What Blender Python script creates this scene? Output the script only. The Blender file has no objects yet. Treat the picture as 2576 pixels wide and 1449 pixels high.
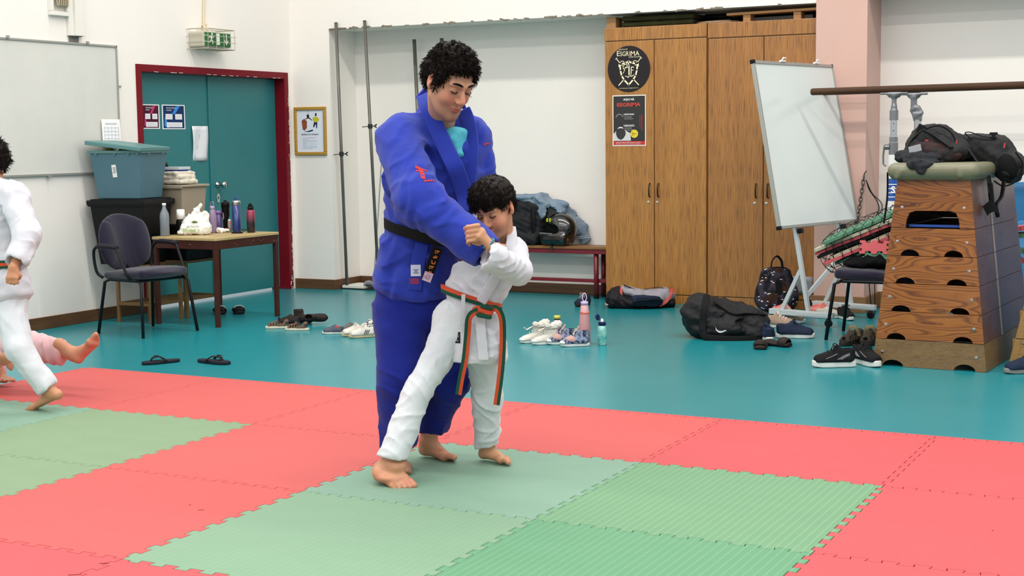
import bpy, math, random
import numpy as np
from mathutils import Vector, Matrix, Euler
random.seed(7)
PI = math.pi
scene = bpy.context.scene
# ---------------------------------------------------------------- camera
CF, CW, CH = 3638.368, 2576.0, 1449.0
CR = Vector((0.88940137, 0.4569704, -0.01196944))
CU = Vector((-0.03611471, 0.09634409, 0.99469269))
CD = Vector((-0.4556983, 0.88424876, -0.10219192))
CC = Vector((6.23551296, -6.49038276, 1.37032671))
cd = bpy.data.cameras.new('camera'); cam = bpy.data.objects.new('camera', cd)
scene.collection.objects.link(cam); scene.camera = cam
cd.sensor_width = 36.0; cd.lens = CF / CW * 36.0; cd.clip_start = 0.1; cd.clip_end = 200
cam.matrix_world = Matrix(((CR.x, CU.x, -CD.x, CC.x), (CR.y, CU.y, -CD.y, CC.y), (CR.z, CU.z, -CD.z, CC.z), (0, 0, 0, 1)))
# ---------------------------------------------------------------- world, lights, exposure
wd = bpy.data.worlds.new('world'); scene.world = wd; wd.use_nodes = True
bg = wd.node_tree.nodes['Background']; bg.inputs[0].default_value = (0.95, 0.965, 1.0, 1); bg.inputs[1].default_value = 1.0
scene.view_settings.view_transform = 'Standard'; scene.view_settings.look = 'None'
scene.view_settings.gamma = 1.0; scene.view_settings.use_curve_mapping = False
scene.view_settings.exposure = -0.02
def tube_row(name, x, y, z, lx, ly, power, col=(1, .965, .91)):
    l = bpy.data.lights.new(name, 'AREA'); l.shape = 'RECTANGLE'; l.size = lx; l.size_y = ly; l.energy = power; l.color = col
    o = bpy.data.objects.new(name, l); scene.collection.objects.link(o); o.location = (x, y, z); return o
tube_row('ceiling_tube_row', 4.0, 1.3, 6.2, 11, 0.25, 380)
tube_row('ceiling_tube_row', 4.0, -3.4, 6.2, 11, 0.25, 380)
tube_row('ceiling_tube_row', 4.0, -8.2, 6.2, 11, 0.25, 430)

# ---------------------------------------------------------------- helpers
def ray(px, py):
    return (CD + CR * ((px - CW / 2) / CF) - CU * ((py - CH / 2) / CF)).normalized()
def at_z(px, py, z=0.0):
    d = ray(px, py); return CC + d * ((z - CC.z) / d.z)
def at_y(px, py, y):
    d = ray(px, py); return CC + d * ((y - CC.y) / d.y)
def at_x(px, py, x):
    d = ray(px, py); return CC + d * ((x - CC.x) / d.x)
FH = Vector((-0.4581, 0.8889, 0.0)); RH = Vector((0.8889, 0.4581, 0.0)); UP = Vector((0, 0, 1))
def at_d(px, py, dep):          # a point a real distance dep in front of the viewpoint, along the ground
    d = ray(px, py); return CC + d * (dep / d.dot(FH))
def depth_of(p): return (Vector(p) - CC).dot(FH)

def tag(o, label=None, cat=None, group=None, kind=None):
    if label: o['label'] = label
    if cat: o['category'] = cat
    if group: o['group'] = group
    if kind: o['kind'] = kind
    return o
def thing(name, label, cat, loc=(0, 0, 0), rz=0.0, group=None):
    o = bpy.data.objects.new(name, None); scene.collection.objects.link(o)
    o.location = loc; o.rotation_euler = (0, 0, rz); o.empty_display_size = 0.1
    return tag(o, label, cat, group)
def copy_tree(o, parent=None):
    c = o.copy(); scene.collection.objects.link(c)
    if parent: c.parent = parent
    for ch in list(o.children): copy_tree(ch, c)
    return c
def hexc(h):
    h = h.lstrip('#'); out = []
    for i in (0, 2, 4):
        v = int(h[i:i + 2], 16) / 255
        out.append(v / 12.92 if v <= 0.04045 else ((v + 0.055) / 1.055) ** 2.4)
    return tuple(out) + (1.0,)
_mats = {}
def M(name, col, rough=0.55, col2=None, nscale=6, stretch=(1, 1, 1), contrast=1.0, bump=0.0, bscale=60, metal=0.0, coat=0.0, sheen=0.0,
      spec=0.5, alpha=1.0, trans=0.0, attr=None, sss=0.0, detail=4, bstretch=None, emit=None, brick=None):
    if name in _mats: return _mats[name]
    m = bpy.data.materials.new(name); m.use_nodes = True; _mats[name] = m
    nt = m.node_tree; N = nt.nodes; L = nt.links; b = N['Principled BSDF']
    b.inputs['Roughness'].default_value = rough; b.inputs['Metallic'].default_value = metal
    b.inputs['Coat Weight'].default_value = coat; b.inputs['Coat Roughness'].default_value = 0.15
    b.inputs['Sheen Weight'].default_value = sheen; b.inputs['Sheen Roughness'].default_value = 0.5
    _c = hexc(col) if isinstance(col, str) else col
    if metal < .3 and _c[0] * .3 + _c[1] * .6 + _c[2] * .1 < .05 and not coat: spec *= .35
    b.inputs['Specular IOR Level'].default_value = spec
    b.inputs['Transmission Weight'].default_value = trans; b.inputs['Alpha'].default_value = alpha
    if sss: b.inputs['Subsurface Weight'].default_value = sss; b.inputs['Subsurface Radius'].default_value = (1, .3, .15); b.inputs['Subsurface Scale'].default_value = 0.012
    c = hexc(col) if isinstance(col, str) else col
    tc = N.new('ShaderNodeTexCoord')
    m.diffuse_color = c
    if attr:
        a = N.new('ShaderNodeAttribute'); a.attribute_name = attr; src = a.outputs['Color']
    else: src = None; b.inputs['Base Color'].default_value = c
    if col2 is not None or (attr and bump):
        mp = N.new('ShaderNodeMapping'); mp.inputs['Scale'].default_value = stretch; L.new(tc.outputs['Object'], mp.inputs['Vector'])
    if col2 is not None:
        n = N.new('ShaderNodeTexNoise'); n.inputs['Scale'].default_value = nscale; n.inputs['Detail'].default_value = detail; n.inputs['Roughness'].default_value = 0.6
        L.new(mp.outputs[0], n.inputs['Vector'])
        r = N.new('ShaderNodeValToRGB'); h = 0.28 / contrast
        r.color_ramp.elements[0].position = max(0, 0.5 - h); r.color_ramp.elements[1].position = min(1, 0.5 + h)
        r.color_ramp.elements[0].color = c; r.color_ramp.elements[1].color = hexc(col2) if isinstance(col2, str) else col2
        L.new(n.outputs['Fac'], r.inputs['Fac']); src = r.outputs['Color']
    if src is not None: L.new(src, b.inputs['Base Color'])
    if bump:
        n2 = N.new('ShaderNodeTexNoise'); n2.inputs['Scale'].default_value = bscale; n2.inputs['Detail'].default_value = 5
        if bstretch:
            mp2 = N.new('ShaderNodeMapping'); mp2.inputs['Scale'].default_value = bstretch; L.new(tc.outputs['Object'], mp2.inputs['Vector']); L.new(mp2.outputs[0], n2.inputs['Vector'])
        else: L.new(tc.outputs['Object'], n2.inputs['Vector'])
        bp = N.new('ShaderNodeBump'); bp.inputs['Strength'].default_value = bump; bp.inputs['Distance'].default_value = 0.01
        L.new(n2.outputs['Fac'], bp.inputs['Height']); L.new(bp.outputs[0], b.inputs['Normal'])
    if emit: b.inputs['Emission Color'].default_value = c; b.inputs['Emission Strength'].default_value = emit
    return m

def rot_to(d, up=Vector((0, 0, 1))):
    """3x3 matrix whose Z column is d"""
    z = Vector(d).normalized(); up = Vector(up)
    if abs(z.dot(up)) > 0.98: up = Vector((0, 1, 0))
    x = up.cross(z).normalized(); y = z.cross(x)
    return Matrix((x, y, z)).transposed()
def RZ(a): return Matrix.Rotation(a, 3, 'Z')
def RX(a): return Matrix.Rotation(a, 3, 'X')
def RY(a): return Matrix.Rotation(a, 3, 'Y')
def link_mesh(name, verts, faces, mat, parent=None, world=True, smooth=False, bevel=0.0, col=None):
    me = bpy.data.meshes.new(name)
    if parent is not None and world:
        off = Vector((0, 0, 0)); p = parent
        while p is not None: off += Vector(p.location); p = p.parent
        if isinstance(verts, np.ndarray): verts = verts - np.array(off)
        else: verts = [Vector(v) - off for v in verts]
    if isinstance(verts, np.ndarray): verts = verts.tolist()
    if isinstance(faces, np.ndarray): faces = faces.tolist()
    me.from_pydata([tuple(v) for v in verts], [], faces); me.validate(); me.update()
    if smooth:
        me.polygons.foreach_set('use_smooth', [True] * len(me.polygons))
    if col is not None:
        a = me.color_attributes.new('Col', 'FLOAT_COLOR', 'POINT'); a.data.foreach_set('color', np.asarray(col, dtype=np.float32).ravel())
    o = bpy.data.objects.new(name, me); scene.collection.objects.link(o)
    mats = mat if isinstance(mat, (list, tuple)) else [mat]
    for m in mats: me.materials.append(m)
    if parent is not None: o.parent = parent
    if bevel:
        bv = o.modifiers.new('bevel', 'BEVEL'); bv.width = bevel; bv.segments = 2; bv.limit_method = 'ANGLE'; bv.angle_limit = 0.6
        if not smooth: me.polygons.foreach_set('use_smooth', [False] * len(me.polygons))
    return o
class MB:
    def __init__(s): s.v = []; s.f = []
    def add(s, vs, fs):
        n = len(s.v); s.v += [Vector(v) for v in vs]; s.f += [tuple(i + n for i in f) for f in fs]; return s
    def box(s, c, size, rot=None, taper=None):
        hx, hy, hz = size[0] / 2, size[1] / 2, size[2] / 2; vs = []
        for z in (-1, 1):
            k = (1, 1) if (taper is None or z < 0) else taper
            for x, y in ((-1, -1), (1, -1), (1, 1), (-1, 1)):
                v = Vector((x * hx * k[0], y * hy * k[1], z * hz))
                if rot is not None: v = rot @ v
                vs.append(v + Vector(c))
        return s.add(vs, [(3, 2, 1, 0), (4, 5, 6, 7), (0, 1, 5, 4), (1, 2, 6, 5), (2, 3, 7, 6), (3, 0, 4, 7)])
    def span(s, a, b):
        a = Vector(a); b = Vector(b); return s.box((a + b) / 2, [abs(b[i] - a[i]) for i in range(3)])
    def bar(s, a, b, w, h, up=(0, 0, 1)):
        a = Vector(a); b = Vector(b); return s.box((a + b) / 2, (w, h, (b - a).length), rot_to(b - a, Vector(up)))
    def tube(s, path, r, seg=10, closed=False, caps=True, flat=None, upv=None):
        path = [Vector(p) for p in path]; n = len(path)
        rs = r if isinstance(r, (list, tuple)) else [r] * n
        prev = None; vs = []
        for i, p in enumerate(path):
            if closed: d = path[(i + 1) % n] - path[i - 1]
            else: d = path[min(i + 1, n - 1)] - path[max(i - 1, 0)]
            if d.length < 1e-9: d = Vector((0, 0, 1))
            d.normalize()
            if prev is None:
                m = rot_to(d, upv if upv is not None else Vector((0, 0, 1))); x = m.col[0].copy()
            else:
                x = prev - d * prev.dot(d)
                x = x.normalized() if x.length > 1e-6 else rot_to(d).col[0].copy()
            prev = x.copy(); y = d.cross(x)
            fx, fy = (1, 1) if flat is None else flat
            for k in range(seg):
                a = 2 * PI * k / seg; vs.append(p + x * math.cos(a) * rs[i] * fx + y * math.sin(a) * rs[i] * fy)
        fs = []
        for i in range(n if closed else n - 1):
            j = (i + 1) % n
            for k in range(seg):
                k2 = (k + 1) % seg; fs.append((i * seg + k, i * seg + k2, j * seg + k2, j * seg + k))
        if caps and not closed:
            fs.append(tuple(range(seg))[::-1]); fs.append(tuple((n - 1) * seg + k for k in range(seg)))
        return s.add(vs, fs)
    def lathe(s, prof, c, seg=24, axis=None, caps=True):
        m = rot_to(axis) if axis is not None else Matrix.Identity(3); vs = []; fs = []; c = Vector(c)
        for r, z in prof:
            for k in range(seg):
                a = 2 * PI * k / seg; vs.append(c + m @ Vector((r * math.cos(a), r * math.sin(a), z)))
        for i in range(len(prof) - 1):
            for k in range(seg):
                k2 = (k + 1) % seg; fs.append((i * seg + k, i * seg + k2, (i + 1) * seg + k2, (i + 1) * seg + k))
        if caps:
            fs.append(tuple(range(seg))[::-1]); fs.append(tuple((len(prof) - 1) * seg + k for k in range(seg)))
        return s.add(vs, fs)
    def prism(s, poly, o, ux, uy, depth):
        """poly (2d) laid in plane o,ux,uy, thick along ux x uy"""
        o = Vector(o); ux = Vector(ux); uy = Vector(uy); n = ux.cross(uy).normalized() * depth; k = len(poly)
        vs = [o + ux * a + uy * b for a, b in poly] + [o + ux * a + uy * b + n for a, b in poly]
        fs = [tuple(range(k))[::-1], tuple(range(k, 2 * k))] + [(i, (i + 1) % k, (i + 1) % k + k, i + k) for i in range(k)]
        return s.add(vs, fs)
    def grid(s, pts):
        """pts[i][j] sheet"""
        a = len(pts); b = len(pts[0]); vs = [p for r in pts for p in r]
        return s.add(vs, [(i * b + j, i * b + j + 1, (i + 1) * b + j + 1, (i + 1) * b + j) for i in range(a - 1) for j in range(b - 1)])
    def build(s, name, mat, parent=None, world=True, smooth=False, bevel=0.0):
        o = link_mesh(name, s.v, s.f, mat, parent, world, smooth, bevel)
        if smooth == 'auto':
            pass
        return o
def solid(o, t, offset=0.0):
    m = o.modifiers.new('thick', 'SOLIDIFY'); m.thickness = t; m.offset = offset; return o
def curve_pts(ctrl, n=8):
    """catmull-rom through control points"""
    c = [Vector(p) for p in ctrl]; c = [c[0] * 2 - c[1]] + c + [c[-1] * 2 - c[-2]]; out = []
    for i in range(1, len(c) - 2):
        for k in range(n):
            t = k / n; p0, p1, p2, p3 = c[i - 1], c[i], c[i + 1], c[i + 2]
            out.append(0.5 * ((2 * p1) + (p2 - p0) * t + (2 * p0 - 5 * p1 + 4 * p2 - p3) * t * t + (3 * p1 - p0 - 3 * p2 + p3) * t ** 3))
    out.append(c[-2]); return out
def text_part(s, name, body, o, ux, uy, height, mat, parent, width=None, depth=0.0008, world=True, shear=0.0, bold=0.0):
    """lettering standing on a surface: o = lower left corner, ux/uy unit directions"""
    cu = bpy.data.curves.new(name, 'FONT'); cu.body = body; cu.size = 1.0; cu.extrude = 0.0; cu.shear = shear; cu.offset = bold; cu.resolution_u = 3
    ob = bpy.data.objects.new(name, cu); scene.collection.objects.link(ob)
    dg = bpy.context.evaluated_depsgraph_get(); me = ob.evaluated_get(dg).to_mesh()
    vs = [v.co.copy() for v in me.vertices]; fs = [tuple(p.vertices) for p in me.polygons]
    ob.evaluated_get(dg).to_mesh_clear(); bpy.data.objects.remove(ob)
    if not vs: return None
    x0 = min(v.x for v in vs); x1 = max(v.x for v in vs); y0 = min(v.y for v in vs); y1 = max(v.y for v in vs)
    sy = height / max(1e-6, (y1 - y0)); sx = sy if width is None else width / (x1 - x0)
    o = Vector(o); ux = Vector(ux).normalized(); uy = Vector(uy).normalized(); n = ux.cross(uy) * depth
    vs = [o + ux * ((v.x - x0) * sx) + uy * ((v.y - y0) * sy) + n for v in vs]
    return link_mesh(name, vs, fs, mat, parent, world)

# ---------------------------------------------------------------- implicit-surface modelling (smooth unions -> one closed mesh)
F4 = np.float32
def _seg(P, a, b):
    a = np.array(a, F4); b = np.array(b, F4); ab = b - a; L = float(ab @ ab) + 1e-12
    t = np.clip(((P - a) @ ab) / L, 0, 1); return t, a + t[..., None] * ab
def c_(a, b, ra, rb=None, **k):
    """round cone"""
    rb = ra if rb is None else rb; a = Vector(a); b = Vector(b)
    def f(P):
        t, q = _seg(P, a, b); return np.linalg.norm(P - q, axis=-1) - (ra + (rb - ra) * t)
    r = max(ra, rb); lo = [min(a[i], b[i]) - r for i in range(3)]; hi = [max(a[i], b[i]) + r for i in range(3)]
    return dict(f=f, lo=lo, hi=hi, **k)
def ec_(a, b, sa, sb, wdir, **k):
    """cone with elliptic section: sa,sb = (half width along wdir, half depth)"""
    a = Vector(a); b = Vector(b); ax = (b - a).normalized(); w = Vector(wdir); w = (w - ax * w.dot(ax)).normalized(); n = ax.cross(w)
    A = np.array(ax, F4); Wv = np.array(w, F4); Nv = np.array(n, F4)
    def f(P):
        t, q = _seg(P, a, b); d = P - q; hw = sa[0] + (sb[0] - sa[0]) * t; hd = sa[1] + (sb[1] - sa[1]) * t; m = np.minimum(hw, hd)
        rr = np.sqrt(((d @ Wv) / hw) ** 2 + ((d @ Nv) / hd) ** 2 + ((d @ A) / (0.6 * m)) ** 2); return (rr - 1) * m
    r = max(sa[0], sb[0], sa[1], sb[1]); lo = [min(a[i], b[i]) - r for i in range(3)]; hi = [max(a[i], b[i]) + r for i in range(3)]
    return dict(f=f, lo=lo, hi=hi, **k)
def e_(c, r, rot=None, **k):
    c = Vector(c); R = np.array(rot if rot is not None else Matrix.Identity(3), F4); rr = np.array(r, F4); cc = np.array(c, F4); m = float(min(r))
    def f(P):
        q = (P - cc) @ R; k0 = np.linalg.norm(q / rr, axis=-1); k1 = np.linalg.norm(q / (rr * rr), axis=-1) + 1e-9
        return k0 * (k0 - 1) / k1
    x = max(r); return dict(f=f, lo=[c[i] - x for i in range(3)], hi=[c[i] + x for i in range(3)], **k)
def b_(c, half, rot=None, rd=0.01, **k):
    c = Vector(c); R = np.array(rot if rot is not None else Matrix.Identity(3), F4); h = np.array(half, F4) - rd; cc = np.array(c, F4)
    def f(P):
        q = np.abs((P - cc) @ R) - h
        return np.linalg.norm(np.maximum(q, 0), axis=-1) + np.minimum(q.max(axis=-1), 0) - rd
    x = float(np.linalg.norm(np.array(half))); return dict(f=f, lo=[c[i] - x for i in range(3)], hi=[c[i] + x for i in range(3)], **k)
def noise3(P, s, seed=0):
    """cheap smooth noise, about -1..1"""
    rs = np.random.RandomState(seed); out = np.zeros(P.shape[:-1], F4); Q = P * s
    for i in range(5):
        k = rs.normal(size=3); k = k / np.linalg.norm(k) * (0.8 + 1.4 * rs.rand()); k2 = rs.normal(size=3) * 1.1; ph = rs.rand(2) * 6.28
        out += np.sin(Q @ k.astype(F4) * 3.1 + ph[0] + 1.3 * np.sin(Q @ k2.astype(F4) * 1.7 + ph[1]))
    return out / 3.2
def sdf_mesh(prims, res, k=0.02, disp=None):
    pad = 3 * res + (0.0 if disp is None else 0.015)
    pos = [p for p in prims if not p.get('sub')]
    lo = np.min([p['lo'] for p in pos], axis=0) - pad; hi = np.max([p['hi'] for p in pos], axis=0) + pad
    n = np.maximum(4, np.ceil((hi - lo) / res).astype(int) + 1)
    D = np.full(n, 0.2, F4); ax = [(lo[i] + res * np.arange(n[i])).astype(F4) for i in range(3)]
    for p in prims:
        kk = p.get('k', k); mg = max(kk, 2 * res) + 2 * res
        i0 = [max(0, int((p['lo'][i] - mg - lo[i]) / res)) for i in range(3)]; i1 = [min(n[i], int((p['hi'][i] + mg - lo[i]) / res) + 2) for i in range(3)]
        if any(i1[i] <= i0[i] for i in range(3)): continue
        sl = tuple(slice(i0[i], i1[i]) for i in range(3))
        G = np.stack(np.meshgrid(*[ax[i][sl[i]] for i in range(3)], indexing='ij'), -1)
        d = p['f'](G).astype(F4); cur = D[sl]
        if p.get('sub'):
            d = -d
            if kk > 0: h = np.maximum(kk - np.abs(cur - d), 0) / kk; D[sl] = np.maximum(cur, d) + h * h * kk * 0.25
            else: D[sl] = np.maximum(cur, d)
        elif p.get('inter'):
            D[sl] = np.maximum(cur, d)
        else:
            if kk > 0: h = np.maximum(kk - np.abs(cur - d), 0) / kk; D[sl] = np.minimum(cur, d) - h * h * kk * 0.25
            else: D[sl] = np.minimum(cur, d)
    if disp is not None:
        m = np.abs(D) < 0.04; idx = np.argwhere(m); P = (lo + idx * res).astype(F4); D[m] += disp(P).astype(F4)
    # surface nets
    S = D < 0; c = np.zeros(np.array(n) - 1, np.int8)
    for dx in (0, 1):
        for dy in (0, 1):
            for dz in (0, 1): c += S[dx:n[0] - 1 + dx, dy:n[1] - 1 + dy, dz:n[2] - 1 + dz]
    cells = np.argwhere((c > 0) & (c < 8)); idm = np.full(c.shape, -1, np.int32); idm[tuple(cells.T)] = np.arange(len(cells))
    acc = np.zeros((len(cells), 3)); cnt = np.zeros(len(cells)); cor = [(x, y, z) for x in (0, 1) for y in (0, 1) for z in (0, 1)]
    for a in cor:
        for b in range(3):
            if a[b] == 0:
                e = list(a); e[b] = 1
                ia = cells + a; ib = cells + e; da = D[tuple(ia.T)]; db = D[tuple(ib.T)]; cr = (da < 0) != (db < 0)
                t = np.where(cr, da / np.where(cr, da - db, 1), 0); pt = ia.astype(float); pt[:, b] += t; acc[cr] += pt[cr]; cnt[cr] += 1
    V = lo + acc / np.maximum(cnt, 1)[:, None] * res
    faces = []
    for b in range(3):
        s0 = [slice(0, n[i]) for i in range(3)]; s1 = list(s0); s0[b] = slice(0, n[b] - 1); s1[b] = slice(1, n[b])
        A = S[tuple(s0)]; B = S[tuple(s1)]; E = np.argwhere(A != B)
        u, v = (b + 1) % 3, (b + 2) % 3
        ok = (E[:, u] > 0) & (E[:, v] > 0) & (E[:, u] < n[u] - 1) & (E[:, v] < n[v] - 1); E = E[ok]
        if not len(E): continue
        q = []
        for du, dv in ((0, 0), (-1, 0), (-1, -1), (0, -1)):
            e = E.copy(); e[:, u] += du; e[:, v] += dv; q.append(idm[tuple(e.T)])
        q = np.stack(q, 1); fl = A[tuple(E.T)]; q[~fl] = q[~fl][:, ::-1]; faces.append(q)
    Fc = np.concatenate(faces); return V, Fc[(Fc >= 0).all(1)]
def sdf(name, prims, mat, parent=None, res=0.006, k=0.02, disp=None, world=True, colfn=None, relax=1):
    V, Fc = sdf_mesh(prims, res, k, disp)
    for _ in range(relax):                      # light smoothing
        a = np.zeros_like(V); n = np.zeros(len(V))
        for i in range(4):
            j = (i + 1) % 4; np.add.at(a, Fc[:, i], V[Fc[:, j]]); np.add.at(n, Fc[:, i], 1); np.add.at(a, Fc[:, j], V[Fc[:, i]]); np.add.at(n, Fc[:, j], 1)
        V = V * 0.5 + (a / np.maximum(n, 1)[:, None]) * 0.5
    col = colfn(V) if colfn else None
    return link_mesh(name, V, Fc, mat, parent, world, smooth=True, col=col)
# ================================================================ SETTING
mWall = M('wall_paint', '#f3ece3', rough=.6, col2='#e9e4dc', nscale=1.3, contrast=.6, bump=.08, bscale=90)
mWallLow = M('wall_paint_recess', '#f2ebe2', rough=.6, col2='#e7e3dc', nscale=1.1, contrast=.6, bump=.08, bscale=90)
mPink = M('pink_paint', '#cfaa9d', rough=.6, col2='#c9a294', nscale=3, contrast=.5, bump=.1, bscale=80)
mSkirt = M('skirting_wood', '#6a4628', rough=.5, col2='#48301c', nscale=4, stretch=(1, 1, 12), contrast=.9)
mRedPaint = M('dark_red_gloss_paint', '#6d0f1c', rough=.35, col2='#760f1e', nscale=3)
mTealDoor = M('teal_door_paint', '#25777a', rough=.4, col2='#217073', nscale=2.5, contrast=.7)
mChrome = M('chrome', '#c9c9c9', rough=.18, metal=1)
mSteel = M('steel', '#8f8d86', rough=.32, metal=1, col2='#77746c', nscale=9, stretch=(1, 1, .3))
mBlackP = M('black_plastic', '#101012', rough=.4)
mWhiteP = M('white_plastic', '#eceae4', rough=.45)
mPaper = M('paper', '#f2f2f2', rough=.7)
mInk = M('dark_ink', '#2a2a2e', rough=.7)

def structure(o): o['kind'] = 'structure'; return o
floor_m = M('teal_sports_floor', '#177980', rough=.27, col2='#1d8087', nscale=2.2, contrast=.7, bump=.05, bscale=7, spec=.3, bstretch=(1, 1, 1))
m = MB(); m.span((-2.2, -12, -.1), (12, 5.5, 0)); structure(m.build('floor', floor_m))
m = MB(); m.span((-2.0, -12, 0), (-1.8, 2.56, 4.6)); m.span((-2.0, 2.56, 2.005), (-1.8, 4.66, 4.6)); m.span((-2.0, 4.6, 0), (-1.8, 4.66, 2.005))
structure(m.build('wall_left', mWall))
m = MB(); m.span((-2.0, 4.66, 0), (-1.362, 5.25, 4.6)); m.span((-1.362, 4.66, 2.39), (3.165, 5.25, 4.6)); m.span((3.575, 4.66, 2.425), (12, 5.25, 4.6))
structure(m.build('wall_back', mWall))
m = MB(); m.span((-1.362, 5.09, 0), (12, 5.25, 2.44)); structure(m.build('wall_recess', mWallLow))
m = MB(); m.span((3.165, 4.64, 0), (3.56, 5.1, 4.6)); structure(m.build('pillar_back', mPink))
# broken plaster along the edge of the beam
m = MB(); rs = random.Random(3)
for i in range(70):
    x = -1.33 + 4.4 * (rs.random() ** 1.7); m.box((x, 4.655 + rs.random() * .008, 2.388 + rs.random() * .006), (.02 + rs.random() * .05, .012, .006 + rs.random() * .01), RY(rs.uniform(-.3, .3)))
structure(m.build('trim_1', M('broken_plaster', '#7d7466', rough=.9), None))
H = .092
m = MB(); m.span((-1.8, -12, 0), (-1.782, 2.555, H)); structure(m.build('baseboard_left', mSkirt, bevel=.003))
m = MB(); m.span((-1.8, 4.642, 0), (-1.344, 4.66, H)); m.span((-1.362, 4.66, 0), (-1.344, 5.072, H)); m.span((-1.362, 5.072, 0), (1.36, 5.09, H))
structure(m.build('baseboard_back', mSkirt, bevel=.003))
m = MB(); m.span((3.15, 4.622, 0), (3.578, 4.64, .125)); m.span((3.56, 4.64, 0), (3.578, 5.09, .125)); m.span((3.578, 5.072, 0), (12, 5.09, .125))
structure(m.build('baseboard_right', M('pale_skirting_wood', '#8f6a42', rough=.5, col2='#7c5936', nscale=4, stretch=(1, 1, 10)), bevel=.003))
# the lit hallway floor behind the doors
m = MB(); m.span((-5, 1.5, -.1), (-2.2, 5.5, 0)); structure(m.build('floor_hallway', M('hallway_tiles', '#ece6d8', rough=.4)))
m = MB(); m.span((-5, 1.4, 0), (-4.9, 5.5, 4.6)); structure(m.build('wall_hallway', mWall))

# double door in the left wall
door = thing('door_1', None, None, (-1.8, 3.58, 0)); structure(door)
m = MB(); m.span((-2.0, 2.555, 0), (-1.788, 2.615, 2.01)); m.span((-2.0, 4.543, 0), (-1.788, 4.603, 2.01)); m.span((-2.0, 2.615, 1.95), (-1.788, 4.543, 2.01))
m.build('door_frame', mRedPaint, door, bevel=.004)
rs = random.Random(5); m = MB()
for i in range(44):
    z = rs.random() ** 1.2 * 1.9; m.box((-1.787, 4.598 - abs(rs.gauss(0, .006)), z), (.003, .002 + rs.random() * .003, .006 + rs.random() * .03))
for i in range(14): m.box((-1.787, rs.uniform(2.7, 4.5), 1.952 + rs.random() * .004), (.003, .02 + rs.random() * .04, .004))
for i in range(8): m.box((-1.787, rs.uniform(4.56, 4.6), rs.uniform(.0, .12)), (.003, .012, .02), RX(rs.uniform(-1, 1)))
m.build('chipped_paint', M('bare_primer', '#d8cfc2', rough=.8), door)
m = MB(); m.span((-1.94, 2.617, .022), (-1.9, 3.572, 1.948)); lf = m.build('door_leaf', mTealDoor, door, bevel=.003)
m = MB(); m.span((-1.94, 3.578, .022), (-1.9, 4.541, 1.948)); m.span((-1.9, 3.562, .022), (-1.888, 3.6, 1.948)); rf = m.build('door_leaf', mTealDoor, door, bevel=.003)
ky, kz = 3.665, 1.005
m = MB(); m.lathe([(.03, 0), (.03, .008), (.012, .014), (.012, .05), (.028, .058), (.033, .075), (.026, .092), (0.001, .095)], (-1.9, ky, kz), 20, (1, 0, 0)); m.build('door_knob', mChrome, rf, smooth=True)
m = MB(); m.lathe([(.022, 0), (.022, .006), (.001, .007)], (-1.9, ky, kz - .115), 16, (1, 0, 0)); m.span((-1.9, ky - .016, kz - .155), (-1.894, ky + .016, kz - .08)); m.build('lock_plate', mChrome, rf)
m = MB(); m.box((-1.892, ky, kz - .115), (.004, .006, .018)); m.build('keyhole', mBlackP, rf)

# ================================================================ PUZZLE MATS
def tooth(a, b, sgn):
    a = Vector((a[0], a[1])); b = Vector((b[0], b[1])); d = (b - a); L = d.length; d.normalize(); n = Vector((-d.y, d.x)) * sgn
    out = [a.copy(), a + d * .036]; A = .013; N = int(round(L / .1))
    for k in range(N):
        s = k * .1
        if k: out.append(a + d * (s + .027) - n * A)
        else: out.append(a + d * .036)
        if k == 0: out.pop(); out.append(a + d * .036 + n * 0)
        out += [a + d * (s + .022 if k else .037) + n * A, a + d * (s + .078 if k < N - 1 else L - .037) + n * A]
        if k < N - 1: out.append(a + d * (s + .073) - n * A)
    out += [a + d * (L - .036), b.copy()]
    return out
def tile_mat(name, c1, c2, stripes=0.0):
    m = M(name, c1, rough=.62, col2=c2, nscale=3.5, stretch=(1, 2.2, 1), contrast=.75, spec=.35)
    nt = m.node_tree; N = nt.nodes; L = nt.links
    tc = [n for n in N if n.type == 'TEX_COORD'][0]; b = N['Principled BSDF']
    w = N.new('ShaderNodeTexWave'); w.bands_direction = 'X'; w.inputs['Scale'].default_value = 10.5; w.inputs['Distortion'].default_value = .4
    L.new(tc.outputs['Object'], w.inputs['Vector'])
    nz = N.new('ShaderNodeTexNoise'); nz.inputs['Scale'].default_value = 220; L.new(tc.outputs['Object'], nz.inputs['Vector'])
    ad = N.new('ShaderNodeMath'); ad.operation = 'MULTIPLY_ADD'; ad.inputs[1].default_value = .15 + stripes * .12; L.new(w.outputs['Fac'], ad.inputs[0]); L.new(nz.outputs['Fac'], ad.inputs[2])
    bp = N.new('ShaderNodeBump'); bp.inputs['Strength'].default_value = .16; bp.inputs['Distance'].default_value = .004; L.new(ad.outputs[0], bp.inputs['Height']); L.new(bp.outputs[0], b.inputs['Normal'])
    if stripes:
        src = b.inputs['Base Color'].links[0].from_socket; mx = N.new('ShaderNodeMixRGB'); mx.blend_type = 'MIX'; mx.inputs[2].default_value = (.72, .9, .68, 1)
        mr = N.new('ShaderNodeMapRange'); mr.inputs[1].default_value = .82; mr.inputs[2].default_value = 1; mr.inputs[3].default_value = 0; mr.inputs[4].default_value = stripes * .05
        L.new(w.outputs['Fac'], mr.inputs[0]); L.new(mr.outputs[0], mx.inputs[0]); L.new(src, mx.inputs[1]); L.new(mx.outputs[0], b.inputs['Base Color'])
    return m
tmR = [tile_mat('mat_foam_red_a', '#be5350', '#b84e4b'), tile_mat('mat_foam_red_b', '#bc4c4f', '#b7474b'), tile_mat('mat_foam_red_c', '#ba4d4c', '#bd524f')]
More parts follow.
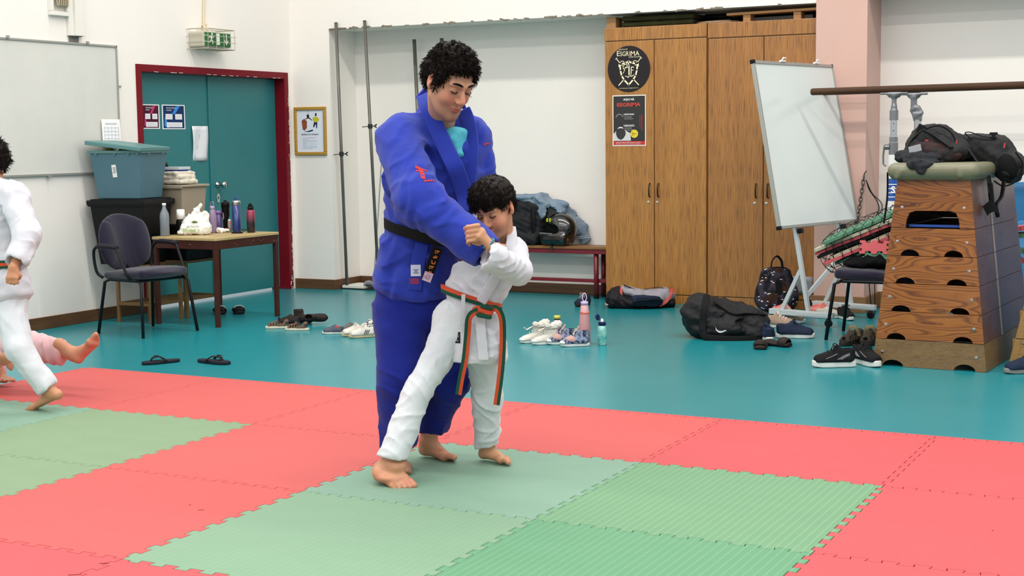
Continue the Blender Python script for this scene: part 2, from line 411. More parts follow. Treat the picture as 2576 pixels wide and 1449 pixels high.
tmG = dict(sage=tile_mat('mat_foam_sage', '#79906f', '#728a6a', .3), grey=tile_mat('mat_foam_grey_green', '#779783', '#6e8f7b', .3),
           pale=tile_mat('mat_foam_pale_green', '#76957a', '#709074', .5), bright=tile_mat('mat_foam_light_green', '#668f6b', '#618a67', 1.4), deep=tile_mat('mat_foam_green', '#5a8c69', '#558864', 1.2))
TH = .03
def inset(poly, d):
    out = []; n = len(poly)
    for i in range(n):
        p0, p1, p2 = poly[i - 1], poly[i], poly[(i + 1) % n]; a = (p1 - p0); b = (p2 - p1)
        if a.length < 1e-6 or b.length < 1e-6: out.append(p1.copy()); continue
        a.normalize(); b.normalize(); na = Vector((-a.y, a.x)); nb = Vector((-b.y, b.x)); s = na + nb
        if s.length < 1e-3: s = na
        s = s.normalized(); out.append(p1 + s * (d / max(.45, s.dot(na))))
    return out
cols = {}
for i in (0, 1):
    for j in (-2, -3): cols[(i, j)] = ('sage', 'sage green')
cols[(0, -2)] = ('grey', 'grey green')
cols[(3, -2)] = ('grey', 'greyish green'); cols[(3, -3)] = ('pale', 'pale green'); cols[(4, -2)] = ('bright', 'light green ribbed'); cols[(4, -3)] = ('deep', 'bright green ribbed')
names_ = {
 (0, -1): 'red puzzle mat tile at the far left corner of the mat area', (1, -1): 'red puzzle mat tile behind the left green block, second from the far corner',
 (2, -1): 'red puzzle mat tile on the back row just left of the tall man\'s legs', (3, -1): 'red puzzle mat tile on the back row behind the wrestling pair\'s feet',
 (4, -1): 'red puzzle mat tile on the back row right behind the light green ribbed tile', (5, -1): 'red puzzle mat tile on the back row at the right edge of the photo',
 (6, -1): 'red puzzle mat tile on the back row cut by the right edge of the photo', (0, -2): 'grey green puzzle mat tile under the walking child\'s foot at far left',
 (1, -2): 'sage green puzzle mat tile with a pointed right corner at left', (1, -3): 'sage green puzzle mat tile cut by the left edge below the pointed green tile',
 (2, -2): 'red puzzle mat tile between the left green block and the bare front foot', (2, -3): 'red puzzle mat tile with two small dark marks at lower left',
 (3, -2): 'greyish green puzzle mat tile under the bare feet of the pair', (3, -3): 'pale green puzzle mat tile at the bottom left of the central green block',
 (4, -2): 'light green ribbed puzzle mat tile right of the pair\'s feet', (4, -3): 'bright green ribbed puzzle mat tile at the bottom centre of the photo',
 (5, -2): 'red puzzle mat tile right of the light green ribbed tile', (5, -3): 'red puzzle mat tile at the bottom right corner of the photo',
 (3, -4): 'red puzzle mat tile at the bottom edge below the pale green tile', (2, -4): 'saturated red puzzle mat tile at the bottom left corner of the photo',
 (6, -2): 'red puzzle mat tile at the right edge, second row from the back'}
def bodytile(i, j):
    x0, x1, y0, y1 = i, i + 1, j, j + 1
    e = tooth((x0, y0), (x1, y0), 1 if (i + j) % 2 else -1)
    r = tooth((x1, y0), (x1, y1), 1)
    t = tooth((x0, y1), (x1, y1), 1 if (i + j + 1) % 2 else -1)[::-1]
    l = tooth((x0, y0), (x0, y1), 1)[::-1]
    poly = [Vector(p) for p in e[:-1] + r[:-1] + t[:-1] + l[:-1]]; q = [poly[0]]
    for p in poly[1:]:
        if (p - q[-1]).length > 1e-4: q.append(p)
    return inset(q, .0015)
for (i, j), lab in names_.items():
    poly = bodytile(i, j)
    if (i, j) in cols: mt = tmG[cols[(i, j)][0]]; g = 'green puzzle mat tiles'
    else: mt = tmR[1 if (i >= 5 or j <= -4) else (0 if j > -3 and i < 3 else 2)] if not (i == 4) else tmR[1]; g = 'red puzzle mat tiles'
    c = Vector((i + .5, j + .5, 0)); m = MB(); m.prism([(p.x - c.x, p.y - c.y) for p in poly], (0, 0, .0005), (1, 0, 0), (0, 1, 0), TH - .0005)
    o = m.build('puzzle_mat', mt, world=False, bevel=.0012); o.location = c
    tag(o, lab, 'mat', g)
# slim border strips finishing the outer edges
slab = {0: 'thin red border strip at the far left corner of the mats', 1: 'thin red border strip at the mat edge near the black flip-flops', 2: 'thin red border strip at the mat edge left of the man\'s blue trousers',
        3: 'thin red border strip at the mat edge behind the wrestling pair', 4: 'thin red border strip at the mat edge right of the boy\'s white trousers', 5: 'thin red border strip at the mat edge below the vaulting box',
        6: 'thin red border strip at the mat edge cut by the right edge of the photo'}
for i in range(0, 7):
    t = tooth((i, 0), (i + 1, 0), 1 if (i + 0) % 2 else -1); poly = [Vector(p) for p in t] + [Vector((i + 1, .03)), Vector((i, .03))]
    poly = inset(poly, .0009); m = MB(); m.prism([(p.x - i, p.y) for p in poly], (0, 0, .0005), (1, 0, 0), (0, 1, 0), TH - .0005)
    o = m.build('border_strip', tmR[0 if i < 3 else 1], world=False, bevel=.001); o.location = (i, 0, 0); tag(o, slab[i], 'mat border', 'red mat border strips')
t = tooth((0, -1), (0, 0), 1); poly = [Vector(p) for p in t[::-1]]; poly = poly + [Vector((-.03, -1)), Vector((-.03, 0))]
poly = inset([poly[i] for i in range(len(poly))][::-1], -.0 ) ; m = MB(); m.prism([(p.x, p.y) for p in inset([Vector(q) for q in ([(-.03, 0), (-.03, -1)])] + [Vector(p) for p in t], .0009)], (0, 0, .0005), (1, 0, 0), (0, 1, 0), TH - .0005)
tag(m.build('border_strip', tmR[0]), 'thin red border strip along the short left side of the mats', 'mat border', 'red mat border strips')
for px, py, w in ((506, 1283, .022), (478, 1270, .007), (262, 1417, .03), (188, 1446, .04), (2497, 1335, .006)):
    p = at_z(px, py, TH); own = [o for o in scene.objects if o.name.startswith('puzzle_mat') and abs(o.location.x - p.x) <= .5 and abs(o.location.y - p.y) <= .5]
    if own: m = MB(); m.box((p.x, p.y, TH), (w, .005, .0012), RZ(.6)); m.build('dark_nick', M('nick_dark', '#5a1a1e', rough=.9), own[0])
# ================================================================ LEFT WALL FIXTURES
X_ = Vector((1, 0, 0)); Y_ = Vector((0, 1, 0)); Z_ = Vector((0, 0, 1))
mGreyAl = M('grey_aluminium', '#a3a39c', rough=.4, metal=.4)
t = thing('whiteboard', 'wide grey-white wall whiteboard with smudges on the left wall', 'whiteboard', (-1.8, 1.3, 1.15))
m = MB(); m.span((-1.8, .3, 1.155), (-1.785, 2.318, 2.13)); m.build('board_panel', M('smudged_whiteboard', '#d9d7cf', rough=.35, col2='#cbcac2', nscale=2.6, contrast=.8), t)
m = MB(); m.span((-1.8, .3, 2.125), (-1.775, 2.33, 2.142)); m.span((-1.8, .3, 1.14), (-1.775, 2.33, 1.158)); m.span((-1.8, 2.315, 1.14), (-1.775, 2.33, 2.142)); m.build('board_frame', mGreyAl, t, bevel=.003)
for y, z in ((2.0, 2.146), (1.55, 1.135), (2.332, 1.82), (1.2, 2.146)): m = MB(); m.box((-1.77, y, z), (.012, .025, .02)); m.build('clip', mGreyAl, t)
m = MB(); pts = [[Vector((-1.772 + .006 * math.sin(3 * v) + (.02 if (v > .95 and u < .1) else 0), 2.115 + .205 * u, 1.565 - .32 * v)) for u in (0, .5, 1)] for v in (0, .25, .5, .75, 1)]; m.grid(pts)
t = thing('paper_sheet', 'white printed timetable sheet taped at the right edge of the wall whiteboard', 'paper', (-1.77, 2.2, 1.3)); solid(m.build('sheet', mPaper, t), .0006)
m = MB()
for k in range(9): m.box((-1.764, 2.2175, 1.5 - k * .028), (.001, .16, .002))
for k in range(5): m.box((-1.764, 2.14 + k * .039, 1.4), (.001, .002, .22))
m.build('printed_table', M('pale_grey_ink', '#b9b9c0', rough=.8), t); text_part(0, 'printed_heading', 'HORARIO DE GINASIO', (-1.765, 2.15, 1.525), Y_, Z_, .01, mInk, t, width=.13)
# cable trunking and coiled cable high on the wall
mTrunk = M('off_white_trunking', '#e4e0d6', rough=.5)
m = MB(); m.span((-1.8, 1.812, 2.19), (-1.77, 1.86, 3.4)); m.span((-1.8, 1.86, 2.19), (-1.745, 1.955, 3.4)); tag(m.build('cable_trunking', mTrunk, bevel=.003), 'off-white vertical cable trunking above the wall whiteboard', 'cable duct')
m = MB(); m.span((-1.8, 1.83, 2.14), (-1.793, 1.93, 2.19)); m.span((-1.8, 1.85, 2.185), (-1.765, 1.94, 2.192)); m.build('cable_slot', M('grey_slot', '#6e6d68'), None); bpy.data.objects['cable_slot'].parent = bpy.data.objects['cable_trunking']; bpy.data.objects['cable_trunking']['label'] = 'off-white vertical cable trunking above the wall whiteboard'
t = thing('socket_box', 'small white open wall box with coiled beige cable at the top left', 'socket box', (-1.8, 1.7, 2.33))
m = MB(); m.span((-1.8, 1.63, 2.33), (-1.76, 1.81, 2.36)); m.span((-1.8, 1.63, 2.36), (-1.76, 1.655, 2.75)); m.span((-1.8, 1.79, 2.36), (-1.76, 1.81, 2.75)); m.span((-1.8, 1.655, 2.36), (-1.79, 1.79, 2.75)); m.build('box_frame', mTrunk, t, bevel=.004)
m = MB()
for k in range(5):
    y = 1.685 + k * .022; m.tube(curve_pts([(-1.765, y, 2.6), (-1.76, y, 2.45), (-1.755, y + .004, 2.405), (-1.745, y + .01, 2.43), (-1.75, y + .012, 2.6)]), .008, 6)
m.build('cable_coil', M('beige_cable', '#a3977c', rough=.5), t, smooth=True)
# exit light with wire guard and conduit
mSignGreen = M('exit_green', '#1f6b2c', rough=.5); mGuard = M('guard_wire', '#b5ae9c', rough=.45, metal=.3)
cx, cz = -1.68, 2.245; y0, y1 = 3.1, 3.53
a = at_x(514, 101, -1.62); b = at_x(590, 140, -1.62)
y0, y1, z0, z1 = 3.22, 3.58, 2.165, 2.305
t = thing('exit_sign', 'green emergency exit light with running figure in a wire guard above the door', 'exit sign', (-1.8, 3.4, 2.16))
m = MB(); m.span((-1.8, y0, z0 + .01), (-1.64, y1, z1)); m.build('lamp_housing', M('frosted_housing', '#bdb8a6', rough=.35), t, bevel=.012)
m = MB(); m.span((-1.645, y0 + .015, z0 + .02), (-1.628, y1 - .01, z1 - .01)); m.build('sign_face', mSignGreen, t, bevel=.003)
m = MB(); X = -1.6265
def q2(pts): m.prism([(p[0], p[1]) for p in pts], (X, 0, 0), (0, 1, 0), (0, 0, 1), .001)
ym = y0 + .05; zb = z0 + .035
m.lathe([(.010, 0), (.010, .001), (.0, .0011)], (X, ym + .045, zb + .083), 12, (1, 0, 0))
q2([(ym + .02, zb + .07), (ym + .05, zb + .072), (ym + .045, zb + .035), (ym + .03, zb + .03)]); q2([(ym + .03, zb + .035), (ym + .045, zb + .038), (ym + .06, zb + .018), (ym + .055, zb), (ym + .045, zb), (ym + .048, zb + .016)])
q2([(ym + .028, zb + .038), (ym + .038, zb + .032), (ym + .018, zb + .012), (ym - .005, zb + .010), (ym - .005, zb + .018), (ym + .014, zb + .022)]); q2([(ym + .02, zb + .07), (ym + .028, zb + .064), (ym + .004, zb + .045), (ym, zb + .055)]); q2([(ym + .047, zb + .068), (ym + .05, zb + .06), (ym + .068, zb + .05), (ym + .072, zb + .056)])
yd = y0 + .15; q2([(yd, zb - .005), (yd + .045, zb - .005), (yd + .045, zb + .09), (yd, zb + .09)])
ya = y0 + .285; q2([(ya - .006, zb + .09), (ya - .006, zb + .02), (ya + .006, zb + .02), (ya + .006, zb + .09)]); q2([(ya, zb - .004), (ya + .028, zb + .034), (ya + .02, zb + .038), (ya, zb + .012), (ya - .02, zb + .038), (ya - .028, zb + .034)])
m.build('pictogram', mWhiteP, t)
m = MB(); X0, X1 = -1.8, -1.598; Y0, Y1, Z0, Z1 = y0 - .025, y1 + .02, z0 - .005, z1 + .02
for z in (Z0, Z1): m.tube([(X0, Y0, z), (X1 - .03, Y0, z), (X1, Y0 + .03, z), (X1, Y1 - .02, z), (X1 - .03, Y1, z), (X0, Y1, z)], .0035, 6)
for y in (Y0 + .03, Y0 + .14, Y0 + .24, Y0 + .33, Y1 - .02): m.tube([(X0, y, Z0), (X1, y, Z0), (X1 + .002, y, (Z0 + Z1) / 2), (X1, y, Z1), (X0, y, Z1)], .003, 6)
for z in (z0 + .05, z0 + .1): m.tube([(X0, Y0, z), (X1 - .03, Y0, z), (X1, Y0 + .03, z), (X1, Y1, z)], .003, 6)
m.build('wire_guard', mGuard, t)
m = MB(); m.tube([(-1.775, 3.40, 2.3), (-1.785, 3.41, 2.42), (-1.788, 3.435, 2.7), (-1.788, 3.45, 3.4)], .011, 10); m.tube([(-1.775, 3.40, 2.3), (-1.77, 3.40, 2.345)], .018, 10)
for z in (2.37, 2.66): m.box((-1.788, 3.415 if z < 2.5 else 3.432, z), (.025, .05, .018))
m.build('conduit', M('cream_conduit', '#d5c6a6', rough=.5), t, smooth=False)

# posters on the door leaf (door surface x = -1.9)
def wall_poster(name, label, cat, x, ya, yb, za, zb, mat):
    t = thing(name, label, cat, (x, (ya + yb) / 2, za)); m = MB(); m.span((x, ya, za), (x + .002, yb, zb)); m.build('sheet', mPaper, t); return t
for nm, ya, yb, za, zb, dark, hi, lab in (('a', 2.73, 2.935, 1.493, 1.693, '#4b1230', '#c8245c', 'crimson gym timetable poster with white boxes, left of two on the teal door'),
                                      ('b', 2.968, 3.257, 1.49, 1.694, '#14305e', '#2f86d8', 'navy and blue gym timetable poster with white boxes, right of two on the teal door')):
    t = wall_poster('timetable_poster', lab, 'poster', -1.899, ya, yb, za, zb, None); w = yb - ya; h = zb - za
    m = MB(); m.span((-1.897, ya + .012 if nm == 'b' else ya, za + .008), (-1.8965, yb - .012, zb - .008)); m.build('printed_field', M('poster_' + nm, dark, rough=.5), t)
    m = MB(); m.prism([(ya + w * .42, za + h * .62), (ya + w * .55, za + h * .62), (ya + w * .78, zb - .012), (ya + w * .62, zb - .012)], (-1.8963, 0, 0), (0, 1, 0), (0, 0, 1), .0004)
    m.prism([(ya + w * .08, za + .03), (ya + w * .2, za + .01), (ya + w * .3, za + .01), (ya + w * .12, za + h * .55)], (-1.8963, 0, 0), (0, 1, 0), (0, 0, 1), .0004); m.build('diagonal_band', M('poster_hi_' + nm, hi, rough=.5), t)
    m = MB(); m.span((-1.8958, ya + w * .14, za + h * .4), (-1.8953, ya + w * .44, za + h * .62)); m.span((-1.8958, ya + w * .56, za + h * .4), (-1.8953, ya + w * .86, za + h * .62)); m.span((-1.8958, ya + w * .18, za + h * .08), (-1.8953, ya + w * .86, za + h * .28)); m.build('white_boxes', mPaper, t)
    m = MB()
    for k in range(3):
        for s_, e_2 in ((.16, .42), (.58, .84)): m.span((-1.895, ya + w * s_, za + h * (.45 + .05 * k)), (-1.8948, ya + w * e_2, za + h * (.46 + .05 * k)))
    for k in range(4): m.span((-1.895, ya + w * .21, za + h * (.11 + .04 * k)), (-1.8948, ya + w * .8, za + h * (.118 + .04 * k)))
    m.build('printed_lines', M('grey_ink', '#8d8d96'), t)
    text_part(0, 'poster_title', 'MAPA DE UTILIZACAO', (-1.8955, ya + w * .18, za + h * .84), Y_, Z_, .011, mPaper, t, width=w * .42)
    text_part(0, 'poster_title', 'GINASIO', (-1.8955, ya + w * .18, za + h * .75), Y_, Z_, .010, mPaper, t, width=w * .22)
t = thing('notice_sheet', 'blank white sheet in a plastic sleeve taped on the teal door', 'paper', (-1.895, 3.44, 1.22)); m = MB()
m.grid([[Vector((-1.893 + .008 * math.sin(7 * u + 4 * v), 3.337 + .205 * u + .004 * v, 1.517 - .298 * v)) for u in np.linspace(0, 1, 7)] for v in np.linspace(0, 1, 9)]); solid(m.build('sleeve', M('sleeved_paper', '#dfe1e4', rough=.3, coat=.3, bump=.3, bscale=25), t, smooth=True), .001)

# framed notice on the short back wall
t = thing('framed_notice', 'gym rules notice in a yellow wooden frame beside the door', 'framed notice', (-1.59, 4.66, 1.25)); y = 4.66
m = MB(); A, B, C0, D = -1.767, -1.41, 1.247, 1.692
for a, b in (((A, C0), (B, C0 + .03)), ((A, D - .03), (B, D)), ((A, C0 + .03), (A + .03, D - .03)), ((B - .03, C0 + .03), (B, D - .03))): m.span((a[0], y - .022, a[1]), (b[0], y, b[1]))
m.build('frame', M('yellow_pine_frame', '#b88f3a', rough=.45, col2='#a87f30', nscale=6, stretch=(1, 1, 6)), t, bevel=.006)
m = MB(); m.span((A + .03, y - .008, C0 + .03), (B - .03, y - .004, D - .03)); m.build('sheet', M('notice_paper', '#dfe3ee', rough=.4), t)
def pan(mb, pts, yy=4.6515): mb.prism(pts, (0, yy, 0), (1, 0, 0), (0, 0, 1), .0006)
m = MB(); pan(m, [(-1.685, 1.565), (-1.655, 1.585), (-1.625, 1.56), (-1.628, 1.50), (-1.65, 1.475), (-1.675, 1.485)]); m.build('picture_basket', M('drawing_brown', '#8a4a2a'), t)
m = MB(); pan(m, [(-1.557, 1.595), (-1.535, 1.60), (-1.51, 1.60), (-1.485, 1.575), (-1.505, 1.555), (-1.51, 1.55), (-1.545, 1.55), (-1.56, 1.575)]); m.build('picture_coat', M('drawing_yellow', '#c4bd22'), t)
m = MB(); pan(m, [(-1.547, 1.55), (-1.51, 1.55), (-1.513, 1.495), (-1.522, 1.495), (-1.527, 1.535), (-1.548, 1.503), (-1.557, 1.508)]); pan(m, [(-1.668, 1.462), (-1.60, 1.462), (-1.56, 1.47), (-1.562, 1.483), (-1.62, 1.47)]); m.build('picture_trousers', M('drawing_navy', '#1c2944'), t)
m = MB(); pan(m, [(-1.625, 1.62), (-1.605, 1.625), (-1.597, 1.605), (-1.612, 1.592), (-1.628, 1.602)]); pan(m, [(-1.64, 1.578), (-1.605, 1.588), (-1.568, 1.565), (-1.566, 1.57), (-1.603, 1.6), (-1.64, 1.585)]); pan(m, [(-1.613, 1.625), (-1.611, 1.625), (-1.611, 1.66), (-1.613, 1.66)]); pan(m, [(-1.535, 1.605), (-1.515, 1.61), (-1.515, 1.632), (-1.53, 1.635)]); m.build('picture_figure', M('drawing_dark', '#2c211c'), t)
text_part(0, 'notice_title', 'REGRAS DO GINASIO', (-1.69, 4.651, 1.432), X_, Z_, .014, mInk, t, width=.19, bold=.012)
for k, (w_, c) in enumerate(((.16, 1), (.14, 1), (.07, 0), (.17, 0), (.15, 0), (.05, 0), (.165, 0), (.04, 0), (.16, 0), (.16, 0), (.12, 0))):
    text_part(0, 'notice_line', ('o aluno deve usar equipamento limpo' if w_ > .1 else 'respeitar'), (-1.68, 4.651, 1.41 - k * .0105), X_, Z_, .0058, M('notice_ink_red', '#b0606a') if c else M('notice_ink', '#5a6272'), t, width=w_)
# ================================================================ TABLE, STOOLS, BOXES, CHAIRS
mTubeBrown = M('brown_steel', '#3c1f1a', rough=.4, col2='#4a2821', nscale=8)
mOchre = M('ochre_painted_steel', '#7c5e33', rough=.45, col2='#6a4e2a', nscale=9)
mWoodTop = M('worn_light_wood', '#bfa878', rough=.45, col2='#a8905f', nscale=5, stretch=(8, 1, 1))
t = thing('desk_table', 'small school table with brown steel legs and light wood top by the door', 'table', (-.9, 2.4, 0))
x0, x1, y0, y1, zt = -1.215, -.612, 2.015, 2.785, .668
m = MB(); m.span((x0 - .005, y0 - .005, zt - .022), (x1 + .005, y1 + .005, zt)); m.build('table_top', mWoodTop, t, bevel=.004)
m = MB(); zf = zt - .022
m.span((x0, y0, zf - .065), (x1, y0 + .028, zf)); m.span((x0, y1 - .028, zf - .065), (x1, y1, zf)); m.span((x0, y0 + .028, zf - .065), (x0 + .028, y1 - .028, zf)); m.span((x1 - .028, y0 + .028, zf - .065), (x1, y1 - .028, zf)); m.build('rail_frame', mTubeBrown, t, bevel=.003)
for lx in (x0 + .017, x1 - .017):
    for ly in (y0 + .017, y1 - .017):
        m = MB(); m.span((lx - .016, ly - .016, 0), (lx + .016, ly + .016, zf)); m.build('leg', mTubeBrown, t, bevel=.003)
m = MB(); rs = random.Random(2)
for i in range(14): m.box((x1 + .0005, rs.uniform(y0 + .2, y1), zf - rs.uniform(.01, .05)), (.001, .009, .0025), RX(rs.uniform(-.6, .6)))
m.box((x0 + .36, y0 - .0005, zf - .03), (.02, .001, .003)); m.build('paint_chips', M('worn_grey', '#8c7f78'), t)
def stool(label, xa, xb, ya, yb, h=.45):
    t = thing('stool', label, 'stool', ((xa + xb) / 2, (ya + yb) / 2, 0), 0, 'low ochre stools under the storage boxes')
    m = MB(); m.span((xa, ya, h - .02), (xb, yb, h)); m.build('seat', M('worn_stool_board', '#6b5030', rough=.6), t, bevel=.003)
    for x in (xa + .014, xb - .014):
        for y in (ya + .014, yb - .014): m = MB(); m.span((x - .012, y - .012, 0), (x + .012, y + .012, h - .02)); m.build('leg', mOchre, t, bevel=.002)
    for z in (.135,):
        m = MB(); m.span((xa + .026, ya + .004, z), (xb - .026, ya + .024, z + .02)); m.build('stretcher', mOchre, t)
        m = MB(); m.span((xa + .026, yb - .024, z), (xb - .026, yb - .004, z + .02)); m.build('stretcher', mOchre, t)
        m = MB(); m.span((xa + .004, ya + .026, z), (xa + .024, yb - .026, z + .02)); m.build('stretcher', mOchre, t)
        m = MB(); m.span((xb - .024, ya + .026, z), (xb - .004, yb - .026, z + .02)); m.build('stretcher', mOchre, t)
        m = MB(); m.bar((xa + .026, ya + .026, z + .01), (xb - .026, yb - .026, z + .01), .014, .014); m.build('stretcher', mOchre, t)
    return t
stool('low ochre steel stool under the large black storage box by the wall', -1.575, -1.225, 1.985, 2.355)
stool('low ochre steel stool nearer the door, under the beige box stack', -1.575, -1.225, 2.40, 2.80)
mBoxTeal = M('blue_grey_plastic', '#49707c', rough=.45, col2='#446875', nscale=3); mLidTeal = M('green_grey_plastic', '#55817f', rough=.45)
mBoxBlk = M('black_storage_plastic', '#131315', rough=.42); mBoxBeige = M('beige_plastic', '#9b8f7c', rough=.5)
def tapered(mb, c, sx, sy, h, k, wall=.006, z0=0, rot=None):
    """open tapered tub, k = bottom/top ratio"""
    R = rot or Matrix.Identity(3)
    def ring(w, d, z): return [Vector(c) + R @ Vector((sgx * w / 2, sgy * d / 2, z)) for sgx, sgy in ((-1, -1), (1, -1), (1, 1), (-1, 1))]
    vs = ring(sx * k, sy * k, z0) + ring(sx, sy, z0 + h) + ring(sx - 2 * wall, sy - 2 * wall, z0 + h) + ring(sx * k - 2 * wall, sy * k - 2 * wall, z0 + wall)
    fs = [(3, 2, 1, 0)]
    for a in (0, 4, 8):
        for i in range(4): j = (i + 1) % 4; fs.append((a + i, a + j, a + 4 + j, a + 4 + i))
    fs.append((12, 13, 14, 15)); mb.add(vs, fs)
RB = .17
def rloc(c, x, y, z, a=RB): return (c[0] + x * math.cos(a) - y * math.sin(a), c[1] + x * math.sin(a) + y * math.cos(a), c[2] + z)
cB = (-1.515, 2.13, .452)
t = thing('storage_box', 'large black plastic storage box with lid under the blue-grey box', 'storage box', cB, RB, 'plastic storage boxes by the door')
m = MB(); tapered(m, (0, 0, 0), .46, .42, .46, .80); m.build('tub', mBoxBlk, t, world=False, bevel=.012)
m = MB(); m.box((0, 0, .475), (.50, .46, .035)); m.box((0, 0, .495), (.46, .42, .012)); m.box((0, 0, .455), (.49, .45, .02)); m.build('lid', mBoxBlk, t, world=False, bevel=.008)
cT = (-1.512, 2.12, .957)
t = thing('storage_box', 'blue-grey plastic storage box with its lid ajar, on top of the black box', 'storage box', cT, RB, 'plastic storage boxes by the door')
m = MB(); tapered(m, (0, 0, 0), .445, .38, .36, .82); m.build('tub', mBoxTeal, t, world=False, bevel=.01)
m = MB(); m.box((0, -.192, .355), (.48, .016, .022)); m.box((0, .192, .355), (.48, .016, .022)); m.box((-.232, 0, .355), (.016, .38, .022)); m.box((.232, 0, .355), (.016, .38, .022))
for x in (-.16, .0, .12, .2): m.box((x, -.198, .338), (.012, .008, .02))
for y in (-.1, .1): m.box((.238, y, .338), (.008, .012, .02))
m.build('rim', mLidTeal, t, world=False, bevel=.003)
m = MB(); R = RY(.115); m.box((.005, -.02, .408), (.485, .42, .016), R); m.box((.005, -.225, .398), (.485, .014, .028), R); m.box((.243, -.02, .374), (.014, .42, .028), R); m.box((.005, .185, .398), (.485, .014, .028), R)
m.build('lid', mLidTeal, t, world=False, bevel=.004)
m = MB(); m.box((-.02, -.1765, .21), (.038, .002, .095), RY(-.06) @ RX(.095)); m.build('sticker', mWhiteP, t, world=False)
m = MB(); [m.box((-.02 + .0025 * (k % 3), -.180 - .001 * (2 - k), .235 - .012 * k), (.022, .001, .003), RY(-.06) @ RX(.095)) for k in range(4)]; m.build('sticker_print', mInk, t, world=False)
for o in t.children:
    pass
t2 = thing('folded_bibs', 'green and yellow sports bibs showing inside the open storage box', 'bibs', rloc(cT, -.02, 0, .2), RB)
sdf('bib_green', [e_((.02, 0, .1), (.17, .12, .07)), e_((.08, -.06, .14), (.07, .06, .04))], M('green_mesh_cloth', '#1c5a30', rough=.9), t2, .01, .03, lambda P: .012 * noise3(P, 22, 1), world=False)
sdf('bib_yellow', [e_((-.12, -.05, .11), (.06, .08, .07))], M('yellow_mesh_cloth', '#b9a820', rough=.9), t2, .008, .02, lambda P: .01 * noise3(P, 25, 2), world=False)
cB2 = (-1.42, 2.60, .452)
t = thing('storage_box', 'lower black plastic box behind the table, under the beige box', 'storage box', cB2, 0, 'plastic storage boxes by the door')
m = MB(); tapered(m, (0, 0, 0), .40, .38, .26, .88); m.build('tub', mBoxBlk, t, world=False, bevel=.01); m = MB(); m.box((0, 0, .27), (.43, .40, .03)); m.build('lid', mBoxBlk, t, world=False, bevel=.006)
t = thing('storage_box', 'beige plastic box with clothes piled on its lid, behind the table', 'storage box', (-1.45, 2.575, .737), 0, 'plastic storage boxes by the door')
m = MB(); tapered(m, (0, 0, 0), .38, .30, .29, .88); m.build('tub', mBoxBeige, t, world=False, bevel=.01); m = MB(); m.box((0, 0, .30), (.42, .34, .018)); m.box((0, -.165, .29), (.41, .012, .02)); m.build('lid', mBoxBeige, t, world=False, bevel=.004)
zl = .737 + .31
t = thing('folded_clothes', 'pile of folded cream clothes on the beige box lid', 'clothes', (-1.42, 2.43, zl))
sdf('cloth_layer', [b_((-1.4, 2.54, zl + .022), (.13, .11, .018), rd=.015), b_((-1.4, 2.53, zl + .058), (.12, .10, .018), RZ(.1), rd=.015), b_((-1.41, 2.54, zl + .09), (.11, .11, .014), RZ(-.1), rd=.012)], M('cream_cloth', '#cfc6b4', rough=.9), t, .007, .008, lambda P: .004 * noise3(P, 12, 4) + .0015 * noise3(P, 40, 5))
t = thing('plastic_container', 'clear plastic container with a blue edge on top of the folded clothes', 'container', (-1.42, 2.43, zl + .105))
m = MB(); m.box((-1.41, 2.53, zl + .128), (.2, .14, .024)); m.build('lid', M('clear_lid', '#c9ced0', rough=.2, alpha=.85), t, bevel=.004); m = MB(); m.box((-1.40, 2.53, zl + .112), (.17, .12, .014)); m.build('tray', M('royal_blue_plastic', '#1c2f8f', rough=.4), t, bevel=.003)
m = MB(); m.lathe([(.014, 0), (.016, .012), (.01, .02), (.006, .032), (0.001, .034)], (-1.47, 2.50, zl + .14), 12); m.build('knob', mBlackP, t, smooth=True)

